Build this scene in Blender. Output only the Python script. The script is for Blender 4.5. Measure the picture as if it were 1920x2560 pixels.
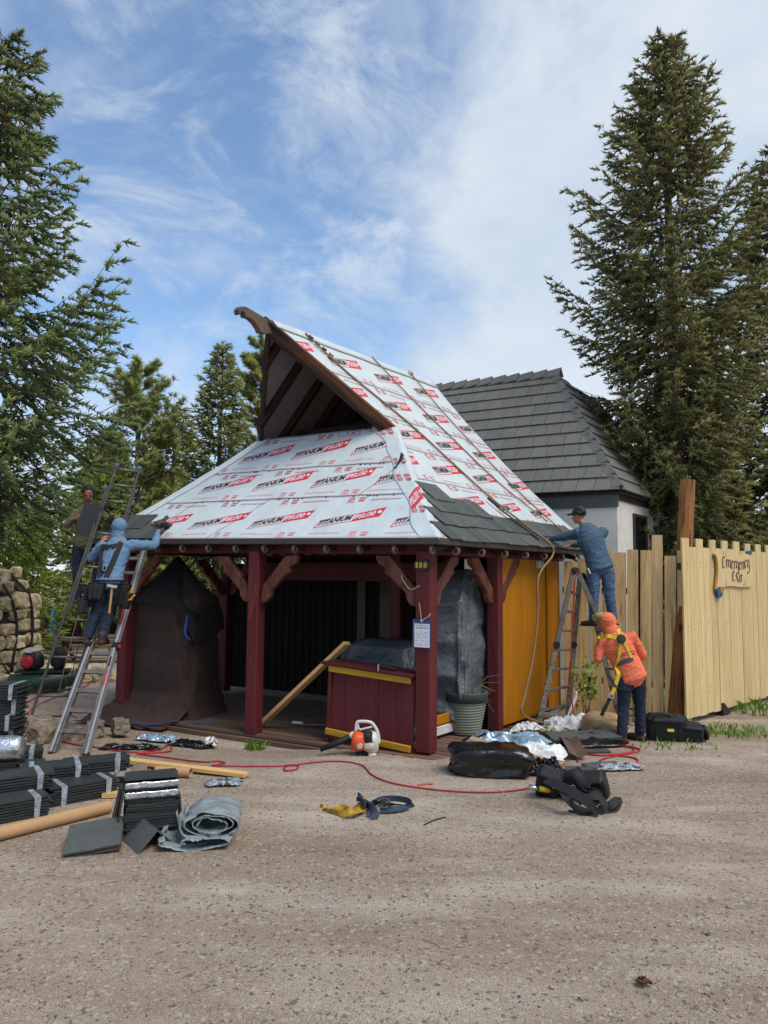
import bpy, bmesh, math, random
import numpy as np
from mathutils import Vector, Matrix, Euler, noise
for _o in list(bpy.data.objects): bpy.data.objects.remove(_o)
SC = bpy.context.scene; COL = SC.collection
R = math.radians; PI = math.pi
rnd = random.Random(7)
# ------------------------------------------------------------------ camera
cam_d = bpy.data.cameras.new('camera'); cam = bpy.data.objects.new('camera', cam_d); COL.objects.link(cam)
SC.camera = cam
cam_d.sensor_fit = 'VERTICAL'; cam_d.sensor_height = 24.0; cam_d.lens = 24.0 * 1800 / 2560
cam_d.clip_start = 0.05; cam_d.clip_end = 2000
PITCH = math.atan(160 / 1800); ROLL = R(0.5)
_f = Vector((0, math.cos(PITCH), math.sin(PITCH))); _r0 = Vector((1, 0, 0)); _u0 = _r0.cross(_f)
_u = _u0 * math.cos(ROLL) - _r0 * math.sin(ROLL); _r = _f.cross(_u)
cam.matrix_world = Matrix(((_r.x, _u.x, -_f.x, 0), (_r.y, _u.y, -_f.y, 0), (_r.z, _u.z, -_f.z, 2.1), (0, 0, 0, 1)))
# ------------------------------------------------------------------ world: blue sky with broken cloud
SUN_EL, SUN_AZ = R(58), R(134)          # azimuth measured from +Y towards +X
W = bpy.data.worlds.new('World'); SC.world = W; W.use_nodes = True
nt = W.node_tree; nt.nodes.clear(); L = nt.links.new
def wn(t, **k):
    n = nt.nodes.new(t)
    for a, b in k.items(): setattr(n, a, b)
    return n
out = wn('ShaderNodeOutputWorld'); bg = wn('ShaderNodeBackground'); bg.inputs[1].default_value = 0.1
sky = wn('ShaderNodeTexSky', sky_type='NISHITA', sun_disc=False, sun_elevation=SUN_EL, sun_rotation=SUN_AZ, altitude=1800, air_density=1.0, dust_density=0.6, ozone_density=1.5)
tc = wn('ShaderNodeTexCoord'); sep = wn('ShaderNodeSeparateXYZ'); L(tc.outputs['Generated'], sep.inputs[0])
def wm(op, a, b=None, c=None, clamp=False):
    n = wn('ShaderNodeMath', operation=op, use_clamp=clamp)
    for i, v in enumerate((a, b, c)):
        if v is None: continue
        if isinstance(v, (int, float)): n.inputs[i].default_value = v
        else: L(v, n.inputs[i])
    return n.outputs[0]
# cloud noise is laid out over the directions of the sky
def wnoise(scale, detail, rough, off=(0, 0, 0), sc=(1, 1, 1), rot=(0, 0, 0), dist=0.0):
    m = wn('ShaderNodeMapping'); L(tc.outputs['Generated'], m.inputs[0])
    m.inputs['Location'].default_value = off; m.inputs['Scale'].default_value = sc; m.inputs['Rotation'].default_value = rot
    n = wn('ShaderNodeTexNoise'); L(m.outputs[0], n.inputs['Vector'])
    n.inputs['Scale'].default_value = scale; n.inputs['Detail'].default_value = detail; n.inputs['Roughness'].default_value = rough; n.inputs['Distortion'].default_value = dist
    return n.outputs['Fac']
def wramp(v, a, b):
    n = wn('ShaderNodeMapRange', interpolation_type='SMOOTHSTEP'); L(v, n.inputs[0]); n.inputs[1].default_value = a; n.inputs[2].default_value = b
    return n.outputs[0]
big = wnoise(2.3, 12, 0.62, (2.3, 0.4, 1.1), (1, 1, 1.5), dist=0.25)
# the cloud bank is denser towards +X and low over the horizon
bank = wm('MULTIPLY', wramp(wm('SUBTRACT', sep.outputs[0], wm('MULTIPLY', sep.outputs[1], -.08)), -0.02, 0.30), 0.30)
low = wm('MULTIPLY', wramp(sep.outputs[2], 0.38, 0.18), 0.24)
cum = wramp(wm('ADD', wm('ADD', big, bank), low), 0.47, 0.82)
wis = wnoise(4.2, 12, 0.66, (1.3, 3.7, 0.2), (1.2, 1.0, 2.2), (0, R(24), 0), 0.5)
wisp = wm('MULTIPLY', wramp(wis, 0.40, 0.70), 0.74)
cov = wm('MAXIMUM', cum, wisp)
haz = wm('MULTIPLY', wramp(sep.outputs[2], 0.40, 0.02), 0.60)
cov = wm('ADD', wm('MAXIMUM', cov, haz), 0.07, clamp=True)
cov = wm('MULTIPLY', cov, 0.92)
shade = wnoise(2.6, 7, 0.55, (8.2, 3.1, 0), (1, 1, 1.6))
cr = wn('ShaderNodeMix', data_type='RGBA'); L(wramp(shade, 0.35, 0.68), cr.inputs[0])
cr.inputs[6].default_value = (4.7, 5.6, 6.7, 1); cr.inputs[7].default_value = (6.5, 7.0, 7.5, 1)
skm = wn('ShaderNodeMix', data_type='RGBA', blend_type='MULTIPLY'); skm.inputs[0].default_value = 1; L(sky.outputs[0], skm.inputs[6]); skm.inputs[7].default_value = (1.55, 1.8, 1.85, 1)
mx = wn('ShaderNodeMix', data_type='RGBA'); L(cov, mx.inputs[0]); L(skm.outputs[2], mx.inputs[6]); L(cr.outputs[2], mx.inputs[7])
L(mx.outputs[2], bg.inputs[0]); L(bg.outputs[0], out.inputs[0])
# ------------------------------------------------------------------ sun behind thin cloud
sd = bpy.data.lights.new('sun', 'SUN'); so = bpy.data.objects.new('sun', sd); COL.objects.link(so)
sd.energy = 2.35; sd.angle = R(30); sd.color = (1.0, 0.95, 0.88)
_sdir = Vector((math.sin(SUN_AZ) * math.cos(SUN_EL), math.cos(SUN_AZ) * math.cos(SUN_EL), math.sin(SUN_EL)))
so.rotation_euler = _sdir.to_track_quat('Z', 'Y').to_euler(); so.location = (0, 0, 30)
SC.view_settings.view_transform = 'Standard'; SC.view_settings.look = 'None'; SC.view_settings.exposure = 0.3; SC.view_settings.gamma = 1.0
SC.view_settings.use_curve_mapping = False
SC.cycles.max_bounces = 6; SC.cycles.diffuse_bounces = 3; SC.cycles.use_denoising = True
# ------------------------------------------------------------------ materials
def srgb(h):
    h = h.lstrip('#'); c = [int(h[i:i + 2], 16) / 255 for i in (0, 2, 4)]
    return tuple(x / 12.92 if x <= .04045 else ((x + .055) / 1.055) ** 2.4 for x in c)
_MC = {}
def mat(name, col, rough=.75, metal=0., var=.25, scale=3., bump=.15, bscale=30., col2=None, edge=(.42, .62), grain=None, gs=(1, 1, 1), rv=.0, spec=.4, detail=6., dist=.01, coat=0.):
    """procedural surface: base colour with two octaves of variation, optional second colour in patches, fine relief.
       grain: direction the pattern is stretched along; rv: brightness change from piece to piece."""
    if name in _MC: return _MC[name]
    m = bpy.data.materials.new(name); m.use_nodes = True; t = m.node_tree; N = t.nodes; K_ = t.links.new
    b = N['Principled BSDF']; b.inputs['Roughness'].default_value = rough; b.inputs['Metallic'].default_value = metal
    b.inputs['Specular IOR Level'].default_value = spec; b.inputs['Coat Weight'].default_value = coat
    if isinstance(col, str): col = srgb(col)
    if isinstance(col2, str): col2 = srgb(col2)
    g = N.new('ShaderNodeNewGeometry'); mp = N.new('ShaderNodeMapping'); K_(g.outputs['Position'], mp.inputs[0])
    if grain is not None:
        mp.vector_type = 'TEXTURE'; q = Vector(grain).normalized().to_track_quat('Z', 'X'); mp.inputs['Rotation'].default_value = q.to_euler()
        mp.inputs['Scale'].default_value = (1, 1, 14)
    oi = N.new('ShaderNodeObjectInfo')
    ad = N.new('ShaderNodeVectorMath'); ad.operation = 'ADD'; K_(mp.outputs[0], ad.inputs[0])
    sc = N.new('ShaderNodeVectorMath'); sc.operation = 'SCALE'; sc.inputs['Scale'].default_value = 13.7 if rv > 0 else 0
    cx = N.new('ShaderNodeCombineXYZ'); K_(oi.outputs['Random'], cx.inputs[0]); K_(oi.outputs['Random'], cx.inputs[1]); K_(cx.outputs[0], sc.inputs[0]); K_(sc.outputs[0], ad.inputs[1])
    n1 = N.new('ShaderNodeTexNoise'); K_(ad.outputs[0], n1.inputs['Vector']); n1.inputs['Scale'].default_value = scale; n1.inputs['Detail'].default_value = detail; n1.inputs['Roughness'].default_value = .62
    n2 = N.new('ShaderNodeTexNoise'); K_(ad.outputs[0], n2.inputs['Vector']); n2.inputs['Scale'].default_value = bscale; n2.inputs['Detail'].default_value = 4
    mr = N.new('ShaderNodeMapRange'); K_(n1.outputs['Fac'], mr.inputs[0]); mr.inputs[1].default_value = .28; mr.inputs[2].default_value = .72; mr.inputs[3].default_value = 1 - var; mr.inputs[4].default_value = 1 + var
    mr2 = N.new('ShaderNodeMapRange'); K_(n2.outputs['Fac'], mr2.inputs[0]); mr2.inputs[1].default_value = .3; mr2.inputs[2].default_value = .7; mr2.inputs[3].default_value = 1 - var * .6; mr2.inputs[4].default_value = 1 + var * .6
    mu = N.new('ShaderNodeMath'); mu.operation = 'MULTIPLY'; K_(mr.outputs[0], mu.inputs[0]); K_(mr2.outputs[0], mu.inputs[1])
    val = mu.outputs[0]
    if rv > 0:
        mo = N.new('ShaderNodeMapRange'); K_(oi.outputs['Random'], mo.inputs[0]); mo.inputs[3].default_value = 1 - rv; mo.inputs[4].default_value = 1 + rv
        m3 = N.new('ShaderNodeMath'); m3.operation = 'MULTIPLY'; K_(val, m3.inputs[0]); K_(mo.outputs[0], m3.inputs[1]); val = m3.outputs[0]
    base = N.new('ShaderNodeRGB'); base.outputs[0].default_value = (*col, 1); src = base.outputs[0]
    if col2 is not None:
        n3 = N.new('ShaderNodeTexNoise'); K_(ad.outputs[0], n3.inputs['Vector']); n3.inputs['Scale'].default_value = scale * 1.7; n3.inputs['Detail'].default_value = 8; n3.inputs['Roughness'].default_value = .65
        e = N.new('ShaderNodeMapRange'); K_(n3.outputs['Fac'], e.inputs[0]); e.inputs[1].default_value = edge[0]; e.inputs[2].default_value = edge[1]
        mxx = N.new('ShaderNodeMix'); mxx.data_type = 'RGBA'; K_(e.outputs[0], mxx.inputs[0]); mxx.inputs[6].default_value = (*col, 1); mxx.inputs[7].default_value = (*col2, 1); src = mxx.outputs[2]
    vm = N.new('ShaderNodeVectorMath'); vm.operation = 'SCALE'; K_(src, vm.inputs[0]); K_(val, vm.inputs['Scale']); K_(vm.outputs[0], b.inputs['Base Color'])
    if bump:
        bp = N.new('ShaderNodeBump'); bp.inputs['Strength'].default_value = bump; bp.inputs['Distance'].default_value = dist; K_(n2.outputs['Fac'], bp.inputs['Height']); K_(bp.outputs[0], b.inputs['Normal'])
    _MC[name] = m
    return m
# ------------------------------------------------------------------ mesh building
WORLD = {}                       # world origin of every object made here
def _wl(o): return WORLD.get(o.name, Vector((0, 0, 0)))
def _attach(o, parent):
    COL.objects.link(o)
    if parent is not None:
        o.parent = parent; o.matrix_parent_inverse = Matrix.Translation(-_wl(parent))
def tag(o, label=None, cat=None, group=None, kind=None):
    if label: o['label'] = label
    if cat: o['category'] = cat
    if group: o['group'] = group
    if kind: o['kind'] = kind
    return o
def thing(name, label, cat, loc=(0, 0, 0), group=None):
    o = bpy.data.objects.new(name, None); o.empty_display_size = .1; o.location = loc; COL.objects.link(o)
    WORLD[o.name] = Vector(loc); return tag(o, label, cat, group)
def mesh_obj(name, verts, faces, m=None, parent=None, smooth=False, origin=None, mats=None, midx=None):
    v = np.asarray(verts, dtype=np.float32).reshape(-1, 3)
    o0 = Vector(origin) if origin is not None else Vector([float(x) for x in (v.min(0) + v.max(0)) / 2])
    me = bpy.data.meshes.new(name); vv = v - np.array(o0, dtype=np.float32)
    if isinstance(faces, np.ndarray):
        nf, k = faces.shape
        me.vertices.add(len(vv)); me.vertices.foreach_set('co', vv.ravel()); me.loops.add(nf * k); me.loops.foreach_set('vertex_index', faces.ravel().astype(np.int32))
        me.polygons.add(nf); me.polygons.foreach_set('loop_start', np.arange(0, nf * k, k, dtype=np.int32)); me.polygons.foreach_set('loop_total', np.full(nf, k, dtype=np.int32)); me.update(calc_edges=True)
    else:
        me.from_pydata([tuple(x) for x in vv], [], faces); me.update()
    for mm in (mats or ([m] if m else [])): me.materials.append(mm)
    if midx is not None: me.polygons.foreach_set('material_index', np.asarray(midx, dtype=np.int32))
    if smooth: me.polygons.foreach_set('use_smooth', np.ones(len(me.polygons), dtype=bool))
    o = bpy.data.objects.new(name, me); o.location = o0; WORLD[o.name] = o0; _attach(o, parent)
    return o
class MB:
    """collects shapes in world coordinates (through self.T) and links them as one mesh object"""
    def __init__(s, T=None): s.v = []; s.f = []; s.T = T or Matrix.Identity(4); s.mi = []; s.m = 0
    def add(s, vs, fs):
        n = len(s.v); s.v += [tuple(s.T @ Vector(x)) for x in vs]; s.f += [tuple(i + n for i in f) for f in fs]; s.mi += [s.m] * len(fs); return s
    def box(s, c, d, rot=None):
        x, y, z = (k / 2 for k in d); M_ = (rot.to_matrix() if isinstance(rot, Euler) else rot) if rot is not None else Matrix.Identity(3); c = Vector(c)
        vs = [c + M_ @ Vector((i * x, j * y, k * z)) for k in (-1, 1) for j in (-1, 1) for i in (-1, 1)]
        return s.add(vs, [(0, 2, 3, 1), (4, 5, 7, 6), (0, 1, 5, 4), (2, 6, 7, 3), (0, 4, 6, 2), (1, 3, 7, 5)])
    def beam(s, a, b, w, h, up=(0, 0, 1), j=0.):
        a, b = Vector(a), Vector(b); d = (b - a).normalized(); sd_ = d.cross(Vector(up))
        if sd_.length < 1e-4: sd_ = d.cross(Vector((0, 1, 0)))
        sd_.normalize(); u_ = sd_.cross(d); vs = []
        for p in (a, b):
            for (i, k) in ((-1, -1), (1, -1), (1, 1), (-1, 1)): vs.append(p + sd_ * (i * w / 2 + rnd.uniform(-j, j)) + u_ * (k * h / 2 + rnd.uniform(-j, j)))
        return s.add(vs, [(3, 2, 1, 0), (4, 5, 6, 7), (0, 1, 5, 4), (1, 2, 6, 5), (2, 3, 7, 6), (3, 0, 4, 7)])
    def tube(s, pts, r, n=8, cap=True, up=(0, 0, 1), flat=1.):
        pts = [Vector(p) for p in pts]; rs = r if isinstance(r, (list, tuple)) else [r] * len(pts); rings = []; prev = None
        for i, p in enumerate(pts):
            d = (pts[min(i + 1, len(pts) - 1)] - pts[max(i - 1, 0)]); d = d.normalized() if d.length > 1e-9 else Vector((0, 0, 1))
            if prev is None:
                a = d.cross(Vector(up)); a = a if a.length > 1e-3 else d.cross(Vector((0, 1, 0)))
            else: a = prev - d * prev.dot(d); a = a if a.length > 1e-5 else d.cross(Vector((0, 1, 0)))
            a.normalize(); prev = a; b = d.cross(a)
            rings.append([p + a * (rs[i] * math.cos(2 * PI * k / n)) + b * (rs[i] * flat * math.sin(2 * PI * k / n)) for k in range(n)])
        vs = [x for g in rings for x in g]; fs = []
        for i in range(len(pts) - 1):
            for k in range(n): fs.append((i * n + k, i * n + (k + 1) % n, (i + 1) * n + (k + 1) % n, (i + 1) * n + k))
        if cap: fs.append(tuple(reversed(range(n)))); fs.append(tuple((len(pts) - 1) * n + k for k in range(n)))
        return s.add(vs, fs)
    def lathe(s, prof, n=16, c=(0, 0, 0), caps=True):
        c = Vector(c); vs = [c + Vector((r_ * math.cos(2 * PI * k / n), r_ * math.sin(2 * PI * k / n), z)) for (r_, z) in prof for k in range(n)]; fs = []
        for i in range(len(prof) - 1):
            for k in range(n): fs.append((i * n + k, i * n + (k + 1) % n, (i + 1) * n + (k + 1) % n, (i + 1) * n + k))
        if caps: fs.append(tuple(reversed(range(n)))); fs.append(tuple((len(prof) - 1) * n + k for k in range(n)))
        return s.add(vs, fs)
    def prism(s, poly, a, b):
        """poly: list of 3-D points (planar), extruded by the vector b-a"""
        d = Vector(b) - Vector(a); n = len(poly); vs = [Vector(p) for p in poly] + [Vector(p) + d for p in poly]
        return s.add(vs, [tuple(reversed(range(n))), tuple(range(n, 2 * n))] + [(i, (i + 1) % n, n + (i + 1) % n, n + i) for i in range(n)])
    def grid(s, P_, nu, nv, closed=False):
        vs = [P_(i / (nu - 1), k / (nv - 1)) for k in range(nv) for i in range(nu)]
        fs = [(k * nu + i, k * nu + i + 1, (k + 1) * nu + i + 1, (k + 1) * nu + i) for k in range(nv - 1) for i in range(nu - 1)]
        if closed: fs += [(k * nu + nu - 1, k * nu, (k + 1) * nu, (k + 1) * nu + nu - 1) for k in range(nv - 1)]
        return s.add(vs, fs)
    def slab(s, P_, nu, nv, th):
        """a sheet with thickness th (offset along its normal)"""
        eps = 1e-3; vs = []; 
        for k in range(nv):
            for i in range(nu): vs.append(Vector(P_(i / (nu - 1), k / (nv - 1))))
        nrm = []
        for k in range(nv):
            for i in range(nu):
                du = vs[k * nu + min(i + 1, nu - 1)] - vs[k * nu + max(i - 1, 0)]; dv = vs[min(k + 1, nv - 1) * nu + i] - vs[max(k - 1, 0) * nu + i]
                c = du.cross(dv); nrm.append(c.normalized() if c.length > 1e-12 else Vector((0, 0, 1)))
        N0 = nu * nv; vs2 = vs + [v - n_ * th for v, n_ in zip(vs, nrm)]; fs = []
        for k in range(nv - 1):
            for i in range(nu - 1):
                a, b, c, d = k * nu + i, k * nu + i + 1, (k + 1) * nu + i + 1, (k + 1) * nu + i
                fs.append((a, b, c, d)); fs.append((N0 + d, N0 + c, N0 + b, N0 + a))
        ring = [i for i in range(nu)] + [k * nu + nu - 1 for k in range(1, nv)] + [(nv - 1) * nu + i for i in range(nu - 2, -1, -1)] + [k * nu for k in range(nv - 2, 0, -1)]
        for a, b in zip(ring, ring[1:] + ring[:1]): fs.append((b, a, N0 + a, N0 + b))
        return s.add(vs2, fs)
    def obj(s, name, m=None, parent=None, smooth=False, bevel=0., origin=None, label=None, kind=None, mats=None, seg=1):
        o = mesh_obj(name, s.v, s.f, m, parent, smooth, origin, mats, s.mi if mats else None)
        if bevel:
            bm = bmesh.new(); bm.from_mesh(o.data); bmesh.ops.bevel(bm, geom=list(bm.edges), offset=bevel, segments=seg, profile=.5, affect='EDGES', clamp_overlap=True); bm.to_mesh(o.data); bm.free()
        if label: o['label'] = label
        if kind: o['kind'] = kind
        return o
def fbm(x, y, z, o=4):
    return noise.fractal(Vector((x, y, z)), 1.0, 2.0, o)
def sm(x, a, b):
    t = min(1, max(0, (x - a) / (b - a))); return t * t * (3 - 2 * t)
def frame(o, xdir, up=(0, 0, 1)):
    x = Vector(xdir).normalized(); z = Vector(up); y = z.cross(x).normalized(); z = x.cross(y)
    return Matrix(((x.x, y.x, z.x, o[0]), (x.y, y.y, z.y, o[1]), (x.z, y.z, z.z, o[2]), (0, 0, 0, 1)))
# ------------------------------------------------------------------ booth frame: p runs along the front to the back left, q along the side to the back right
AU, AV = .5, .66
C0 = Vector((.645, 8.5)); UU = Vector((-math.cos(AU), math.sin(AU))); VV = Vector((math.sin(AV), math.cos(AV)))
def K(p, q, z): a = C0 + UU * p + VV * q; return Vector((a.x, a.y, z))
_det = UU.x * VV.y - VV.x * UU.y
def Kinv(x, y):
    dx, dy = x - C0.x, y - C0.y; return ((dx * VV.y - dy * VV.x) / _det, (UU.x * dy - UU.y * dx) / _det)
U3 = Vector((UU.x, UU.y, 0)); V3 = Vector((VV.x, VV.y, 0))
NF = Vector((UU.y, -UU.x, 0)) * -1    # outward normal of the front
if NF.dot(Vector((0, -1, 0))) < 0: NF = -NF
NR = Vector((VV.y, -VV.x, 0))         # outward normal of the right side
def gh(x, y):
    p, q = Kinv(x, y)
    d = -.12 * sm(p, .8, 2.2) * (1 - sm(p, 5.6, 7.)) * math.exp(-((q + .25) / .85) ** 2)
    d = min(d, -.17 * sm(p, -.02, .3) * (1 - sm(p, 5.5, 5.75)) * sm(q, -.05, .25) * (1 - sm(q, 3.15, 3.5)))
    return d + .018 * fbm(x * .35, y * .35, 3.1, 3) * sm(y, 2, 5)
# ================================================================== ground
gm = bpy.data.materials.new('gravel'); gm.use_nodes = True
def _gravel():
    t = gm.node_tree; N = t.nodes; K_ = t.links.new; b = N['Principled BSDF']; b.inputs['Roughness'].default_value = .95; b.inputs['Specular IOR Level'].default_value = .15
    g = N.new('ShaderNodeNewGeometry')
    def nz(s, d=5, r=.6, ty='ShaderNodeTexNoise'):
        n = N.new(ty); K_(g.outputs['Position'], n.inputs['Vector']); n.inputs['Scale'].default_value = s
        if ty == 'ShaderNodeTexNoise': n.inputs['Detail'].default_value = d; n.inputs['Roughness'].default_value = r
        return n
    def mix(f, a, c, ty='MIX'):
        m = N.new('ShaderNodeMix'); m.data_type = 'RGBA'; m.blend_type = ty
        for s, v in ((0, f), (6, a), (7, c)):
            if isinstance(v, tuple): m.inputs[s].default_value = (*v, 1)
            elif isinstance(v, float): m.inputs[s].default_value = v
            else: K_(v, m.inputs[s])
        return m.outputs[2]
    def rng(v, a, c, lo=0., hi=1.):
        m = N.new('ShaderNodeMapRange'); K_(v, m.inputs[0]); m.inputs[1].default_value = a; m.inputs[2].default_value = c; m.inputs[3].default_value = lo; m.inputs[4].default_value = hi; return m.outputs[0]
    vo = nz(165, ty='ShaderNodeTexVoronoi'); vo.feature = 'F1'; vo2 = nz(48, ty='ShaderNodeTexVoronoi')
    sp = N.new('ShaderNodeSeparateColor'); K_(vo.outputs['Color'], sp.inputs[0]); sp2 = N.new('ShaderNodeSeparateColor'); K_(vo2.outputs['Color'], sp2.inputs[0])
    pale = (.75, .645, .53); brown = (.345, .262, .192); grey = (.52, .435, .352); dark = (.15, .12, .10)
    c = mix(rng(nz(.55, 6, .6).outputs['Fac'], .40, .66), grey, pale)
    mp = N.new('ShaderNodeMapping'); K_(g.outputs['Position'], mp.inputs[0]); mp.inputs['Scale'].default_value = (.28, 1.1, 1); mp.inputs['Rotation'].default_value = (0, 0, R(-12))
    st = N.new('ShaderNodeTexNoise'); K_(mp.outputs[0], st.inputs['Vector']); st.inputs['Scale'].default_value = .9; st.inputs['Detail'].default_value = 7; st.inputs['Roughness'].default_value = .66
    c = mix(rng(st.outputs['Fac'], .40, .62, 0., 1.), c, brown)
    big_ = N.new('ShaderNodeMapping'); K_(g.outputs['Position'], big_.inputs[0]); big_.inputs['Scale'].default_value = (.16, .42, 1); big_.inputs['Rotation'].default_value = (0, 0, R(16)); bn = N.new('ShaderNodeTexNoise'); K_(big_.outputs[0], bn.inputs['Vector']); bn.inputs['Scale'].default_value = 1.6; bn.inputs['Detail'].default_value = 5
    c = mix(rng(bn.outputs['Fac'], .48, .64, 0., .7), c, (.43, .335, .248))
    # tyre tracks: pairs of compacted bands
    tm = N.new('ShaderNodeMapping'); K_(g.outputs['Position'], tm.inputs[0]); tm.inputs['Rotation'].default_value = (0, 0, R(14)); wv_ = N.new('ShaderNodeTexWave'); wv_.wave_type = 'BANDS'; wv_.bands_direction = 'Y'; K_(tm.outputs[0], wv_.inputs['Vector']); wv_.inputs['Scale'].default_value = .42; wv_.inputs['Distortion'].default_value = 2.2; wv_.inputs['Detail'].default_value = 3; wv_.inputs['Detail Scale'].default_value = .5
    c = mix(rng(wv_.outputs['Fac'], .70, .97, 0., .38), c, (.40, .31, .228))
    # single stones
    c = mix(rng(sp.outputs[0], .0, 1., .0, .5), c, mix(rng(sp.outputs[1], .3, .7), dark, pale), 'OVERLAY')
    c = mix(rng(sp.outputs[2], .93, .96, 0., .6), c, dark); c = mix(rng(sp2.outputs[0], .90, .92, 0., .6), c, (.62, .56, .50)); c = mix(rng(sp2.outputs[1], .93, .95, 0., .7), c, dark)
    gap = rng(vo.outputs['Distance'], .4, .85, 0., .30)
    c = mix(gap, c, (.09, .07, .055), 'MIX')
    fine = rng(nz(160, 3, .7).outputs['Fac'], .3, .7, .82, 1.18)
    vm = N.new('ShaderNodeVectorMath'); vm.operation = 'SCALE'; K_(c, vm.inputs[0]); K_(fine, vm.inputs['Scale']); K_(vm.outputs[0], b.inputs['Base Color'])
    bp = N.new('ShaderNodeBump'); bp.inputs['Strength'].default_value = .9; bp.inputs['Distance'].default_value = .012; bp.invert = True; K_(vo.outputs['Distance'], bp.inputs['Height'])
    bp2 = N.new('ShaderNodeBump'); bp2.inputs['Strength'].default_value = .35; bp2.inputs['Distance'].default_value = .05; K_(nz(9, 6, .65).outputs['Fac'], bp2.inputs['Height']); K_(bp.outputs[0], bp2.inputs['Normal']); K_(bp2.outputs[0], b.inputs['Normal'])
_gravel()
def _ground():
    # one sheet to the horizon, fine near the booth
    xs = np.unique(np.concatenate([np.linspace(-400, -20, 12), np.linspace(-20, -6, 15), np.linspace(-6, 6, 121), np.linspace(6, 20, 15), np.linspace(20, 400, 12)]))
    ys = np.unique(np.concatenate([np.linspace(-60, 0, 8), np.linspace(0, 14, 141), np.linspace(14, 40, 20), np.linspace(40, 700, 14)]))
    vs = [(x, y, gh(x, y) if abs(x) < 20 and 0 < y < 30 else 0.) for y in ys for x in xs]; n = len(xs)
    fs = [(j * n + i, j * n + i + 1, (j + 1) * n + i + 1, (j + 1) * n + i) for j in range(len(ys) - 1) for i in range(n - 1)]
    o = mesh_obj('ground', vs, fs, gm, smooth=True, origin=(0, 0, 0)); tag(o, kind='structure')
_ground()
def _pebbles():
    # loose stones lying on the gravel, too many to count
    base = np.array([(1, 0, 0), (-1, 0, 0), (0, 1, 0), (0, -1, 0), (0, 0, 1), (0, 0, -1)], float); ft = np.array([(0, 2, 4), (2, 1, 4), (1, 3, 4), (3, 0, 4), (2, 0, 5), (1, 2, 5), (3, 1, 5), (0, 3, 5)])
    rs = np.random.RandomState(3); n = 10000; y = 3.2 + 8.5 * rs.rand(n) ** 1.5; x = (rs.rand(n) - .5) * 2 * (y * .62 + .3); s = .0028 + .0075 * rs.rand(n) ** 3
    big = rs.rand(n) > .988; s[big] *= 2.0
    V = base[None] * (s[:, None, None] * (.6 + .8 * rs.rand(n, 6, 1))) * np.array([1, 1, .65])
    a = rs.rand(n) * 6.28; ca, sa = np.cos(a), np.sin(a); X = V[..., 0] * ca[:, None] - V[..., 1] * sa[:, None]; Y = V[..., 0] * sa[:, None] + V[..., 1] * ca[:, None]
    z = np.array([gh(float(i), float(j)) for i, j in zip(x, y)])
    P_ = np.stack([X + x[:, None], Y + y[:, None], V[..., 2] + (z + s * .35)[:, None]], -1).reshape(-1, 3)
    Fc = (ft[None] + 6 * np.arange(n)[:, None, None]).reshape(-1, 3)
    mi = np.repeat(rs.choice(4, n, p=[.3, .25, .17, .28]), 8)
    ms = [mat('stone_tan', (.36, .29, .235), .95), mat('stone_grey', (.27, .235, .21), .95), mat('stone_dark', (.10, .085, .08), .95), mat('stone_brown', (.27, .20, .155), .95)]
    o = mesh_obj('gravel', P_, Fc, None, None, True, mats=ms, midx=mi); tag(o, 'loose small gravel stones strewn over the dirt lane', 'gravel', kind='stuff')
_pebbles()
# ================================================================== the timber booth
def zf(p, q): return 2.543 + .0875 * (p / 6.03) * (1 - q / 1.9) + .85 * q + .065 * q * q
def zr(p): return 2.543 + .85 * p + .065 * p * p
APEX = (3.21, .63); ZA = zr(3.21); QB = 5.05
def qedge(p): return p if p <= 1.9 else 1.9 - (p - 1.9) / 1.31 * 1.27
def zl(p):
    if p > 4.51: return zf(p, (6.03 - p) / .8)
    return zf(4.51, 1.9) + (4.51 - p) / 1.3 * (ZA - zf(4.51, 1.9))
def qedgeL(p): return (6.03 - p) / .8 if p > 4.51 else 1.9 - (4.51 - p) / 1.3 * 1.27
def wr(a, b, seed=0): return .006 * noise.noise(Vector((a * 1.6, b * 4.0, seed))) + .007 * noise.noise(Vector((a * 3.2 + b * 2, b * 2.5 - a, seed + 5))) + .004 * max(0, 1 - 9 * abs(noise.noise(Vector((a * 2.2 + 3, b * 1.1 + a * .6, seed + 8)))))
NFR = (Vector((0, 0, 1)) * 1.0 + NF * .95).normalized(); NRI = (Vector((0, 0, 1)) + NR * 1.0).normalized()
def front(p, q, h=0, wrk=True): return K(p, q, zf(p, q)) + NFR * (h + (wr(p, q) if wrk else 0))
def right(p, q, h=0, wrk=True): return K(p, q, zr(p)) + NRI * (h + (wr(q, p, 9) if wrk else 0))
m_maroon = mat('maroon_paint', '#57191d', .65, var=.26, scale=5, bump=.5, bscale=30, grain=(0, 0, 1), rv=.1, col2='#6b2f30', edge=(.58, .74))
m_maroonh = mat('maroon_paint_beam', '#4d161a', .65, var=.26, scale=4, bump=.25, bscale=24, grain=U3, rv=.08)
m_brace = mat('brace_wood', '#6a3f2c', .65, var=.3, scale=5, bump=.35, bscale=22, grain=(.5, .3, 1), col2='#4b1f1c')
m_dark = mat('old_dark_timber', '#33201a', .8, var=.3, scale=4, bump=.3, bscale=25, rv=.15)
m_rake = mat('weathered_rake_timber', '#6b4025', .7, var=.5, scale=3.5, bump=.6, bscale=16, grain=K(1.9, 1.9, 0) - K(3.21, .63, 1.55), col2='#1e140f', edge=(.36, .54))
m_ply = mat('grey_painted_sheathing', '#736d6b', .8, var=.12, scale=2, bump=.1)
m_deck = mat('deck_board', '#6d5140', .75, var=.3, scale=5, bump=.35, bscale=26, grain=U3, rv=.18, col2='#514238', edge=(.4, .7))
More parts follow.
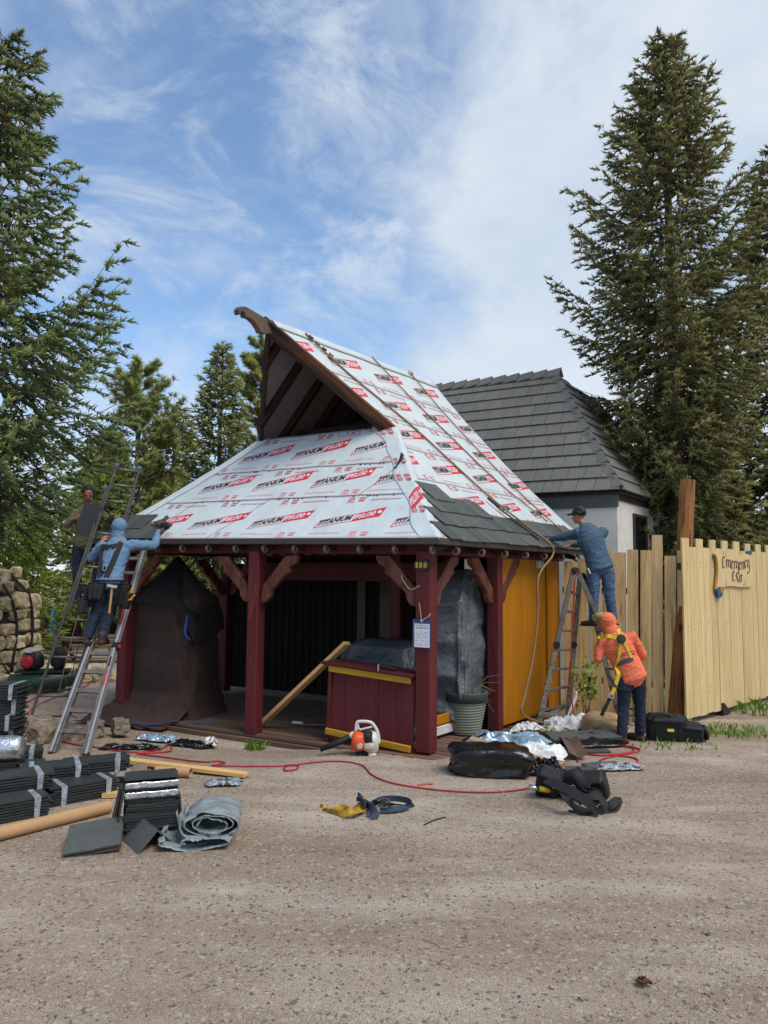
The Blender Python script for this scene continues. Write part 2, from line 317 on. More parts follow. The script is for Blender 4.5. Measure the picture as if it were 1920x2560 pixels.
m_orange = mat('ochre_paint', '#a5690b', .55, var=.1, scale=2.5, bump=.2, bscale=20, grain=(0, 0, 1), rv=.06, spec=.3)
m_gold = mat('yellow_ochre_trim', '#b08420', .6, var=.22, scale=5, bump=.2, bscale=24, grain=U3, col2='#86631a', edge=(.5, .75))
m_drip = mat('brown_drip_edge', '#4a3f38', .45, metal=.3, var=.1)
m_mem = mat('white_underlayment', '#bfc7c8', .42, var=.06, scale=2.2, bump=.6, bscale=5.5, spec=.35, dist=.02)
m_red = mat('print_red', '#c8323f', .5, var=.06, bump=0); m_blk = mat('print_black', '#22302f', .5, var=.06, bump=0); m_wht = mat('print_white', '#d5dadb', .45, var=.02, bump=0)
m_slate = mat('new_slate', '#4b4e4b', .62, var=.16, scale=7, bump=.55, bscale=30, rv=.2, dist=.006, spec=.35)
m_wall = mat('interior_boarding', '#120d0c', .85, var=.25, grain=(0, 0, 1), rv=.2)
booth = thing('market_booth', 'maroon open-fronted timber booth with a steep roof half covered in printed white underlayment', 'booth', tuple(K(2.8, 1.6, 0)))
POSTS = [(.32, .27, .205, 0.), (2.78, .10, .178, -.02), (5.5, .28, .18, -.02), (.30, 1.93, .18, 0.), (5.86, 2.62, .18, -.02), (1.72, 1.75, .17, -.02), (.45, 3.15, .18, -.02)]
def rotU(): return Matrix(((UU.x, -UU.y, 0), (UU.y, UU.x, 0), (0, 0, 1)))
for (p, q, w, z0) in POSTS:
    top = 2.42 if q < 1 else 2.5
    b = MB(); b.box(K(p, q, (z0 + top) / 2), (w, w, top - z0), rotU()); b.obj('post', m_maroon, booth, bevel=.014)
def brace(p, q, dirv, side, zt=2.36, zb=1.72, reach=.50, th=.085):
    # bracket sawn from plank: straight outer edge, bumps on the lower edge
    d = Vector(dirv).normalized(); n = d.cross(Vector((0, 0, 1))); o = K(p, q, 0) + d * .10
    prof = [(0, zb), (.02, zb + .22), (reach - .10, zt), (reach + .1, zt), (reach + .07, zt - .10), (reach - .04, zt - .16), (reach - .02, zt - .22), (reach - .10, zt - .26), (.17, zb + .17), (.16, zb + .10), (.10, zb + .02)]
    poly = [o + d * a + Vector((0, 0, z)) - n * th / 2 for a, z in prof]
    b = MB(); b.prism(poly, (0, 0, 0), n * th); return b.obj('brace', m_brace, booth, bevel=.008)
for (p, q, dirs) in ((.32, .27, (U3, V3)), (2.78, .10, (U3, -U3)), (5.5, .28, (-U3,)), (.30, 1.93, (V3, -V3)), (5.86, 2.62, (-U3, -V3))):
    for d in dirs: brace(p, q, d, 1)
def bm(a, b_, w, h, name, m, par=booth, bev=.01):
    x = MB(); x.beam(a, b_, w, h); return x.obj(name, m, par, bevel=bev)
bm(K(.2, .27, 2.45), K(5.65, .27, 2.51), .13, .17, 'header_beam', m_maroonh)
bm(K(.30, .2, 2.45), K(.30, 4.1, 2.45), .13, .17, 'header_beam', m_maroonh)
bm(K(5.5, .2, 2.5), K(5.86, 2.7, 2.5), .13, .17, 'header_beam', m_maroonh)
bm(K(.2, 2.75, 2.45), K(5.9, 2.62, 2.5), .13, .17, 'header_beam', m_maroonh)
bm(K(.95, 1.7, 2.16), K(4.4, 1.7, 2.16), .06, .28, 'fascia_board', m_maroonh)
m_gap = mat('pale_gap_fill', '#8f8a86', .8)  # pale blocks added in place of the bright gaps between the rafters
for i in range(11):
    b = MB(); c = K(1.05 + i * .235, 1.0, 2.475); b.box(c, (.095, .03, .15), rotU()); b.obj('gap_block', m_gap, booth)
# rafter tails with a curled end
m_tail = mat('pale_end_grain', '#6e5a4f', .7, var=.3, scale=9, bump=.3)
def tail(a, inw, z):
    d = Vector(inw).normalized(); up = Vector((0, 0, 1)); r_ = .042; c = a + d * .02 + up * (-.085)
    b = MB(); b.beam(a + d * .05 + up * (-.075), a + d * .42 + up * .0, .05, .075); t = b.obj('rafter_tail', m_dark, booth)
    s = MB(); pts = [c + (-d) * (r_ * math.cos(x)) + up * (r_ * math.sin(x)) for x in np.linspace(R(100), R(-215), 13)]; s.tube(pts, .021, 6, up=d.cross(up)); s.obj('scroll_end', m_tail, t, smooth=True)
for i in range(12): p = .10 + i * .5; tail(K(p, .02, 2.50 + .0875 * p / 6.03), V3, 0)
for i in range(7): tail(K(.02, .45 + i * .62, 2.50), U3, 0)
# roof sheathing
def part_sheet(name, P_, nu, nv, th, m, parent=booth, smooth=False, **k):
    b = MB(); b.slab(P_, nu, nv, th); return b.obj(name, m, parent, smooth, **k)
def lerp(a, b, t): return a + (b - a) * t
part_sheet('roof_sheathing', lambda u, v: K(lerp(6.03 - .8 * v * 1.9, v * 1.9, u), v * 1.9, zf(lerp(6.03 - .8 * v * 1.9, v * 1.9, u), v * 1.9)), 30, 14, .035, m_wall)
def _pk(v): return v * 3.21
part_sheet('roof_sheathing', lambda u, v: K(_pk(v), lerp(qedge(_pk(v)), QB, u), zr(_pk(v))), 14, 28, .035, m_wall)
def _pl(v): return lerp(6.03, 3.21, v)
part_sheet('roof_sheathing', lambda u, v: K(_pl(v), lerp(QB, qedgeL(_pl(v)), u), zl(_pl(v))), 14, 28, .035, m_ply)
# eave trim
bm(K(-.02, -.012, 2.515), K(6.06, -.012, 2.603), .03, .085, 'drip_edge', m_drip)
bm(K(-.012, -.02, 2.515), K(-.012, QB, 2.515), .03, .085, 'drip_edge', m_drip)
bm(K(6.042, -.02, 2.60), K(6.042, QB, 2.60), .03, .085, 'drip_edge', m_drip)
# rake boards, prow and ridge of the open gablet
def rake(side):
    A = K(1.9, 1.9, zr(1.9)) if side > 0 else K(4.51, 1.9, zf(4.51, 1.9)); Bp = K(APEX[0], APEX[1], ZA); d = (Bp - A).normalized()
    n = NRI if side > 0 else (Vector((0, 0, 1)) - NR * 1.1).normalized()
    o = (A + Bp) / 2; b = MB(); out = (-V3 * .9).normalized()
    if side > 0: b.beam(A - d * .10 - n * .085 - V3 * .02, Bp + d * .03 - n * .085 - V3 * .03, .075, .215, up=n)
    else: b.beam(A - d * .18 - n * .05, Bp - n * .06, .05, .11, up=n)
    return b.obj('rake_board', m_rake if side > 0 else m_dark, booth, bevel=.012)
rake(1); rake(-1)
for i in range(7):
    q = 1.0 + i * .62; 
    if q > 4.9: break
    # rafters under the left slope
    plow = 4.45 if q >= 1.9 else 4.51 - (1.9 - q) / 1.27 * 1.3 + .03
    a = K(plow, q, zl(plow) - .115); c = K(3.27, q, zl(3.27) - .115); b = MB(); b.beam(a, c, .085, .16, up=(0, 0, 1)); b.obj('rafter', mat('rafter_wood', '#2b1312', .75, var=.3, scale=6), booth)
    if q > 1.0:
        pa_ = 1.95 if q >= 2.05 else 1.9 + (2.05 - q) / 1.27 * 1.31
        a = K(pa_, q, zr(pa_) - .20); c = K(3.10, q, zr(3.10) - .16); b = MB(); b.beam(a, c, .085, .16); b.obj('rafter', _MC['rafter_wood'], booth)
bm(K(2.2, 2.6, 4.55), K(4.3, 2.6, 4.55), .09, .2, 'collar_beam', m_dark); bm(K(2.3, 3.2, 4.75), K(4.2, 3.2, 4.75), .09, .2, 'collar_beam', m_dark)
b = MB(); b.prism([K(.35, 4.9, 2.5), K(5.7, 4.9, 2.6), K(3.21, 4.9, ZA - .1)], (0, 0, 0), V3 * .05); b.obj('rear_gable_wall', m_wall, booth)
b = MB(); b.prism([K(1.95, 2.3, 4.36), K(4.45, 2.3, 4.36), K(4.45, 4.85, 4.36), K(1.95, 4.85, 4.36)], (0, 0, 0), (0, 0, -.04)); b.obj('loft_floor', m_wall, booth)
def prow():
    o = K(APEX[0], APEX[1], ZA - .06); d = -V3; up = Vector((0, 0, 1)); n = U3
    prof = [(-.5, .0), (0, .02), (.30, .075), (.46, .095), (.56, .07), (.60, .01), (.585, -.045), (.555, -.05), (.55, -.005), (.51, .012), (.475, -.02), (.47, -.055), (.42, -.05), (.36, -.05), (.27, -.09), (.19, -.16), (.17, -.20), (.06, -.20), (0, -.17), (-.5, -.17)]
    poly = [o + d * a + up * z - n * .05 for a, z in prof]; b = MB(); b.prism(poly, (0, 0, 0), n * .10); b.obj('carved_prow', mat('grey_carved_timber', '#5a4a40', .8, var=.35, scale=6, bump=.4), booth, bevel=.006)
prow()
bm(K(APEX[0], .7, ZA - .1), K(APEX[0], 4.9, ZA - .1), .09, .16, 'ridge_beam', m_dark)
# ------------------------------------------------------------------ printed underlayment
def text2d(s, height, width=None, shear=0., off=.0):
    cu_ = bpy.data.curves.new('t', 'FONT'); cu_.body = s; cu_.size = 1; cu_.shear = shear; cu_.offset = off; cu_.resolution_u = 3; cu_.fill_mode = 'FRONT'
    o = bpy.data.objects.new('t', cu_); COL.objects.link(o); bpy.context.view_layer.update()
    me = bpy.data.meshes.new_from_object(o.evaluated_get(bpy.context.evaluated_depsgraph_get())); bmx = bmesh.new(); bmx.from_mesh(me); bmesh.ops.triangulate(bmx, faces=bmx.faces)
    v = np.array([x.co[:2] for x in bmx.verts]); bmx.verts.ensure_lookup_table(); f = [[w_.index for w_ in x.verts] for x in bmx.faces]; bmx.free()
    bpy.data.objects.remove(o); bpy.data.meshes.remove(me); bpy.data.curves.remove(cu_)
    v -= v.min(0); h = v[:, 1].max(); k = height / h; sx = (width / v[:, 0].max()) if width else k
    return v * np.array([sx, k]), f
def rect2d(x0, y0, x1, y1, nx=1, ny=1, sh=0.):
    v = [(lerp(x0, x1, i / nx) + sh * lerp(y0, y1, j / ny), lerp(y0, y1, j / ny)) for j in range(ny + 1) for i in range(nx + 1)]
    f = [[j * (nx + 1) + i, j * (nx + 1) + i + 1, (j + 1) * (nx + 1) + i + 1, (j + 1) * (nx + 1) + i] for j in range(ny) for i in range(nx)]
    return np.array(v), f
T_TI = text2d('TITANIUM', .112, .475, .32, .034); T_PS = text2d('PSU30', .104, .285, .32, .022); T_SF = text2d('SURE\nFOOT', .095, .115, .25, .03); T_HT = text2d('HIGH\nTEMP', .095, .115, .25, .03)
def star2d(x, y, r_):
    v = []; f = []
    for k in range(5):
        a = k * PI / 5; d = np.array((math.cos(a), math.sin(a))); n = np.array((-d[1], d[0])) * .007; c = np.array((x, y)); i = len(v)
        v += [c - d * r_ - n, c + d * r_ - n, c + d * r_ + n, c - d * r_ + n]; f.append([i, i + 1, i + 2, i + 3])
    return np.array(v), f
def logo_parts():
    S_ = .36; P_ = []
    def fr(a): P_.append(('r', a, 0))
    fr(rect2d(-.012, -.008, .52, .006, 14, 1, S_)); fr(rect2d(-.012, .152, .52, .166, 14, 1, S_)); fr(rect2d(-.018, -.008, .0, .166, 1, 4, S_)); fr(rect2d(.51, -.008, .90, .172, 12, 4, S_))
    v, f = T_TI; P_.append(('k', (v + np.array((.035, .032)), f), 1)); v, f = T_PS; P_.append(('w', (v + np.array((.545, .034)), f), 1)); P_.append(('w', star2d(.885, .095, .028), 1))
    return P_
LOGO = logo_parts()
def fineprint(x, y, rows=2, ln=.45):
    P_ = []
    for r_ in range(rows):
        xx = x - r_ * .012
        while xx < x + ln:
            w = rnd.uniform(.02, .055); P_.append(('p', rect2d(xx, y - r_ * .02, xx + w, y - r_ * .02 + .009, 1, 1), 0)); xx += w + .008
    return P_
class Printer:
    """flat print laid on a sheet: fn(a, b, height) gives the surface point, ok(a, b) the sheet's outline"""
    def __init__(s, fn, ok): s.fn, s.ok = fn, ok; s.d = {k: ([], []) for k in 'rkwp'}
    def put(s, parts, a, b, rot=0., sc=1.):
        c, s_ = math.cos(rot) * sc, math.sin(rot) * sc
        for key, (v, f), lay in parts:
            A = a + v[:, 0] * c - v[:, 1] * s_; B_ = b + v[:, 0] * s_ + v[:, 1] * c; V_, F_ = s.d[key]; n = len(V_)
            good = [s.ok(x, y) for x, y in zip(A, B_)]; V_ += [s.fn(x, y, .0035 + .0022 * lay) for x, y in zip(A, B_)]; F_ += [[i + n for i in t] for t in f if all(good[i] for i in t)]
    def obj(s, parent):
        for key, nm, m in (('r', 'printed_frames', m_red), ('k', 'printed_lettering', m_blk), ('w', 'printed_lettering', m_wht), ('p', 'fine_print', mat('print_pink', '#cb6570', .5, var=.06, bump=0))):
            V_, F_ = s.d[key]
            if F_: mesh_obj(nm, [tuple(x) for x in V_], F_, m, parent)['kind'] = 'stuff'
SLF = 1.345
def lay_row(pr, a_lefts, b0, wdt, rot=R(15), top=.62):
    for a in a_lefts:
        pr.put(LOGO, a, b0 + .24, rot)
        for (dx, y) in ((.62, .055), (.18, top)):
            pr.put([('r', (T_SF[0] + np.array((dx, y)), T_SF[1]), 0), ('r', (T_HT[0] + np.array((dx + .16, y)), T_HT[1]), 0), ('p', rect2d(dx - .01, y - .022, dx + .14, y - .014), 0)], a, b0)
        pr.put(fineprint(-.02, .115, 2, .48), a, b0); pr.put(fineprint(.55, top + .04, 2, .42), a, b0); pr.put([('p', rect2d(-.3, .02, .8, .024, 20, 1), 0)], a, b0)
# front slope: three courses
for i, (q0, q1, lefts) in enumerate(((.0, .72, (.75, 1.91, 3.03, 4.15, 5.27)), (.70, 1.27, (.42, 1.49, 2.56, 3.64, 4.72)), (1.25, 1.90, (1.2, 2.3, 3.4, 4.47, 5.5)))):
    def S_(u, v, q0=q0, q1=q1, i=i): q = lerp(q0 - .01 + .004 * math.sin(u * 31 + i), q1, v); return front(lerp(6.03 - .8 * q, q - .02, u), q, .010 + .003 * (1 - v))
    st = part_sheet('underlayment_sheet', S_, 110, 14, .003, m_mem, smooth=True)
    pr = Printer(lambda a, b, h: front(-a, b / SLF, .010 + h), lambda a, b, q0=q0, q1=q1: q0 < b / SLF < q1 and b / SLF < -a < 6.03 - .8 * b / SLF)
    lay_row(pr, [-x for x in lefts], q0 * SLF, .9, top=(q1 - q0) * SLF - .16); pr.obj(st)
# right slope: courses run parallel to the eave
seams = [0., .43, .97, 1.51, 2.05, 2.60, 3.21]
for i in range(6):
    p0, p1 = seams[i], seams[i + 1] + .02
    def S_(u, v, p0=p0, p1=p1): p = lerp(p0 - .008, min(p1, 3.21), v); return right(p, lerp(max(0, qedge(max(p, 0))) - .015, QB + .01, u), .010 + .003 * (1 - v))
    st = part_sheet('underlayment_sheet', S_, 80, 10, .003, m_mem, smooth=True)
    pr = Printer(lambda a, b, h: right(b / SLF, a, .010 + h), lambda a, b, p0=p0, p1=p1: p0 < b / SLF < min(p1, 3.19) and qedge(b / SLF) < a < QB)
    lay_row(pr, [(.65, 1.55, 1.85, 1.66, 2.14, 2.72)[i] + 1.17 * k for k in range(-2, 4)], p0 * SLF - .03, .7, R(11), top=(p1 - p0) * SLF - .12); pr.obj(st)
# left slope
def S_(u, v): p = lerp(6.03, 3.21, v); return K(p, lerp(QB, qedgeL(p), u), zl(p) + .014)
part_sheet('underlayment_sheet', S_, 20, 20, .003, m_mem, smooth=True)
# sheet folded over the corner hip, and the cap sheet over the ridge
def hip_pt(s, w, h=.0):
    # w<0 on the front slope, w>0 on the right slope
    return front(s - w, s, .0 + h) if w < 0 else right(s, s + w, .0 + h)
def S_(u, v):
    s = lerp(.0, 1.93, v); w = lerp(-.24 - .10 * noise.noise(Vector((v * 5, 1, 0))) - .14 * sm(v, .8, 1), .10, u); h = .017 + .006 * abs(noise.noise(Vector((u * 2, v * 7, 4)))) + .004 * math.exp(-((u - .7) / .2) ** 2)
    a = hip_pt(s, w, h); return a
hs = part_sheet('hip_sheet', S_, 15, 40, .003, m_mem, smooth=True)
# print that turns over the hip with its sheet
pr = Printer(lambda a, b, h: S_(min(1, max(0, a)), min(1, max(0, b))) + NFR * (h + .004), lambda a, b: .02 < a < .98 and .01 < b < .99)
pr.put([(k, (v * np.array((2.0, .55)), f), l) for k, (v, f), l in LOGO[3:]], -1.0, .075, R(8))
for bb in (.2, .47, .62, .9): pr.put([('r', (T_SF[0] * np.array((2.2, .6)) + np.array((.1, bb)), T_SF[1]), 0), ('r', (T_HT[0] * np.array((2.2, .6)) + np.array((.42, bb)), T_HT[1]), 0)], 0, 0)
pr.obj(hs)
def S_(u, v): q = lerp(.70, QB, v); w = lerp(-.12, .10, u); return (right(3.21 + w, q, .026) if w < 0 else K(3.21 + w, q, zl(3.21 + w) + .03))
part_sheet('ridge_sheet', S_, 5, 30, .003, m_mem, smooth=True)
def S_(u, v): s = lerp(0, 1.9, v); p = 6.03 - .8 * s; w = lerp(-.25, .2, u); return front(p + min(0, w), s, .022 + .01 * noise.noise(Vector((u * 3, v * 8, 2)))) if w < 0 else K(p + .0, s + w, zl(p) + .028)
part_sheet('hip_sheet', S_, 9, 34, .003, m_mem, smooth=True)
# seams and scuffs in the sheet: torn flap on the front
b = MB()
def S_(u, v): o = front(1.33 + .05 * u, 1.13 + .10 * v, .02); return o + Vector((.10 * v * u, -.02, .12 * v * v + .02 * math.sin(5 * u)))
b.slab(S_, 6, 6, .003); b.obj('torn_flap', mat('black_butyl', '#191a1b', .5), booth, smooth=True)
# diagonal lap joints; dark strips draw in the shadow line of each lap
for (pa, qa, pb, qb) in ((3.62, .0, 3.12, .72), (1.62, .70, 1.25, 1.27), (4.9, .05, 4.55, .72)):
    b = MB(); b.slab(lambda u, v: front(lerp(pa, pb, v) + u * .006, lerp(qa, qb, v), .0165), 2, 12, .002); b.obj('lap_joint', mat('joint_shadow_line', '#4c5152', .7), booth)
for qs in (.705, 1.255):
    b = MB(); b.slab(lambda u, v: front(lerp(qs + .1, 5.2, u), qs - .004 + .007 * v + .004 * math.sin(u * 40), .0155), 60, 2, .002); b.obj('lap_joint', _MC['joint_shadow_line'], booth)
for ps in seams[1:6]:
    b = MB(); b.slab(lambda u, v: right(ps - .004 + .007 * v + .003 * math.sin(u * 33), lerp(qedge(ps) + .05, QB - .05, u), .0155), 60, 2, .002); b.obj('lap_joint', _MC['joint_shadow_line'], booth)
# plastic cap nails along the laps
for i in range(44):
    q = rnd.choice((.69, 1.24, 1.84)); p = rnd.uniform(q + .2, 5.0 - .8 * q); b = MB(frame(front(p, q, .019), U3, NFR)); b.lathe([(.012, -.003), (.012, .003), (.004, .005)], 6); b.obj('cap_nail', m_blk, booth)
# ------------------------------------------------------------------ slates already laid on the right-hand eave and at the left corner
def slate_on(fnp, q, w, p, ln, name='slate'):
    j = rnd.uniform(-.012, .012); tilt = rnd.uniform(0, .006)
    def S_(u, v): return fnp(lerp(p, p + ln, v) + .008 * noise.noise(Vector((q * 9 + u * 3, v * 4, 1))) * (1 if v < .5 else 0) + (j if v < .3 else 0), q + lerp(.004, w - .004, u), .045 - .022 * v + tilt + .003 * noise.noise(Vector((u * 4 + q * 5, v * 4, 3))))
    b = MB(); b.slab(S_, 5, 5, .011); b.obj(name, m_slate, booth)
for (p0, qa, qb) in ((-.03, .20, 4.95), (.20, .44, 4.8), (.42, .70, 2.1), (.62, .88, 1.45)):
    q = qa
    while q < qb - .1:
        w = rnd.choice((.2, .24, .28, .32)); slate_on(lambda p, q_, h: right(p, q_, h, False), q, min(w, qb - q), p0, .285); q += w
for (q0, pa, pb) in ((-.03, 4.55, 6.0), (.17, 5.1, 5.85)):
    p = pa
    while p < pb - .1: w = rnd.choice((.24, .28, .32)); slate_on(lambda q_, p_, h: front(p_, q_, h, False), p, min(w, pb - p), q0, .30); p += w
# ------------------------------------------------------------------ deck, walls, counter
m_floor_under = mat('deck_joist', '#2c211b', .9)
q = .02
while q < 3.2:
    cut = rnd.uniform(2.2, 3.6)
    for (a, c) in ((.02, cut - .003), (cut + .003, 5.62)):
        b = MB(); b.beam(K(a, q + .068, -.035 + rnd.uniform(-.003, .003)), K(c, q + .068, -.035 + rnd.uniform(-.003, .003)), .126, .034); b.obj('deck_board', m_deck, booth)
    q += .149
bm(K(.9, -.035, -.115), K(5.62, -.035, -.115), .04, .135, 'deck_fascia', m_deck); bm(K(5.64, -.03, -.115), K(5.64, 3.2, -.115), .04, .135, 'deck_fascia', m_deck)
bm(K(-.01, .03, -.09), K(-.01, 1.9, -.09), .03, .09, 'deck_fascia', m_deck)
# side bay: low trim and white kick board
bm(K(.62, .85, .23), K(.62, 1.60, .23), .03, .13, 'low_rail', m_orange); bm(K(.62, .85, .09), K(.62, 1.60, .09), .03, .12, 'kick_board', mat('white_board', '#c9c7c2', .7))
# ochre side wall, board by board
qs = [2.03, 2.22, 2.68, 2.95, 3.14, 3.34, 3.6, 3.84, 4.06]
for a, c in zip(qs[:-1], qs[1:]):
    b = MB(); off = .02 if a < 3.1 else (-.03 if a < 3.5 else .0)
    b.beam(K(.30 - off, (a + c) / 2, .03), K(.30 - off, (a + c) / 2, 2.44), c - a - .005, .03, up=NR); b.obj('wall_board', m_orange, booth, bevel=.003)
b = MB(); b.box(K(.26, 3.25, 2.30), (.06, .16, .12), rotU()); j_ = b.obj('junction_box', mat('white_plastic_fitting', '#c4c3bf', .4), booth, bevel=.006)
b = MB(frame(K(.22, 3.3, 2.30), V3, NR)); b.tube([(.035 * math.cos(x), .035 * math.sin(x), .0) for x in np.linspace(0, 2 * PI, 13)], .008, 6, cap=False); b.obj('ring', _MC['white_plastic_fitting'], j_)
# back wall with gap at the floor, stud openings at the right
for i in range(30):
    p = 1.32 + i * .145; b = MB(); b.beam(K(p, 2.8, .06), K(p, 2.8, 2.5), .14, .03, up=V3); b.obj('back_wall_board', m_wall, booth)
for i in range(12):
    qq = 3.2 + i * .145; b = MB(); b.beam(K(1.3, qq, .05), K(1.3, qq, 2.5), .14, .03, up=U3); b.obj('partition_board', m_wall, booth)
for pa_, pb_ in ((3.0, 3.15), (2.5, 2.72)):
    b = MB(); b.prism([K(pa_, 2.75, .4), K(pb_, 2.75, .4), K(pb_, 2.75, 2.1), K(pa_, 2.75, 2.1)], (0, 0, 0), V3 * .012); b.obj('cream_panel', mat('dim_cream_panel', '#57524a', .8), booth)  # cream strips with the dim interior's shade put into their colour
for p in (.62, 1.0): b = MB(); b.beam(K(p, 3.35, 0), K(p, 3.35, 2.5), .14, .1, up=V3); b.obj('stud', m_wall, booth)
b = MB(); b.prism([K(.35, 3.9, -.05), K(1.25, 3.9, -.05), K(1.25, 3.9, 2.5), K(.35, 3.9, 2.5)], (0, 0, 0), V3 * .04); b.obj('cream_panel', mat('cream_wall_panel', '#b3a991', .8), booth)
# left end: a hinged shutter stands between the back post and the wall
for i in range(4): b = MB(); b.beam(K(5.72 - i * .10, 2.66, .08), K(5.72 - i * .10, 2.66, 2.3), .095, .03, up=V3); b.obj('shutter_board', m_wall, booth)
# counter: board panels, top, trims
for i in range(5):
    p0 = .43 + i * .243; b = MB(); b.prism([K(p0 + .002, .17, -.02 + .01 * i), K(p0 + .241, .17, -.02 + .012 * i), K(p0 + .241, .20, .90 + .012 * i), K(p0 + .002, .20, .89 + .012 * i)], (0, 0, 0), V3 * .03); b.obj('counter_board', m_maroon, booth, bevel=.003)
bm(K(1.66, .19, -.05), K(1.62, .19, .95), .07, .05, 'counter_leg', m_maroon)
b = MB(); b.prism([K(.41, .10, .885), K(1.72, .10, .965), K(1.72, .52, .965), K(.41, .52, .885)], (0, 0, 0), (0, 0, .035)); b.obj('counter_top', m_maroonh, booth, bevel=.006)
bm(K(.44, .135, .845), K(1.62, .135, .915), .03, .085, 'counter_trim', m_gold); bm(K(.44, .14, .035), K(1.66, .14, .125), .03, .085, 'counter_trim', m_gold)
# house number
b = MB(frame(K(.33, .27, 2.235) + NF * .108, U3 * -1, NF)); b.lathe([(.115, -.006), (.115, .004), (.11, .008)], 20); nb = b.obj('number_plaque', mat('black_plaque', '#14110f', .4), booth); nb.scale = (1, 1, .72)
o0 = K(.33, .27, 2.235) + NF * .121
for i_, ch in enumerate('118'):
    v, f = text2d(ch, .095, .05 if ch == '8' else .034, 0, .02); x0 = (-.082, -.03, .022)[i_]
    mesh_obj('digit', [tuple(o0 - U3 * (x + x0) + Vector((0, 0, y - .0475))) for x, y in v], f, mat('gold_number', '#c9952e', .4), nb)
# ================================================================== stucco building behind
A1, A2 = .49, .62; E0 = Vector((4.51, 13.6)); B1 = Vector((-math.cos(A1), math.sin(A1))); B2 = Vector((math.sin(A2), math.cos(A2))); ZE, ZT, SB = 3.76, 6.74, 2.01
def Bp(a, b, z): c = E0 + B1 * a + B2 * b; return Vector((c.x, c.y, z))
m_stucco = mat('grey_stucco', '#d3d0c6', .9, var=.09, scale=1.6, bump=.35, bscale=55, col2='#c2beb2', edge=(.5, .75))
m_fas = mat('slate_grey_fascia', '#565b58', .7, var=.1)
m_tile = mat('roof_tile', '#6c6761', .8, var=.10, scale=3, bump=.25, bscale=45, rv=.09, col2='#5d6964', edge=(.5, .62))
bld = thing('stucco_building', 'grey stucco building with a steep hipped roof of flat brown-grey tiles behind the booth', 'building', tuple(Bp(2.5, 1.5, 0)))
def slab_between(pts, off): b = MB(); b.prism(pts, (0, 0, 0), off); return b
slab_between([Bp(.12, .12, 0), Bp(6.5, .12, 0), Bp(6.5, .12, ZE), Bp(.12, .12, ZE)], (B2.x * .15, B2.y * .15, 0)).obj('wall', m_stucco, bld)
slab_between([Bp(.12, .27, 0), Bp(.12, 5.0, 0), Bp(.12, 5.0, ZE), Bp(.12, .27, ZE)], (B1.x * .15, B1.y * .15, 0)).obj('wall', m_stucco, bld)
slab_between([Bp(.09, .09, ZE - .30), Bp(6.5, .09, ZE - .30), Bp(6.5, .09, ZE - .03), Bp(.09, .09, ZE - .03)], (B2.x * .03, B2.y * .03, 0)).obj('fascia_board', m_fas, bld)
slab_between([Bp(.09, .12, ZE - .16), Bp(.09, 5.0, ZE - .16), Bp(.09, 5.0, ZE - .03), Bp(.09, .12, ZE - .03)], (B1.x * .03, B1.y * .03, 0)).obj('fascia_board', m_dark, bld)
w = slab_between([Bp(.10, 1.15, .9), Bp(.10, 1.95, .9), Bp(.10, 1.95, 3.35), Bp(.10, 1.15, 3.35)], (B1.x * .04, B1.y * .04, 0)).obj('window', mat('dark_glass', '#12161a', .15, var=.05, bump=0, spec=.6), bld)
for (u0, u1, z0, z1) in ((1.09, 1.15, .85, 3.41), (1.95, 2.01, .85, 3.41), (1.15, 1.95, 3.35, 3.41), (1.15, 1.95, .84, .90)):
    slab_between([Bp(.08, u0, z0), Bp(.08, u1, z0), Bp(.08, u1, z1), Bp(.08, u0, z1)], (B1.x * .06, B1.y * .06, 0)).obj('window_frame', mat('brown_window_frame', '#3c332c', .6), w)
# tiles, row by row
NROW = 11
def pf(a, s, h): n = Vector((-B2.x * (ZT - ZE), -B2.y * (ZT - ZE), SB)).normalized(); return Bp(a, s, lerp(ZE, ZT, s / SB)) + n * h
def pr_(a, s, h): n = Vector((-B1.x * (ZT - ZE), -B1.y * (ZT - ZE), SB)).normalized(); return Bp(s, a, lerp(ZE, ZT, s / SB)) + n * h
for (name, fn, amax) in (('f', pf, 5.3), ('r', pr_, 3.0)):
    slab_between([fn(0, 0, -.02), fn(6.5 if name == 'f' else 5, 0, -.02), fn(6.5 if name == 'f' else 5, SB, -.02), fn(SB, SB, -.02)], (0, 0, -.03)).obj('roof_sheathing', m_dark, bld)
    for r_ in range(NROW):
        s0, s1 = SB * r_ / NROW, min(SB, SB * (r_ + 1.12) / NROW); a = s0 + .02; first = True; wd = .335
        x = s0 + rnd.uniform(.08, .3)
        xs_ = [s0]
        while x < amax: xs_.append(x); x += wd
        for x0, x1 in zip(xs_[:-1], xs_[1:]):
            if name == 'f' and x1 < 0: continue
            th = .032; j = rnd.uniform(-.001, .001); b = MB(); g_ = .006
            a0 = max(x0 + g_, s0); top0 = max(a0, min(x1, s1))
            pts = [fn(a0, s0 + j, .055), fn(x1 - g_, s0 + j, .055), fn(x1 - g_, s1, .018), fn(min(max(a0, s1), x1 - g_ - .001), s1, .018)]
            b.prism(pts, (0, 0, 0), fn(0, 0, 0) - fn(0, 0, th)); b.obj('roof_tile', m_tile, bld)
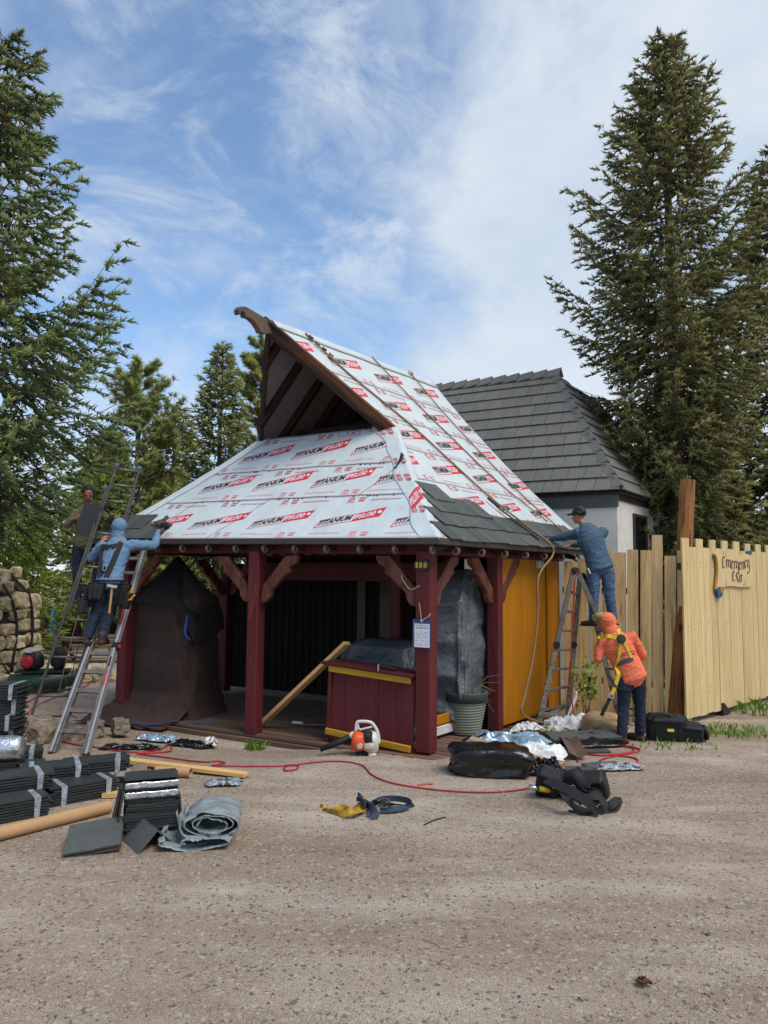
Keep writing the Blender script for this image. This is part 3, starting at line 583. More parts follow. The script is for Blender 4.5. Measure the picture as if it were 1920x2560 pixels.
# hip caps and ridge caps: folded tiles
def cap(c0, c1, s1, s2, wdt, h0, h1, name):
    up = Vector((0, 0, 1)); b = MB(); P0, P1 = [], []
    for c, h, P_ in ((c0, h0, P0), (c1, h1, P1)): P_ += [c + s1 * wdt + up * (h - .0), c + up * (h + .075), c + s2 * wdt + up * h]
    lowr = [p - up * .03 for p in P0] + [p - up * .03 for p in P1]
    vs = P0 + P1 + lowr; fs = [(0, 1, 4, 3), (1, 2, 5, 4), (6, 9, 10, 7), (7, 10, 11, 8), (0, 6, 7, 1), (1, 7, 8, 2), (3, 4, 10, 9), (4, 5, 11, 10), (0, 3, 9, 6), (2, 8, 11, 5)]
    b.add(vs, fs); b.obj(name, m_tile, bld)
dirF = (pf(1, 0, 0) - pf(0, 0, 0)).normalized(); dirR = (pr_(1, 0, 0) - pr_(0, 0, 0)).normalized()
for r_ in range(NROW):
    s0, s1 = SB * r_ / NROW, SB * (r_ + 1.15) / NROW; cap(Bp(s0 - .03, s0 - .03, lerp(ZE, ZT, s0 / SB)), Bp(s1, s1, lerp(ZE, ZT, s1 / SB)), dirF - Vector((0, 0, .0)), dirR, .17, .055, .02, 'hip_cap')
for i in range(11):
    a0 = SB - .12 + i * .33; cap(Bp(a0 - .02, SB, ZT + .03), Bp(a0 + .36, SB, ZT + .01), Vector((-B2.x, -B2.y, -.8)).normalized(), Vector((B2.x, B2.y, -.8)).normalized(), .16, .05, .01, 'ridge_cap')
# ================================================================== board fence
m_fence = mat('weathered_yellow_paint', '#dcb981', .85, var=.26, scale=7, bump=.8, bscale=34, grain=(.03, 0, 1), rv=.09, col2='#8d7650', edge=(.56, .72), dist=.014)
m_gate = mat('yellow_gate_paint', '#cbb27f', .75, var=.17, scale=6, bump=.5, bscale=30, grain=(0, 0, 1), rv=.07, col2='#a38c5a', edge=(.56, .74))
F0, F1 = Vector((2.90, 11.72, 0)), Vector((4.40, 10.86, 0)); fd = (F1 - F0).normalized(); fn_ = fd.cross(Vector((0, 0, 1))); FL = (F1 - F0).length
fence = thing('board_fence', 'weathered yellow-painted fence of uneven upright boards between the booth and the gate', 'fence', tuple((F0 + F1) / 2))
x = 0.; hs_ = [2.36, 2.40, 2.44, 2.52, 2.50, 2.54, 2.53, 2.76, 2.44, 2.52]; wds = [.20, .17, .18, .16, .19, .17, .17, .16, .17, .19]
for i, (h, wd) in enumerate(zip(hs_, wds)):
    lean = .035 + .03 * i / 9 + rnd.uniform(-.01, .01); p = F0 + fd * (x + wd / 2) + fn_ * rnd.uniform(-.012, .012)
    b = MB(); b.beam(p + Vector((0, 0, -.08)), p + fd * lean + Vector((0, 0, h)), wd - .010, .028, up=fn_, j=.004); b.obj('board', m_fence, fence)
    x += wd + (.012 if i != 1 else .03)
for z in (.5, 1.9): b = MB(); b.beam(F0 + Vector((0, 0, z)) - fn_ * .04, F1 + Vector((0, 0, z)) - fn_ * .04, .05, .09); b.obj('rail', m_dark, fence)
lp = thing('log_post', 'thick brown round log post standing beside the yellow gate', 'post', (4.36, 10.9, 0))
m_log = mat('orange_brown_log', '#94602f', .65, var=.4, scale=9, bump=.6, bscale=40, grain=(.08, 0, 1), col2='#4a2c18', edge=(.48, .66))
b = MB(); N_ = 9; b.tube([Vector((4.36, 10.92, -.1)).lerp(Vector((4.64, 10.92, 3.60)), i / N_) for i in range(N_ + 1)], [.128 - .018 * i / N_ + .003 * math.sin(i * 2.1) for i in range(N_ + 1)], 18); b.obj('trunk', m_log, lp, smooth=False)
for i in range(46):      # knots and drill holes
    z = rnd.uniform(.4, 3.5); a = rnd.uniform(PI * 1.05, PI * 1.95); c = Vector((4.36 + .28 * z / 3.6, 10.92, z)); rr = .126 - .018 * z / 3.6
    d = Vector((math.cos(a), math.sin(a), 0)); b = MB(frame(c + d * (rr - .004), Vector((0, 0, 1)), d)); b.lathe([(rnd.uniform(.006, .012), 0), (.004, .005)], 6); b.obj('knot', m_dark, lp)
# gate
G0, G1 = Vector((4.37, 10.58, .08)), Vector((6.42, 12.41, .10)); gd = (G1 - G0).normalized(); gn = gd.cross(Vector((0, 0, 1))); gn = gn if gn.y < 0 else -gn
gate = thing('yellow_gate', 'pale yellow plank gate with notched top hanging beside the log post', 'gate', tuple(G0))
x = 0.; i = 0
while x < 3.9:
    wd = rnd.uniform(.215, .235); top = 2.70 if i % 2 == 0 else 2.57
    if i > 8: top -= .02
    p = G0 + gd * (x + wd / 2) + gn * rnd.uniform(-.002, .002); b = MB(); b.beam(p + Vector((0, 0, rnd.uniform(-.012, .012))), p + gd * .004 + Vector((0, 0, top - .08)), wd - .010, .026, up=gn); b.obj('plank', m_gate, gate)
    x += wd; i += 1
nb_ = MB()
for i in range(17):
    for z in (.32, .38, 1.28, 1.34, 2.18, 2.24):
        c = G0 + gd * (.06 + i * .225 + rnd.uniform(.0, .12)) + Vector((0, 0, z + rnd.uniform(-.02, .02))) + gn * .014; nb_.T = frame(c, gd, gn); nb_.lathe([(.006, -.002), (.006, .002)], 6)
nb_.obj('nail_heads', m_dark, gate, kind='stuff')
for z in (.35, 1.3, 2.2): b = MB(); b.beam(G0 - gn * .045 + Vector((0, 0, z)), G0 + gd * 3.4 - gn * .045 + Vector((0, 0, z)), .05, .1); b.obj('rail', m_dark, gate)
b = MB(); c = G0 + gd * 1.15 + gn * -.1; b.prism([c + Vector((0, 0, -.08)), c + gd * .28 + Vector((0, 0, -.08)), c + gd * .06 + Vector((0, 0, .10)), c + Vector((0, 0, .10))], (0, 0, 0), gn * .14); b.obj('foot_block', m_dark, gate)
# sign board in the form of a scroll
m_scroll = mat('scroll_tan_paint', '#cab281', .7, var=.06, scale=6, bump=.1); m_scre = mat('scroll_ochre_edge', '#a5762f', .6); m_blue = mat('scroll_blue_paint', '#2b4f7a', .5); m_ink = mat('scroll_plum_lettering', '#5b3436', .6, bump=0)
sg = thing('scroll_sign', 'tan scroll-shaped sign lettered Emergency Exit fixed to the yellow gate', 'sign', tuple(G0 + gd * 1.7 + Vector((0, 0, 2.1))))
SG0 = G0 + gd * 1.0 + gn * .022
def sgp(x, y, h=0.): return SG0 + gd * x + Vector((0, 0, y)) + gn * h     # x 0..0.86, y height in gate
def curve(pts, n=6):
    out_ = []
    for i in range(len(pts) - 1):
        p0, p1, p2, p3 = pts[max(i - 1, 0)], pts[i], pts[i + 1], pts[min(i + 2, len(pts) - 1)]
        for k in range(n):
            t = k / n; out_.append(tuple(.5 * ((2 * b_) + (-a_ + c_) * t + (2 * a_ - 5 * b_ + 4 * c_ - d_) * t * t + (-a_ + 3 * b_ - 3 * c_ + d_) * t ** 3) for a_, b_, c_, d_ in zip(p0, p1, p2, p3)))
    return out_ + [tuple(pts[-1])]
SX, SY = 1.42 / 1025, .73 / 1230
def zs(x, y): return ((x - 440) * SX, 2.46 - (y - 190) * SY)      # drawing units of the sign
outl = curve([zs(455, 285), zs(520, 200), zs(650, 195), zs(760, 215), zs(900, 265), zs(1080, 290), zs(1250, 280), zs(1370, 235)]) + curve([zs(1450, 290), zs(1440, 500), zs(1460, 800), zs(1455, 1100), zs(1400, 1165)]) + curve([zs(1380, 1165), zs(1150, 1180), zs(900, 1140), zs(750, 1140), zs(620, 1165)]) + curve([zs(600, 1160), zs(560, 1250), zs(470, 1250), zs(470, 1100), zs(505, 700), zs(490, 450)])
b = MB(); b.prism([sgp(x, y) for x, y in outl], (0, 0, 0), gn * .028); b.obj('board', m_scroll, sg)
lft = curve([zs(445, 300), zs(490, 450), zs(500, 700), zs(470, 1000), zs(440, 1230)]); b = MB()
b.tube([sgp(x - .012, y, .02) for x, y in lft], .026, 6); b.obj('rolled_edge', m_scre, sg, smooth=True)
b = MB(); c = zs(525, 1290); b.prism([sgp(c[0] + .10 * math.cos(t), c[1] + .085 * math.sin(t), 0) for t in np.linspace(0, 2 * PI, 18)[:-1]], (0, 0, 0), gn * .045); b.obj('scroll_curl', m_blue, sg)
b = MB(); c = zs(560, 1235); b.prism([sgp(c[0] + .06 * math.cos(t), c[1] + .05 * math.sin(t), .045) for t in np.linspace(0, 2 * PI, 14)[:-1]], (0, 0, 0), gn * .006); b.obj('scroll_curl', m_scre, sg)
b = MB(); c = zs(1405, 215); b.prism([sgp(c[0] + .085 * math.cos(t), c[1] + .036 * math.sin(t), -.01) for t in np.linspace(0, 2 * PI, 14)[:-1]], (0, 0, 0), gn * .045); b.obj('scroll_curl', m_blue, sg)
for pts in ([(665, 190), (672, 300)], [(735, 205), (722, 360)], [(712, 960), (712, 1140)], [(1232, 980), (1240, 1165)], [(1190, 1100), (1190, 1165)]):
    b = MB(); b.tube([sgp(*zs(*q_), .029) for q_ in pts], [.003, .005], 4); b.obj('crack', m_ink, sg)
# broad-nib lettering, stroke by stroke, in the sign's own drawing units
GL = {'E': [[(690, 395), (655, 360), (630, 420), (635, 560), (650, 655), (700, 610)], [(640, 510), (690, 470)]],
      'm': [[(735, 430), (735, 640)], [(735, 450), (775, 430), (785, 470), (785, 640)], [(785, 460), (830, 440), (838, 480), (838, 650)]],
      'e1': [[(870, 560), (915, 520), (900, 460), (868, 490), (868, 620), (890, 670), (920, 640)]], 'r': [[(950, 470), (950, 690)], [(950, 500), (985, 465), (1000, 490)]],
      'g': [[(1045, 490), (1010, 490), (1008, 620), (1030, 650), (1055, 610)], [(1060, 480), (1060, 780), (1030, 800), (1005, 780)]], 'e2': [[(1085, 590), (1130, 550), (1115, 490), (1085, 520), (1085, 640), (1110, 690), (1135, 660)]],
      'n': [[(1165, 470), (1165, 690)], [(1165, 500), (1205, 470), (1215, 500), (1215, 690)]], 'c': [[(1290, 450), (1260, 430), (1250, 480), (1250, 600), (1270, 650), (1295, 620)]], 'y': [[(1320, 420), (1320, 590), (1345, 610)], [(1365, 400), (1375, 720), (1345, 790), (1305, 770)]],
      'E2': [[(940, 790), (910, 745), (888, 800), (890, 920), (910, 1010), (955, 960)], [(893, 880), (940, 840)]], 'x': [[(985, 830), (1050, 1040)], [(1050, 830), (960, 1010)]], 'i': [[(1085, 850), (1085, 1040)], [(1082, 800), (1092, 810)]], 't': [[(1125, 840), (1130, 1040)], [(1105, 850), (1165, 865)]]}
nib = Vector((.031, .018))
for k_, strokes in GL.items():
    b = MB(); vs = []; fs = []
    for st_ in strokes:
        pts = curve(st_, 4) if len(st_) > 2 else st_
        n0 = len(vs)
        for (x, y) in pts: a, c = zs(x, y); vs += [sgp(a - nib.x * .6, c - nib.y * .6, .0305), sgp(a + nib.x * .6, c + nib.y * .6, .0305), sgp(a - nib.x * .2 + .004, c + nib.y * .2 + .002, .0312)]
        for i in range(len(pts) - 1): q_ = n0 + 3 * i; fs += [(q_, q_ + 3, q_ + 4, q_ + 1), (q_, q_ + 3, q_ + 5, q_ + 2)]
    b.add(vs, fs); b.obj('letter', m_ink, sg)
# ================================================================== left background: stone tower, fence, posts, table, shed
def rock_mesh(c, sz, seed, sub=2, rot=0., amp=.28, sq=.72):
    bmx = bmesh.new(); bmesh.ops.create_icosphere(bmx, subdivisions=sub, radius=1); vs = []; cr_, sr_ = math.cos(rot), math.sin(rot)
    for v_ in bmx.verts:
        n = v_.co.normalized(); k = 1 + amp * noise.noise(n * 1.3 + Vector((seed * 7.3, seed, 2))) + amp * .5 * noise.noise(n * 3.1 + Vector((seed, seed * 3.1, 5)))
        q = Vector((max(-sq, min(sq, n.x)) / sq, max(-sq, min(sq, n.y)) / sq, max(-sq, min(sq, n.z)) / sq)) * k
        x, y = q.x * sz[0] / 2, q.y * sz[1] / 2; vs.append((c[0] + x * cr_ - y * sr_, c[1] + x * sr_ + y * cr_, c[2] + q.z * sz[2] / 2))
    fs = [[w_.index for w_ in f.verts] for f in bmx.faces]; bmx.free(); return vs, fs
m_rock = mat('cream_field_stone', '#cbb894', .9, var=.35, scale=4, bump=.6, bscale=18, rv=.22, col2='#75644c', edge=(.45, .7), dist=.02)
m_rockd = mat('grey_brown_stone', '#867866', .9, var=.35, scale=6, bump=.6, bscale=24, rv=.2, col2='#5e5346', edge=(.45, .7), dist=.02)
tw = thing('stone_tower', 'rounded tower of mortared cream field stones with black cables draped over it', 'tower', (-8.4, 15.3, 0))
core = MB(); core.lathe([(1.05, 0), (1.0, .9), (.9, 1.6), (.6, 2.0), (.1, 2.1)], 20, (-8.4, 15.3, 0)); core.obj('mortar_core', mat('dark_mortar', '#3b342b', .95), tw)
z = .15; k_ = 0
while z < 2.15:
    r_ = 1.06 - .13 * (z / 1.4) - (.35 * sm(z, 1.5, 2.2)); n = int(2 * PI * r_ / .42); h = rnd.uniform(.24, .36)
    for i in range(n):
        a = 2 * PI * (i + .5 * (k_ % 2) + rnd.uniform(-.15, .15)) / n
        if math.sin(a) > .55: continue
        v_, f_ = rock_mesh((-8.4 + r_ * math.cos(a), 15.3 + r_ * math.sin(a), z + rnd.uniform(-.04, .04)), (rnd.uniform(.2, .34), rnd.uniform(.30, .42), h * rnd.uniform(.72, .98)), k_ * 31 + i, 2, a, .30); mesh_obj('stone', v_, f_, m_rock, tw)
    z += h * .92; k_ += 1
for a0 in (-.35, -.75, -1.1, -1.5):
    pts = []
    for t in np.linspace(0, 1, 14): a = a0 + .12 * math.sin(t * 5 + a0) + .25 * t; rr = 1.2 - .2 * (1 - t) - .35 * sm(1 - t, .75, 1); pts.append((-8.4 + rr * math.cos(a), 15.3 + rr * math.sin(a), 2.15 - 2.1 * t))
    b = MB(); b.tube(pts, .03, 6); b.obj('cable', mat('black_cable', '#16171a', .5), tw, smooth=True)
for i, (x, y, s_) in enumerate(((-7.6, 13.6, .7), (-7.15, 13.2, .62), (-6.7, 13.7, .55), (-7.9, 12.9, .6), (-6.5, 14.3, .75), (-5.9, 14.8, .6), (-5.4, 14.3, .5), (-5.0, 14.6, .55), (-6.9, 14.6, .8), (-7.4, 12.4, .5))):
    v_, f_ = rock_mesh((x, y, s_ * .16), (s_, s_ * .8, s_ * .5), 90 + i, 3, rnd.uniform(0, 6)); tag(mesh_obj('field_stone', v_, f_, m_rock, smooth=False), 'cream field stone lying in the rough row at the foot of the stone tower', 'stone', 'stones at the foot of the tower')
m_bf = mat('brown_fence_wood', '#3e2a1c', .85, var=.3, scale=4, bump=.3, grain=(0, 0, 1), rv=.2)
bf = thing('brown_fence', 'low dark brown board fence far behind the dark ladder', 'fence', (-8.5, 21.6, 0))
x = -11.4
while x < -4.6: b = MB(); b.beam((x, 21.6 + (x + 11) * .12, 0), (x, 21.6 + (x + 11) * .12, 1.12 + rnd.uniform(-.02, .02)), .135, .03, up=(0, 1, 0)); b.obj('board', m_bf, bf); x += .14
m_bp = mat('light_blue_paint', '#4f9bd0', .5, var=.1)
for i, (x, y, h) in enumerate(((-8.85, 19.5, 1.22), (-8.0, 19.9, 1.2))):
    o = thing('blue_post', ('light blue post beside the stone tower', 'light blue post seen between the rungs of the dark ladder')[i], 'post', (x, y, 0), 'light blue posts'); b = MB(); b.box((x, y, h / 2), (.11, .11, h)); b.obj('shaft', m_bp, o, bevel=.01); b = MB(); b.box((x, y, h + .015), (.14, .14, .03)); b.obj('cap', m_bp, o)
pt = thing('picnic_table', 'low weathered grey picnic table behind the dark ladder', 'table', (-6.9, 17.3, 0)); m_gw = mat('grey_weathered_wood', '#6b5c50', .85, var=.25, scale=5, bump=.3, rv=.15)
for i in range(5): b = MB(); b.box((-6.9, 16.95 + i * .16, .55), (1.8, .145, .04)); b.obj('top_board', m_gw, pt)
for s_ in (-.5, 1.1): b = MB(); b.box((-6.9, 16.95 + s_, .32), (1.8, .22, .04)); b.obj('bench', m_gw, pt)
for s_ in (-.6, .6): b = MB(); b.beam((-6.9 + s_, 16.75, 0), (-6.9 + s_, 17.25, .53), .05, .1); b.beam((-6.9 + s_, 17.75, 0), (-6.9 + s_, 17.25, .53), .05, .1); b.obj('trestle', m_gw, pt)
o = thing('red_rail', 'long dull red timber rail lying low in front of the brown fence', 'rail', (-7.4, 19.2, .3)); b = MB(); b.beam((-8.8, 19.2, .38), (-5.9, 19.5, .38), .1, .08); b.obj('rail', mat('dull_red_paint', '#a3463a', .7), o)
for x in (-8.4, -7.2, -6.1): b = MB(); b.box((x, 19.3, .17), (.1, .1, .36)); b.obj('stub_post', m_gw, o)
sh = thing('shingled_shed', 'small shed with a brown shingle roof far behind the left worker', 'shed', (-8.2, 24.5, 0))
b = MB(); b.box((-8.2, 24.6, .7), (2.4, 2, 1.4)); b.obj('wall', mat('shed_wall', '#4a3b30', .9), sh)
for r_ in range(6):
    for i in range(12): b = MB(); b.beam((-9.5 + i * .22 + .1 * (r_ % 2), 23.45 + r_ * .17, 1.32 + r_ * .13), (-9.5 + i * .22 + .1 * (r_ % 2), 23.68 + r_ * .17, 1.48 + r_ * .13), .21, .02, up=(0, -.6, 1)); b.obj('shingle', mat('brown_shingle', '#7a5f4c', .9, var=.2, rv=.25), sh)
b = MB(); b.prism([(-9.6, 23.4, 1.28), (-9.6, 24.5, 2.1), (-9.6, 25.6, 1.28)], (0, 0, 0), (2.8, 0, 0)); b.obj('roof', _MC['shed_wall'], sh)
# ================================================================== trees
def foliage_mat(name, dark, light, rough=.6):
    m = bpy.data.materials.new(name); m.use_nodes = True; t = m.node_tree; N = t.nodes; b = N['Principled BSDF']; b.inputs['Roughness'].default_value = rough; b.inputs['Specular IOR Level'].default_value = .25
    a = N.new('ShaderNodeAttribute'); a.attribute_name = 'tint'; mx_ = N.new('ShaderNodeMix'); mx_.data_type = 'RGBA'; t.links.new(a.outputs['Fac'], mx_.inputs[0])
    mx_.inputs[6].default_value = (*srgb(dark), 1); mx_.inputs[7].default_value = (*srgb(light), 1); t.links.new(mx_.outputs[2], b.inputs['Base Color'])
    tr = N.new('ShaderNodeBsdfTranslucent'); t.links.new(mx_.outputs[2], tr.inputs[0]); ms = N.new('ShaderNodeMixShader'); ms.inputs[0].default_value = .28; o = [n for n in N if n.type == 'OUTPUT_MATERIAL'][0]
    t.links.new(b.outputs[0], ms.inputs[1]); t.links.new(tr.outputs[0], ms.inputs[2]); t.links.new(ms.outputs[0], o.inputs[0]); return m
def nrm(a): return a / np.maximum(1e-9, np.linalg.norm(a, axis=-1, keepdims=True))
def spindles(P_, D, ln, rad, rs, tint):
    """thin tapering needle shoots: a ring of three and a tip"""
    n = len(P_); up = np.tile(np.array([0., 0, 1]), (n, 1)) + .01 * rs.randn(n, 3); a = nrm(np.cross(D, up)); b = np.cross(D, a); ph = rs.rand(n) * 6.28
    V = np.zeros((n, 4, 3)); V[:, 3] = P_ + D * ln[:, None]; mid = P_ + D * (ln * .06)[:, None]
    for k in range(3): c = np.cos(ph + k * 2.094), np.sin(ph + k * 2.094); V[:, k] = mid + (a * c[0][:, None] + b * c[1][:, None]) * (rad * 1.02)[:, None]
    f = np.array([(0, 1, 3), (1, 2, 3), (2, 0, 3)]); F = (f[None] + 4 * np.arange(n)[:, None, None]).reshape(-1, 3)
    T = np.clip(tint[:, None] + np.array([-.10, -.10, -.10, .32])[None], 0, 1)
    return V.reshape(-1, 3), F, T.ravel()
def attr(o, T):
    at = o.data.attributes.new('tint', 'FLOAT', 'POINT'); at.data.foreach_set('value', np.asarray(T, dtype=np.float32))
m_bark = mat('spruce_bark', '#5a4a40', .9, var=.3, scale=6, bump=.6, bscale=20, grain=(0, 0, 1))
m_cone = mat('russet_cones', '#8a5332', .8, var=.25)
def spruce(x, y, H, Rm, mt, label, seed, hmin=.6, shoots=9, whorl=.34, ls=.15, cones=0, group=None, prof=None, droop=.35, name='spruce_tree', rad=.14, sparse=1., nb=6, z0=0., asym=None):
    rs = np.random.RandomState(seed); t = thing(name, label, 'tree', (x, y, z0), group)
    tb = MB(); rad0 = H * .013 + .03; tb.tube([(x + .02 * math.sin(i * 1.7 + seed), y, z0 + H * i / 10) for i in range(11)], [rad0 * (1 - .93 * i / 10) + .006 for i in range(11)], 9)
    SP, SD, SL, ST = [], [], [], []; CP = []
    h = hmin
    while h < H * .985:
        u = h / H; Rh = (prof(u) if prof else Rm * min(1, (1 - u) ** .8 * 1.12) * min(1, .62 + u * 1.6)); n = max(3, int(nb + rs.randint(-1, 2)) if u < .9 else 4); a0 = rs.rand() * 6.28
        for k in range(n):
            az = a0 + 2 * PI * k / n + rs.randn() * .22; L_ = Rh * (.72 + .42 * rs.rand())
            if asym: L_ *= asym(az, u)
            if rs.rand() > .985 * sparse: continue
            up = .62 * u - .14 * (1 - u) + .08 * rs.randn(); d0 = np.array((math.cos(az), math.sin(az), 0.)); s = np.linspace(0, 1, 7); zz_ = up * s - droop * (1 - u) * s * (1 - s) * 1.6 + .12 * s ** 3
            pts = np.array((x, y, z0 + h + rs.rand() * whorl * .6)) + d0[None] * (L_ * s)[:, None] + np.array((0, 0, 1.))[None] * (L_ * zz_)[:, None] + (np.cumsum(rs.randn(7, 3) * .018 * L_, 0) * s[:, None])
            tb.tube([tuple(q) for q in pts[[0, 2, 4, 6]]], [.010 + .012 * L_ / 2, .012, .009, .004], 4, cap=False)
            side = nrm(np.cross(d0, (0, 0, 1.))); nt_ = int(4 + L_ * 6.5)
            for j in range(nt_):
                tt = .16 + .84 * (j + rs.rand()) / nt_; i0 = min(5, int(tt * 6)); fr = tt * 6 - i0; bp = pts[i0] * (1 - fr) + pts[i0 + 1] * fr; fw = nrm(pts[i0 + 1] - pts[i0])
                sgn = 1 if j % 2 else -1; tl = (.16 + .34 * L_ * (1 - tt) ** .7 * (.5 + .6 * rs.rand())) if tt < .95 else .2
                td = nrm(fw * (.75 + .3 * rs.rand()) + side * sgn * (.85 * (1 - .6 * tt)) + np.array((0, 0, -.18 - droop * .6 * rs.rand())))
                ks = max(2, int(shoots * (tl / .35) ** .8)); q = rs.rand(ks); q[0] = 1
                pp = bp[None] + td[None] * (tl * q)[:, None] + np.array((0, 0, -1.))[None] * (tl * .28 * q ** 2)[:, None]
                dd = nrm(td[None] * 1.0 + rs.randn(ks, 3) * .55 + np.array((0, 0, .0)))
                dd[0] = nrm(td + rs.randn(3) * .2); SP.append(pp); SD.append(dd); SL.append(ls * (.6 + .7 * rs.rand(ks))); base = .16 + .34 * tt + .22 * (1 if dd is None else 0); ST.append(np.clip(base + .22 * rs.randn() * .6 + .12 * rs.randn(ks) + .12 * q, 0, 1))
            if cones and u > .42 and rs.rand() < cones:
                for _ in range(rs.randint(3, 8)): w_ = rs.rand(); c_ = pts[5] * (1 - w_) + pts[rs.randint(3, 7)] * w_ + rs.randn(3) * np.array((.07, .07, .03)); CP.append(c_)
        h += whorl * (.75 + .5 * rs.rand()) * (1 if u < .75 else .72)
    # leader
    for k in range(30): hh = H * (1 - .07 * rs.rand()); SP.append(np.array([[x, y, z0 + hh]])); SD.append(nrm(np.array([[rs.randn() * .6, rs.randn() * .6, .8]]))); SL.append(np.array([ls * 1.1])); ST.append(np.array([.5]))
    tb.obj('trunk', m_bark, t)
    P_, D, ln, T = np.concatenate(SP), np.concatenate(SD), np.concatenate(SL), np.concatenate(ST)
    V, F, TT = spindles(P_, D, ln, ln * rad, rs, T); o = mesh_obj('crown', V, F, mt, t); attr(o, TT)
    if CP:
        CP = np.array(CP); n = len(CP); dn = nrm(np.tile(np.array((0, 0, -1.)), (n, 1)) + .25 * rs.randn(n, 3)); V, F, TT = spindles(CP, dn, .08 + .04 * rs.rand(n), .022 + .007 * rs.rand(n), rs, rs.rand(n)); c = mesh_obj('cones', V, F, m_cone, t); c['kind'] = 'stuff'
    return len(P_)
def pine(x, y, H, Rm, mt, label, seed, hmin=1.5, puffs=420, needles=24, nl=.20, group=None, prof=None):
    rs = np.random.RandomState(seed); t = thing('pine_tree', label, 'tree', (x, y, 0), group); tb = MB()
    tb.tube([(x + .05 * math.sin(i + seed), y, H * i / 9) for i in range(10)], [.16 * (1 - .9 * i / 9) + .01 for i in range(10)], 8); PP, PD = [], []
    h = hmin
    while h < H:
        u = h / H; Rh = prof(u) if prof else Rm * (.55 + .9 * u) * max(.12, (1 - u ** 2.2)) ** .7
        for k in range(7):
            az = rs.rand() * 6.28; L_ = Rh * (.55 + .55 * rs.rand()); d0 = np.array((math.cos(az), math.sin(az), .25 + .35 * u + .15 * rs.randn())); s = np.linspace(0, 1, 5); pts = np.array((x, y, h)) + d0[None] * (L_ * s)[:, None] + np.array((0, 0, .25))[None] * (L_ * s ** 2)[:, None]
            tb.tube([tuple(q) for q in pts], [.03, .024, .018, .012, .006], 4, cap=False)
            for j in range(int(7 + L_ * 9)):
                tt = .35 + .65 * rs.rand(); p = pts[0] + (pts[-1] - pts[0]) * tt + rs.randn(3) * .20 * L_ * .5 * tt; PP.append(p); PD.append(nrm(d0 + rs.randn(3) * .5 + np.array((0, 0, .5))))
        h += .38 * (.7 + .6 * rs.rand())
    tb.obj('trunk', m_bark, t); PP, PD = np.array(PP), np.array(PD); n = len(PP); P_ = np.repeat(PP, needles, 0); D = nrm(np.repeat(PD, needles, 0) * .75 + rs.randn(n * needles, 3) * .62)
    T = np.clip(np.repeat(.25 + .45 * rs.rand(n), needles) + .15 * rs.randn(n * needles), 0, 1); ln = nl * (.65 + .6 * rs.rand(n * needles)); V, F, TT = spindles(P_, D, ln, np.full(n * needles, .013), rs, T); o = mesh_obj('crown', V, F, mt, t); attr(o, TT); return n * needles
def leafy(name, x, y, z, sz, n, mt, label, seed, ls=.07, cat='shrub', stems=6, group=None, shell=.45):
    """broad-leaved shrub: stems and single folded leaves"""
    rs = np.random.RandomState(seed); t = thing(name, label, cat, (x, y, z), group); b = MB(); tips = []
    for i in range(stems):
        a = rs.rand() * 6.28; e = np.array((x + sz[0] * .42 * math.cos(a) * rs.rand() ** .5, y + sz[1] * .42 * math.sin(a) * rs.rand() ** .5, z + sz[2] * (.55 + .4 * rs.rand()))); m_ = np.array((x + rs.randn() * .03, y + rs.randn() * .03, z)); b.tube([tuple(m_), tuple((m_ * .45 + e * .55) + rs.randn(3) * .04), tuple(e)], [.008 + .01 * sz[2] * .2, .006, .003], 4, cap=False); tips += [e, m_ * .3 + e * .7]
    b.obj('stem', m_bark, t); tips = np.array(tips); c = tips[rs.randint(0, len(tips), n)] + rs.randn(n, 3) * np.array(sz) * .16
    d = nrm(rs.randn(n, 3) + np.array((0, 0, -.2))); up = nrm(rs.randn(n, 3) * .5 + np.array((0, -.3, 1))); s_ = nrm(np.cross(d, up)); u_ = np.cross(s_, d); l = ls * (.6 + .8 * rs.rand(n))[:, None]; V = np.stack([c, c + d * l * .5 + s_ * l * .3 + u_ * l * .08, c + d * l, c + d * l * .5 - s_ * l * .3 + u_ * l * .08], 1).reshape(-1, 3)
    F = (np.array([(0, 1, 2), (0, 2, 3)])[None] + 4 * np.arange(n)[:, None, None]).reshape(-1, 3); o = mesh_obj('foliage', V, F, mt, t); attr(o, np.clip(np.repeat(rs.rand(n), 4) + np.tile((-.15, 0, .2, 0), n), 0, 1))
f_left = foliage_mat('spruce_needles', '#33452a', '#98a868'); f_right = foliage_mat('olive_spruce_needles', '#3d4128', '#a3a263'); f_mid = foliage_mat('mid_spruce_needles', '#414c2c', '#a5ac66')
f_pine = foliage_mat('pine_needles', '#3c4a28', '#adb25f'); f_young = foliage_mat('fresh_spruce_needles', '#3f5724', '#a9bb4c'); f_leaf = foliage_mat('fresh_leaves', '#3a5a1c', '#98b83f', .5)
cnt = 0
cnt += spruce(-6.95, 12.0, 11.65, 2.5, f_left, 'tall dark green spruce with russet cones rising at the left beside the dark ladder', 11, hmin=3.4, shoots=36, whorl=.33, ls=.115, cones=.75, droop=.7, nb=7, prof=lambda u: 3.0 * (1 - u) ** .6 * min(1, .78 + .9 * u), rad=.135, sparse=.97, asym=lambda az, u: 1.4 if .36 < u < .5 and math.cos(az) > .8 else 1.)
cnt += spruce(6.55, 16.0, 14.9, 2.7, f_right, 'tall olive green spruce rising behind the log post and the stucco building', 5, hmin=1.2, shoots=30, whorl=.30, ls=.12, cones=.6, droop=.6, nb=8, sparse=.97, prof=lambda u: float(np.interp(u, (0, .3, .42, .52, .63, .72, .8, .9, 1), (1.6, 1.85, 2.05, 2.35, 2.2, 1.55, 1.2, .72, .1))), rad=.135)
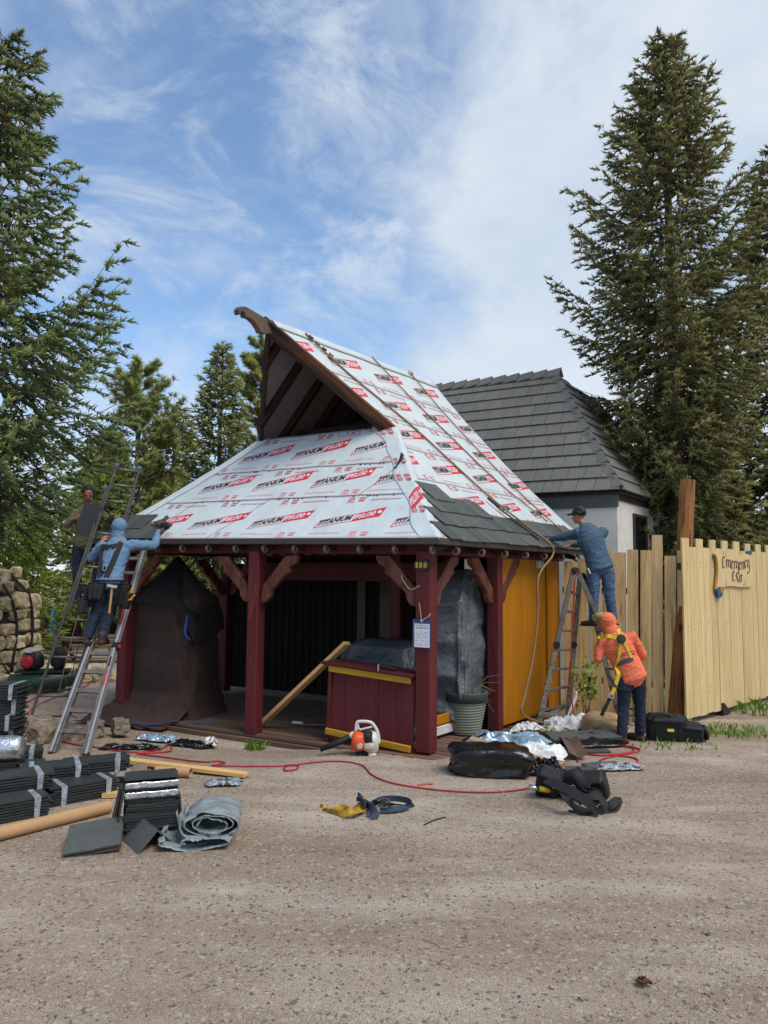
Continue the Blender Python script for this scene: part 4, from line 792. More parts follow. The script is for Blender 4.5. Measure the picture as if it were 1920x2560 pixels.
cnt += spruce(9.9, 17.6, 13.2, 2.8, f_right, 'second olive spruce at the right edge behind the yellow gate', 21, hmin=.4, shoots=20, whorl=.33, ls=.14, cones=.2, droop=.45, nb=7)
cnt += spruce(8.0, 19.2, 8.5, 2.4, f_right, 'shorter dark spruce between the two olive spruces over the yellow gate', 22, hmin=.3, shoots=16, whorl=.36, ls=.16, droop=.4)
cnt += spruce(-5.55, 24.0, 10.0, 2.1, f_mid, 'pointed spruce standing behind the booth between the pines', 31, hmin=.3, shoots=16, whorl=.32, ls=.16, cones=.1, droop=.3)
cnt += spruce(-7.0, 23.6, 7.7, 2.3, f_mid, 'shorter bushy spruce beside the pointed spruce behind the booth', 32, hmin=.3, shoots=14, whorl=.36, ls=.16, droop=.35)
cnt += spruce(-3.3, 25.5, 7.0, 2.3, f_mid, 'spruce behind the booth whose top shows below the gable opening', 33, hmin=.3, shoots=5, whorl=.45, ls=.2, droop=.35)
cnt += spruce(-9.3, 16.8, 6.0, 2.3, f_young, 'yellow-green young spruce beyond the dark spruce, above the stone tower', 34, hmin=.5, shoots=20, whorl=.28, ls=.11, droop=.4, prof=lambda u: 2.3 * (1 - u) ** .5)
cnt += spruce(-8.1, 20.6, 4.9, 1.9, f_young, 'bright young spruce in front of the brown fence, left of the dark ladder', 35, hmin=1.0, shoots=11, whorl=.28, ls=.16, droop=.4, prof=lambda u: 1.9 * (1 - u) ** .5)
cnt += pine(-7.45, 21.5, 8.3, 1.9, f_pine, 'bushy yellow-green pine with an uneven crown behind the dark ladder', 41, hmin=1.6)
cnt += pine(-4.55, 26.0, 10.6, 1.5, f_pine, 'slender pine whose tufts show just left of the gable opening', 42, hmin=3)
leafy('leafy_shrub', 7.3, 18.0, 0, (2.4, 1.5, 6.2), 5200, f_leaf, 'bright green broad-leaved shrub glimpsed through the spruces above the gate', 51, .13, stems=12)
leafy('leafy_shrub', 5.9, 17.8, 0, (1.2, 1.2, 5.0), 2200, f_leaf, 'bright green broad-leaved shrub beside the corner of the stucco building', 52, .12, stems=9)
def far_wood():
    rs = np.random.RandomState(9); SP, SD, SL, ST = [], [], [], []
    for i in range(90):
        x = -60 + 120 * (i + rs.rand()) / 90; y = 46 + 26 * rs.rand(); H = 6.5 + 4.5 * rs.rand(); n = 260; u = rs.rand(n) ** .8; a = rs.rand(n) * 6.28; r_ = H * .2 * (1 - u) * (.4 + .7 * rs.rand(n)); SP.append(np.stack([x + r_ * np.cos(a), y + r_ * np.sin(a), H * u], -1)); SD.append(nrm(np.stack([np.cos(a), np.sin(a), -.35 + 0 * a], -1))); SL.append(.55 + .5 * rs.rand(n)); ST.append(np.clip(.3 + .25 * rs.randn(n), 0, 1))
    P_, D, ln, T = map(np.concatenate, (SP, SD, SL, ST)); V, F, TT = spindles(P_, D, ln, ln * .22, rs, T); o = mesh_obj('far_wood', V, F, f_mid); attr(o, TT); tag(o, 'far-off band of conifers closing the view behind the yard', 'woods', kind='stuff')
far_wood()
print('shoots', cnt)
# ================================================================== loose things on the ground
m_alu = mat('aluminium', '#9a9da0', .5, metal=.5, var=.12, scale=6, bump=.05); m_alud = mat('dull_aluminium', '#6f6a66', .5, metal=.45, var=.3, scale=9, bump=.2); m_grim = mat('grimy_dark_rail', '#43403d', .6, metal=.25, var=.3, scale=8, bump=.2)
m_rub = mat('black_rubber', '#1a1a1b', .7, var=.1); m_card = mat('brown_cardboard', '#b08a63', .85, var=.08, scale=5, bump=.1); m_pine = mat('fresh_pine', '#cfa66b', .65, var=.15, scale=6, bump=.15, grain=(1, -.3, 0), bscale=22)
m_film = mat('clear_strapping_film', '#8f979c', .2, var=.45, scale=20, bump=.5, spec=.6); m_foil = mat('silver_foil', '#c9ccd0', .25, metal=.8, var=.25, scale=18, bump=.8, bscale=40)
m_bslate = mat('bundle_slate', '#303332', .55, var=.2, scale=8, bump=.5, bscale=34, rv=.22, dist=.005, spec=.4)
m_tarp = mat('grey_poly_tarp', '#7f8889', .42, var=.18, scale=6, bump=.5, bscale=22, spec=.45, dist=.02); m_poly = mat('black_plastic_film', '#101113', .22, var=.2, scale=6, bump=.6, bscale=16, spec=.6, dist=.02)
m_sil = mat('blue_grey_film', '#93a9b8', .2, metal=.35, var=.25, scale=7, bump=.7, bscale=14, dist=.02); m_wpl = mat('white_plastic_film', '#dcdcda', .35, var=.1, scale=8, bump=.6, bscale=20, dist=.015)
m_bcl = mat('brown_cover_cloth', '#3a2a25', .88, var=.2, scale=4, bump=.4, bscale=60); m_rope = mat('tan_rope', '#8a6f54', .85, var=.2, scale=20, bump=.6, bscale=120); m_hose = mat('red_air_hose', '#a8202c', .45, var=.1); m_horg = mat('orange_cord', '#b5482a', .5)
m_black = mat('black_webbing', '#1c1c1e', .75, var=.2, scale=12, bump=.4, bscale=120); m_navyw = mat('navy_webbing', '#2c3a4c', .75, var=.15, bump=.3, bscale=90); m_yelw = mat('yellow_webbing', '#b5902a', .7, var=.25, scale=9, col2='#8a6a1e', bump=.3, bscale=90); m_yelb = mat('bright_yellow_webbing', '#c9a91c', .6, var=.1, bump=.2, bscale=90)
m_steel = mat('bright_steel', '#c3c6c8', .25, metal=1., var=.05, bump=0)
def along(pts, n=6): return [Vector(p) for p in curve([tuple(p) for p in pts], n)]
def ribbon(pts, w, th=.004, nrmv=(0, 0, 1), twist=None):
    """flat webbing strap following pts"""
    pts = [Vector(p) for p in pts]; vs = []; n = len(pts)
    for i, p in enumerate(pts):
        d = (pts[min(i + 1, n - 1)] - pts[max(0, i - 1)]).normalized(); nv = Vector(nrmv(i / (n - 1)) if callable(nrmv) else nrmv); s_ = d.cross(nv); s_ = s_.normalized() if s_.length > 1e-4 else Vector((1, 0, 0)); u_ = s_.cross(d)
        vs += [p - s_ * w / 2 - u_ * th / 2, p + s_ * w / 2 - u_ * th / 2, p + s_ * w / 2 + u_ * th / 2, p - s_ * w / 2 + u_ * th / 2]
    fs = [(3, 2, 1, 0), tuple(4 * (n - 1) + k for k in range(4))]
    for i in range(n - 1):
        for k in range(4): fs.append((4 * i + k, 4 * i + (k + 1) % 4, 4 * i + 4 + (k + 1) % 4, 4 * i + 4 + k))
    return MB().add(vs, fs)
# ------------------------------------------------------------------ slate bundles
def bundle(c, ang, z0, n, label, L_=.60, W_=.31, th=.024, group='strapped slate bundles', straps=(-.2, .2), stag=.012, m=None, tilt=0.):
    t = thing('slate_bundle', label, 'slate bundle', (c[0], c[1], z0), group); M0 = Matrix.Translation((c[0], c[1], z0)) @ Matrix.Rotation(R(ang), 4, 'Z') @ Matrix.Rotation(R(tilt), 4, 'Y')
    for i in range(n):
        b = MB(M0); dx, dy = rnd.uniform(-stag, stag) + (.014 if i % 2 else -.014), rnd.uniform(-stag, stag) * .5; sd_ = rnd.random() * 50
        def P_(u, v): return Vector((lerp(-L_ / 2, L_ / 2, u) + dx + .006 * noise.noise(Vector((v * 5, sd_, u > .5))), lerp(-W_ / 2, W_ / 2, v) + dy + .008 * noise.noise(Vector((u * 7, sd_, v > .5))), (i + 1) * th + .004 * noise.noise(Vector((u * 3, v * 2, sd_)))))
        b.slab(P_, 8, 4, th * .66); b.obj('slate', m or m_bslate, t)
    H_ = n * th
    for sx in straps:
        b = MB(M0); w = .042; e = .014; pr_f = [(-W_ / 2 - e, .002), (-W_ / 2 - e, H_ + .004), (W_ / 2 + e, H_ + .004), (W_ / 2 + e, .002)]
        b.add([(sx + s_ * w / 2 + .01 * (j % 2), y, z) for s_ in (-1, 1) for j, (y, z) in enumerate(pr_f)] + [(sx + s_ * w / 2, y * .985, z - .003) for s_ in (-1, 1) for (y, z) in pr_f], [(0, 1, 5, 4), (1, 2, 6, 5), (2, 3, 7, 6), (8, 12, 13, 9), (9, 13, 14, 10), (10, 14, 15, 11), (0, 8, 9, 1), (1, 9, 10, 2), (2, 10, 11, 3), (4, 5, 13, 12), (5, 6, 14, 13), (6, 7, 15, 14)]); b.obj('strap', m_film, t)
    return t
TS = (('bottom', 'resting on the gravel'), ('second', 'second from the bottom'), ('third', 'third from the bottom'), ('fourth', 'fourth from the bottom'), ('top', 'topmost'))
for k in range(5): bundle((-4.40 + rnd.uniform(-.03, .03), 8.35 + rnd.uniform(-.03, .03)), 8 + rnd.uniform(-7, 7), k * .170, 7, 'bundle of dark slates in the tall stack by the picture edge, ' + TS[k][1], straps=(.22, -.1), tilt=rnd.uniform(-1, 1))
bundle((-4.02, 8.02), 22, 0, 8, 'strapped bundle of dark slates on the ground against the tall stack'); bundle((-3.85, 7.70), 16, .0, 5, 'thin bundle of dark slates on the ground beneath the silver roll', straps=(-.15,)); bundle((-3.98, 7.50), 12, .11, 4, 'thin bundle of dark slates holding up the silver roll', straps=())
bundle((-3.23, 6.42), 38, 0, 7, 'strapped bundle of dark slates lying along the long cardboard tube'); bundle((-2.83, 6.98), 40, 0, 7, 'strapped bundle of dark slates on the ground behind the far end of the cardboard tube'); bundle((-3.45, 7.05), 36, 0, 7, 'strapped bundle of dark slates in the middle of the heap, half hidden under others', straps=(.1,))
bundle((-3.33, 6.70), 32, .152, 6, 'upper bundle of dark slates nearest the camera in the low heap'); bundle((-3.15, 7.12), 26, .152, 5, 'upper bundle of dark slates across the middle of the low heap'); bundle((-2.83, 7.34), 18, .152, 5, 'upper bundle of dark slates at the far right of the low heap', tilt=-2)
o = thing('silver_roll', 'short silver-wrapped roll lying on the slate bundles by the picture edge', 'roll', (-3.85, 7.5, .22)); M0 = frame((-4.10, 7.42, .34), (1, .12, 0)); b = MB(M0)
b.tube([(x, 0, 0) for x in np.linspace(0, .46, 12)], [.06, .105, .12, .124, .121, .124, .12, .122, .121, .120, .116, .108], 16); s_ = b.obj('wrapped_body', m_foil, o, smooth=True)
# ------------------------------------------------------------------ square stack with foil bands
st = thing('slate_stack', 'square stack of loose dark slates with silver foil bands beside the folded tarp', 'slate stack', (-1.92, 6.1, 0)); M0 = Matrix.Translation((-1.90, 6.12, 0)) @ Matrix.Rotation(R(20), 4, 'Z')
for i in range(19):
    b = MB(M0); dx, dy, a = rnd.uniform(-.014, .014), rnd.uniform(-.012, .012), rnd.uniform(-2, 2); sd_ = i * 3.3
    def P_(u, v): return Matrix.Rotation(R(a), 3, 'Z') @ Vector((lerp(-.20, .20, u) + dx, lerp(-.16, .16, v) + dy, (i + 1) * .0225 + .005 * noise.noise(Vector((u * 3, v * 3, sd_)))))
    b.slab(P_, 7, 5, .018); b.obj('slate', m_bslate, st)
for z in (.335, .41):
    b = MB(M0); b.slab(lambda u, v: Vector((lerp(-.205, .205, u), -.178 + .006 * noise.noise(Vector((u * 30, v * 9, z * 10))), z + lerp(-.02, .028, v) + .006 * noise.noise(Vector((u * 6, 1, z))))), 26, 5, .003); b.obj('foil_band', m_foil, st, smooth=True)
for k, (x, y, an, ti) in enumerate(((-.235, -.02, 88, 8), (-.26, .06, 86, 11), (.235, .0, 91, -5))):
    b = MB(M0 @ Matrix.Translation((x, y, .19)) @ Matrix.Rotation(R(ti), 4, 'Y')); b.slab(lambda u, v: Vector((.004 * noise.noise(Vector((u * 5, v * 5, k))), lerp(-.15, .15, u), lerp(-.19, .19 - .04 * k, v))), 5, 6, .014); b.obj('upright_slate', m_bslate, st)
b = MB(M0 @ Matrix.Translation((.0, .0, .458)) @ Matrix.Rotation(R(-4), 4, 'X')); b.slab(lambda u, v: Vector((lerp(-.21, .2, u), lerp(-.15, .16, v) + .01 * noise.noise(Vector((u * 4, v, 2))), .004 * noise.noise(Vector((u * 4, v * 4, 7))))), 6, 5, .016); b.obj('slate', m_bslate, st)
# loose slates
def loose_slate(name, label, M0, L_, W_, th=.014, m=None, cat='slate', group=None, n=1):
    t = thing(name, label, cat, tuple(M0.translation), group)
    for i in range(n):
        b = MB(M0 @ Matrix.Translation((rnd.uniform(-.012, .012), rnd.uniform(-.012, .012), i * th * 1.15))); sd_ = rnd.random() * 40
        b.slab(lambda u, v: Vector((lerp(-L_ / 2, L_ / 2, u) + .005 * noise.noise(Vector((v * 6, sd_, u))), lerp(-W_ / 2, W_ / 2, v) + .007 * noise.noise(Vector((u * 6, sd_, v))), .004 * noise.noise(Vector((u * 4, v * 4, sd_))))), 9, 7, th); b.obj('slate', m or m_slate, t)
    return t
loose_slate('leaning_slates', 'pair of loose green-grey slates propped flat in front of the foil-banded stack', Matrix.Translation((-2.20, 5.76, .075)) @ Matrix.Rotation(R(17), 4, 'Z') @ Matrix.Rotation(R(16), 4, 'X') @ Matrix.Rotation(R(-6), 4, 'Y'), .40, .36, n=3)
t = thing('ridge_slate', 'folded ridge slate standing like a tent between the stack and the tarp', 'slate', (-1.82, 5.85, 0))
for s_ in (-1, 1):
    b = MB(Matrix.Translation((-1.83, 5.86, 0)) @ Matrix.Rotation(R(38), 4, 'Z')); b.slab(lambda u, v: Vector((s_ * lerp(0, .15, v), lerp(-.19, .19, u), .155 - .15 * v + .004 * noise.noise(Vector((u * 4, v * 4, s_)))) if s_ < 0 else (lerp(0, .15, v), lerp(.19, -.19, u), .155 - .15 * v)), 7, 5, .013); b.obj('wing', m_slate, t)
# ------------------------------------------------------------------ crumpled film and tarps
def crumple(name, label, cat, c, sz, ang, m, seed, hgt=.12, nu=44, nv=34, edge=.35, parent=None, group=None, freq=3.2, lift=None, th=.004):
    """a sheet dropped on the ground: ridged folds, ragged outline"""
    Mz = Matrix.Rotation(R(ang), 3, 'Z'); c = Vector(c)
    def P_(u, v):
        a, b_ = (u - .5) * 2, (v - .5) * 2; rr = 1 + edge * noise.noise(Vector((a * 1.7, b_ * 1.7, seed)))
        x, y = a * sz[0] / 2 * rr, b_ * sz[1] / 2 * rr; q = Vector((a * freq + seed, b_ * freq * sz[1] / sz[0] * 1.3, seed * 1.7))
        v1 = noise.voronoi(q + Vector((.35 * noise.noise(q), .35 * noise.noise(q + Vector((7, 7, 7))), 0)))[0]; v2 = noise.voronoi(q * 2.1 + Vector((3, 1, 2)))[0]; rd = 1 - abs(noise.noise(q * .8)) * 2.0; h = hgt * (.45 * max(0, rd) + .40 * max(0, 1 - 1.5 * (v1[1] - v1[0])) ** 1.3 + .25 * max(0, 1 - 1.6 * (v2[1] - v2[0])))
        env = sm(1.0 - max(abs(a), abs(b_)), 0, .35); w = Mz @ Vector((x + .05 * noise.noise(q * 1.7), y + .05 * noise.noise(q * 1.5 + Vector((9, 0, 0))), 0)); z = .014 + h * (.25 + .75 * env) + (lift(a, b_) if lift else 0)
        return Vector((c.x + w.x, c.y + w.y, c.z + gh(c.x + w.x, c.y + w.y) + z))
    b = MB(); b.slab(P_, nu, nv, th)
    if parent is None: return tag(b.obj(name, m, None, True), label, cat, group)
    return b.obj(name, m, parent, True)
crumple('black_film', 'sheet of black plastic film crumpled across the ground before the yellow fence', 'plastic sheet', (2.15, 9.38, 0), (1.9, .55), 5, m_poly, 3.1, .13, 60, 26, freq=1.9)
crumple('black_film', 'black plastic film heaped at the foot of the planter pot', 'plastic sheet', (1.15, 9.25, 0), (.75, .55), -10, m_poly, 5.2, .17, freq=1.5)
crumple('silver_film', 'shiny blue-grey plastic film crumpled over the black film by the planter', 'plastic sheet', (1.55, 9.10, .04), (.95, .50), -14, m_sil, 7.3, .17, 50, 34, freq=1.7)
crumple('white_film', 'torn white plastic bag lying behind the cardboard tube', 'plastic sheet', (1.85, 8.62, .02), (.55, .42), -25, m_wpl, 9.4, .13, freq=1.7)
crumple('white_film', 'crumpled white plastic at the feet of the tall ladder by the ochre wall', 'plastic sheet', (2.62, 10.22, .0), (.75, .36), 12, m_wpl, 11.7, .19, 44, 26, lift=lambda a, b: .0)
crumple('white_film', 'small white plastic scrap beside the ochre wall', 'plastic sheet', (1.98, 10.15, .0), (.45, .2), 20, m_wpl, 12.6, .1)
crumple('clear_film', 'clear plastic wrapping beside the loose slates on the gravel', 'plastic sheet', (2.62, 8.15, .0), (.5, .2), 8, m_film, 13.6, .06)
crumple('clear_film', 'scrap of clear plastic wrap alone on the gravel below the lumber', 'plastic sheet', (-1.58, 7.42, .0), (.32, .16), 15, m_film, 14.6, .05, 24, 14)
crumple('grey_film', 'blue-grey plastic scrap under the hem of the brown cover', 'plastic sheet', (-2.95, 9.72, .0), (.55, .3), -18, m_sil, 15.2, .08); crumple('black_film', 'black plastic scrap before the deck edge with a red hose over it', 'plastic sheet', (-2.45, 9.45, .0), (.6, .3), -20, m_poly, 16.1, .07)
crumple('black_film', 'flat black plastic scrap beside the feet of the silver ladder', 'plastic sheet', (-3.05, 8.98, .0), (.62, .22), 12, m_poly, 17.3, .05); crumple('white_film', 'little white rag at the edge of the deck', 'rag', (-2.18, 9.42, .02), (.14, .12), 0, m_wpl, 18.2, .12, 14, 12)
# upright torn strip of white film caught at the ladder
o = thing('film_strip', 'torn white plastic strip hanging beside the red hose at the foot of the fence', 'plastic strip', (2.8, 10.4, 0)); pts = [(2.553, 10.45, -0.038), (2.641, 10.45, 0.14), (2.735, 10.45, 0.364), (2.76, 10.45, 0.488)]; pts = along(pts, 4); ribbon(pts, .05, .006, lambda t: (math.sin(t * 5), -1, .3 * math.cos(t * 6))).obj('strip', m_wpl, o, smooth=True)
# garbage bag
o = thing('garbage_bag', 'full black plastic garbage bag lying beside the thin cardboard tube', 'bag', (1.2, 7.95, 0)); v_, f_ = rock_mesh((1.16, 7.95, .13), (.80, .46, .30), 3.3, 4, R(-8), .22)
v_ = [(x + .025 * (1 - abs(noise.noise(Vector((x * 9, y * 9, z * 9)))) * 2), y + .02 * noise.noise(Vector((x * 12, y * 8, z * 14 + 4))), max(.0, z + .02 * (1 - 2 * abs(noise.noise(Vector((x * 6, y * 14, z * 10 + 7))))))) for x, y, z in v_]; mesh_obj('sack', v_, f_, m_poly, o, smooth=True)
crumple('tied_neck', None, None, (1.72, 7.93, .0), (.42, .34), -12, m_poly, 4.4, .16, 30, 24, parent=o)
# tubes
def cardtube(name, label, a, b_, r_, m=m_card):
    o = thing(name, label, 'cardboard tube', tuple(a)); a, b_ = Vector(a), Vector(b_); M0 = frame(a, b_ - a, (0, 0, 1)); L_ = (b_ - a).length; b = MB(M0); n = 24
    vs = [(x, rr * math.cos(2 * PI * k / n), rr * math.sin(2 * PI * k / n)) for (x, rr) in ((0, r_), (L_, r_), (L_, r_ * .86), (0, r_ * .86)) for k in range(n)]; fs = [(i * n + k, i * n + (k + 1) % n, ((i + 1) % 4) * n + (k + 1) % n, ((i + 1) % 4) * n + k) for i in range(4) for k in range(n)]
    b.add(vs, fs); b.obj('wall', m, o, smooth=False); return o
cardtube('cardboard_tube', 'long thick brown cardboard tube lying in front of the slate bundles', (-3.02, 5.86, .052), (-2.40, 6.56, .052), .052); cardtube('cardboard_tube', 'short end of cardboard tube showing behind the foil-banded slate stack', (-2.36, 7.75, .05), (-1.98, 7.68, .05), .05)
cardtube('cardboard_tube', 'thin cardboard tube lying across the garbage bag and white film', (1.04, 8.62, .20), (1.98, 8.04, .06), .037)
o = thing('lumber', 'pale new length of lumber lying on the gravel before the silver ladder', 'lumber', (-2.27, 8.0, 0)); b = MB(); b.beam((-3.12, 8.24, .06), (-1.40, 7.68, .035), .105, .042, up=(0, 0, 1)); b.obj('beam', m_pine, o, bevel=.004)
o = thing('lumber', 'pale new plank leaning inside the booth from the deck onto the counter', 'lumber', tuple(K(2.95, .36, 0))); b = MB(); b.beam([(-1.749, 10.28, -0.04)][0], [(-0.469, 9.581, 1.221)][0], .05, .13, up=tuple(V3)); b.obj('beam', m_pine, o, bevel=.004)
o = thing('lumber', 'short offcut of pale lumber between the slate heap and the foil-banded stack', 'lumber', (-2.45, 6.95, 0)); b = MB(); b.beam((-2.62, 6.98, .03), (-2.34, 7.02, .03), .09, .04); b.obj('beam', m_pine, o)
o = thing('tool_offcuts', 'grey boot sole and metal offcuts heaped between the lumber and the slate bundles', 'offcuts', (-2.55, 7.55, 0)); b = MB(); b.beam((-2.78, 7.7, .02), (-2.62, 7.55, .16), .02, .03); b.obj('metal_strip', m_steel, o); b = MB(frame((-2.5, 7.62, .09), (1, .2, .1), (0, -.6, .8))); b.lathe([(.085, -.012), (.085, .012)], 16); b.obj('disc', m_gw, o)
b = MB(); b.beam((-2.7, 7.55, .02), (-2.3, 7.25, .1), .07, .03); b.obj('batten', m_gw, o)
# folded silver tarp
def tarp_fold():
    o = thing('folded_tarp', 'silver-grey tarpaulin folded into a loose bundle on the gravel', 'tarpaulin', (-1.38, 5.95, 0)); M0 = Matrix.Translation((-1.40, 5.93, 0)) @ Matrix.Rotation(R(8), 4, 'Z')
    for (turns, x0, z0, a0, b0, dep, y0, seed) in ((3.1, .05, .165, .26, .105, .40, .02, 1), (1.15, -.02, .055, .34, .05, .46, -.02, 2)):
        def P_(u, v):
            t = u * turns * 2 * PI + 2.6; k = 1 - .62 * u; d = lerp(-dep / 2, dep / 2, v); q = Vector((math.cos(t) * 2 + seed, v * 4, u * 3))
            x = x0 + a0 * k * math.cos(t) * (1 - .18 * abs(v - .5)) + .035 * noise.noise(q * 1.1); z = z0 + b0 * k * math.sin(t) + .022 * noise.noise(q * .9 + Vector((5, 0, 0))) + .010 * (1 - 2 * abs(noise.noise(q * 2.6)))
            return Vector((x, y0 + d + .02 * noise.noise(Vector((u * 5, v * 3, seed))), max(.006, z)))
        b = MB(M0); b.slab(P_, 110, 26, .006); b.obj('fold', m_tarp, o, True)
tarp_fold()
# ------------------------------------------------------------------ hoses and ropes
def line_thing(name, label, cat, pts, r_, m, n=6, seg=6):
    o = thing(name, label, cat, tuple(pts[0])); b = MB(); b.tube(along(pts, seg), r_, n); b.obj('line', m, o, smooth=True); return o
def grounded(pts, h=.012): return [(x, y, gh(x, y) + z + h) for x, y, z in pts]
line_thing('air_hose', 'red air hose snaking over the gravel before the booth', 'hose', grounded([(-5.187, 10.208, 0.0), (-4.666, 9.766, 0.0), (-4.27, 9.427, 0.0), (-3.786, 9.073, 0.0), (-3.518, 8.958, 0.0), (-3.111, 8.773, 0.0), (-2.863, 8.742, 0.0), (-2.702, 8.988, 0.0), (-2.708, 9.419, 0.0), (-2.553, 8.912, 0.0), (-2.723, 8.747, 0.0), (-2.861, 8.665, 0.0), (-2.463, 8.511, 0.0), (-2.057, 8.363, 0.0), (-1.863, 8.405, 0.0), (-1.763, 8.302, 0.0), (-1.877, 8.178, 0.0), (-1.738, 8.149, 0.0), (-1.382, 8.128, 0.0), (-1.119, 8.136, 0.0), (-1.029, 8.19, 0.0), (-0.92, 8.126, 0.0), (-0.924, 7.979, 0.0), (-1.025, 7.929, 0.0), (-1.06, 8.089, 0.0), (-0.95, 8.192, 0.0), (-0.696, 8.321, 0.0), (-0.426, 8.33, 0.0), (-0.219, 8.183, 0.0), (-0.102, 7.803, 0.0), (0.085, 7.516, 0.0), (0.38, 7.332, 0.0), (0.725, 7.224, 0.0), (1.073, 7.208, 0.0), (1.406, 7.322, 0.0), (1.791, 7.61, 0.0), (2.13, 8.03, 0.0)]), .0085, m_hose)
line_thing('air_hose', 'coil of red air hose on the gravel at the feet of the worker in orange', 'hose', grounded([(2.244, 8.456, 0.0), (2.321, 8.83, 0.0), (2.54, 9.098, 0.0), (2.88, 9.236, 0.0), (3.083, 9.097, 0.0), (2.981, 8.873, 0.0), (2.582, 8.743, 0.0), (2.396, 8.931, 0.0), (2.614, 9.184, 0.0), (3.032, 9.242, 0.0), (3.131, 8.957, 0.0), (2.761, 8.711, 0.0), (2.509, 8.5, 0.0), (2.598, 8.345, 0.0), (2.884, 8.389, 0.0), (2.937, 8.606, 0.0), (2.69, 8.785, 0.0)]), .010, m_hose)
line_thing('air_hose', 'red air hose hanging down the tall ladder to the debris below', 'hose', [(2.776, 10.35, 2.181), (2.733, 10.35, 2.01), (2.704, 10.35, 1.612), (2.676, 10.35, 1.217), (2.664, 10.35, 0.77), (2.675, 10.35, 0.381), (2.71, 10.35, 0.05)] + [(2.62, 9.9, .02)], .009, m_hose)
line_thing('air_hose', 'tangle of red hose on the gravel below the dark ladder', 'hose', grounded([(-5.924, 11.448, 0.0), (-5.761, 11.808, 0.0), (-5.898, 12.785, 0.0), (-5.844, 13.705, 0.0), (-5.618, 14.071, 0.0), (-5.48, 13.115, 0.0), (-5.519, 12.118, 0.0), (-5.369, 11.143, 0.0), (-5.059, 10.998, 0.0), (-4.698, 10.86, 0.0), (-4.288, 10.581, 0.0), (-4.589, 10.482, 0.0), (-5.132, 10.544, 0.0), (-5.369, 10.448, 0.0)]), .010, m_hose)
line_thing('orange_cable', 'thin orange cord looped beside the lumber', 'cable', grounded([(-3.41, 8.299, 0.0), (-3.364, 8.407, 0.0), (-3.241, 8.27, 0.0), (-3.088, 8.223, 0.0), (-2.817, 8.337, 0.0), (-2.61, 8.326, 0.0), (-2.538, 8.241, 0.0), (-2.508, 8.009, 0.0), (-2.463, 7.805, 0.0), (-2.521, 7.727, 0.0), (-2.388, 7.701, 0.0)]), .006, m_horg)
line_thing('lifeline_rope', 'thick brown rope running down the roof and hanging to the ground beside the ochre wall', 'rope', [right(3.15, 1.35, .05), right(2.7, 1.75, .035), right(2.0, 2.45, .035), right(1.4, 2.68, .035), right(.8, 2.78, .04), right(.3, 2.92, .07), right(.03, 3.0, .07), K(-.06, 3.02, 2.44)] + [(2.251, 10.473, 2.12), (2.229, 10.444, 1.661), (2.192, 10.397, 1.322), (2.101, 10.28, 0.885), (1.961, 10.099, 0.471), (1.914, 10.039, 0.239)] + [K(-.12, 2.55, .03)], .016, m_rope)
line_thing('lifeline_rope', 'thin brown rope lying on the right slope from ridge to eave, middle of three', 'rope', [right(3.2, 3.1, .05), right(2.6, 3.4, .035), right(1.9, 3.66, .035), right(1.2, 3.8, .035), right(.5, 4.05, .05)], .012, m_rope)
line_thing('lifeline_rope', 'brown rope on the right slope nearest the stucco building', 'rope', [right(3.2, 4.2, .06), right(2.6, 4.27, .035), right(1.9, 4.33, .035), right(1.1, 4.3, .035), right(.5, 4.24, .05), right(.25, 4.2, .06)], .012, m_rope)
o = thing('rope_anchor', 'clump of knotted rope and steel clips on the ridge near the gable', 'anchor', tuple(right(3.05, 1.5, .05)))
for i in range(4): b = MB(frame(right(3.1 - i * .07, 1.42 + i * .07, .06), V3 + U3 * .4, NRI)); b.tube([(.05 * math.cos(t), .03 * math.sin(t), .01 * math.sin(3 * t)) for t in np.linspace(0, 2 * PI, 13)], .012, 6); b.obj('knot_loop', m_rope if i % 2 else m_blk, o)
o = thing('rope_anchor', 'small pale rope knot on the ridge at its far end', 'anchor', tuple(right(3.15, 4.2, .05))); b = MB(frame(right(3.16, 4.2, .07), V3, NRI)); b.tube([(.05 * math.cos(t), .03 * math.sin(t), .01 * math.sin(3 * t)) for t in np.linspace(0, 2 * PI, 13)], .014, 6); b.obj('knot_loop', mat('pale_rope', '#b59a5e', .85), o)
# roof jack/tool resting on the slates
o = thing('pry_tool', 'dark slate ripper lying on the slates at the right eave', 'tool', tuple(right(.5, 2.7, .06))); b = MB(); b.beam(right(.62, 2.62, .06), right(.1, 2.85, .06), .06, .012, up=NRI); b.obj('blade', m_grim, o); b = MB(); b.tube([right(.62, 2.62, .07), right(.78, 2.56, .07)], .018, 8); b.obj('handle', m_rub, o)
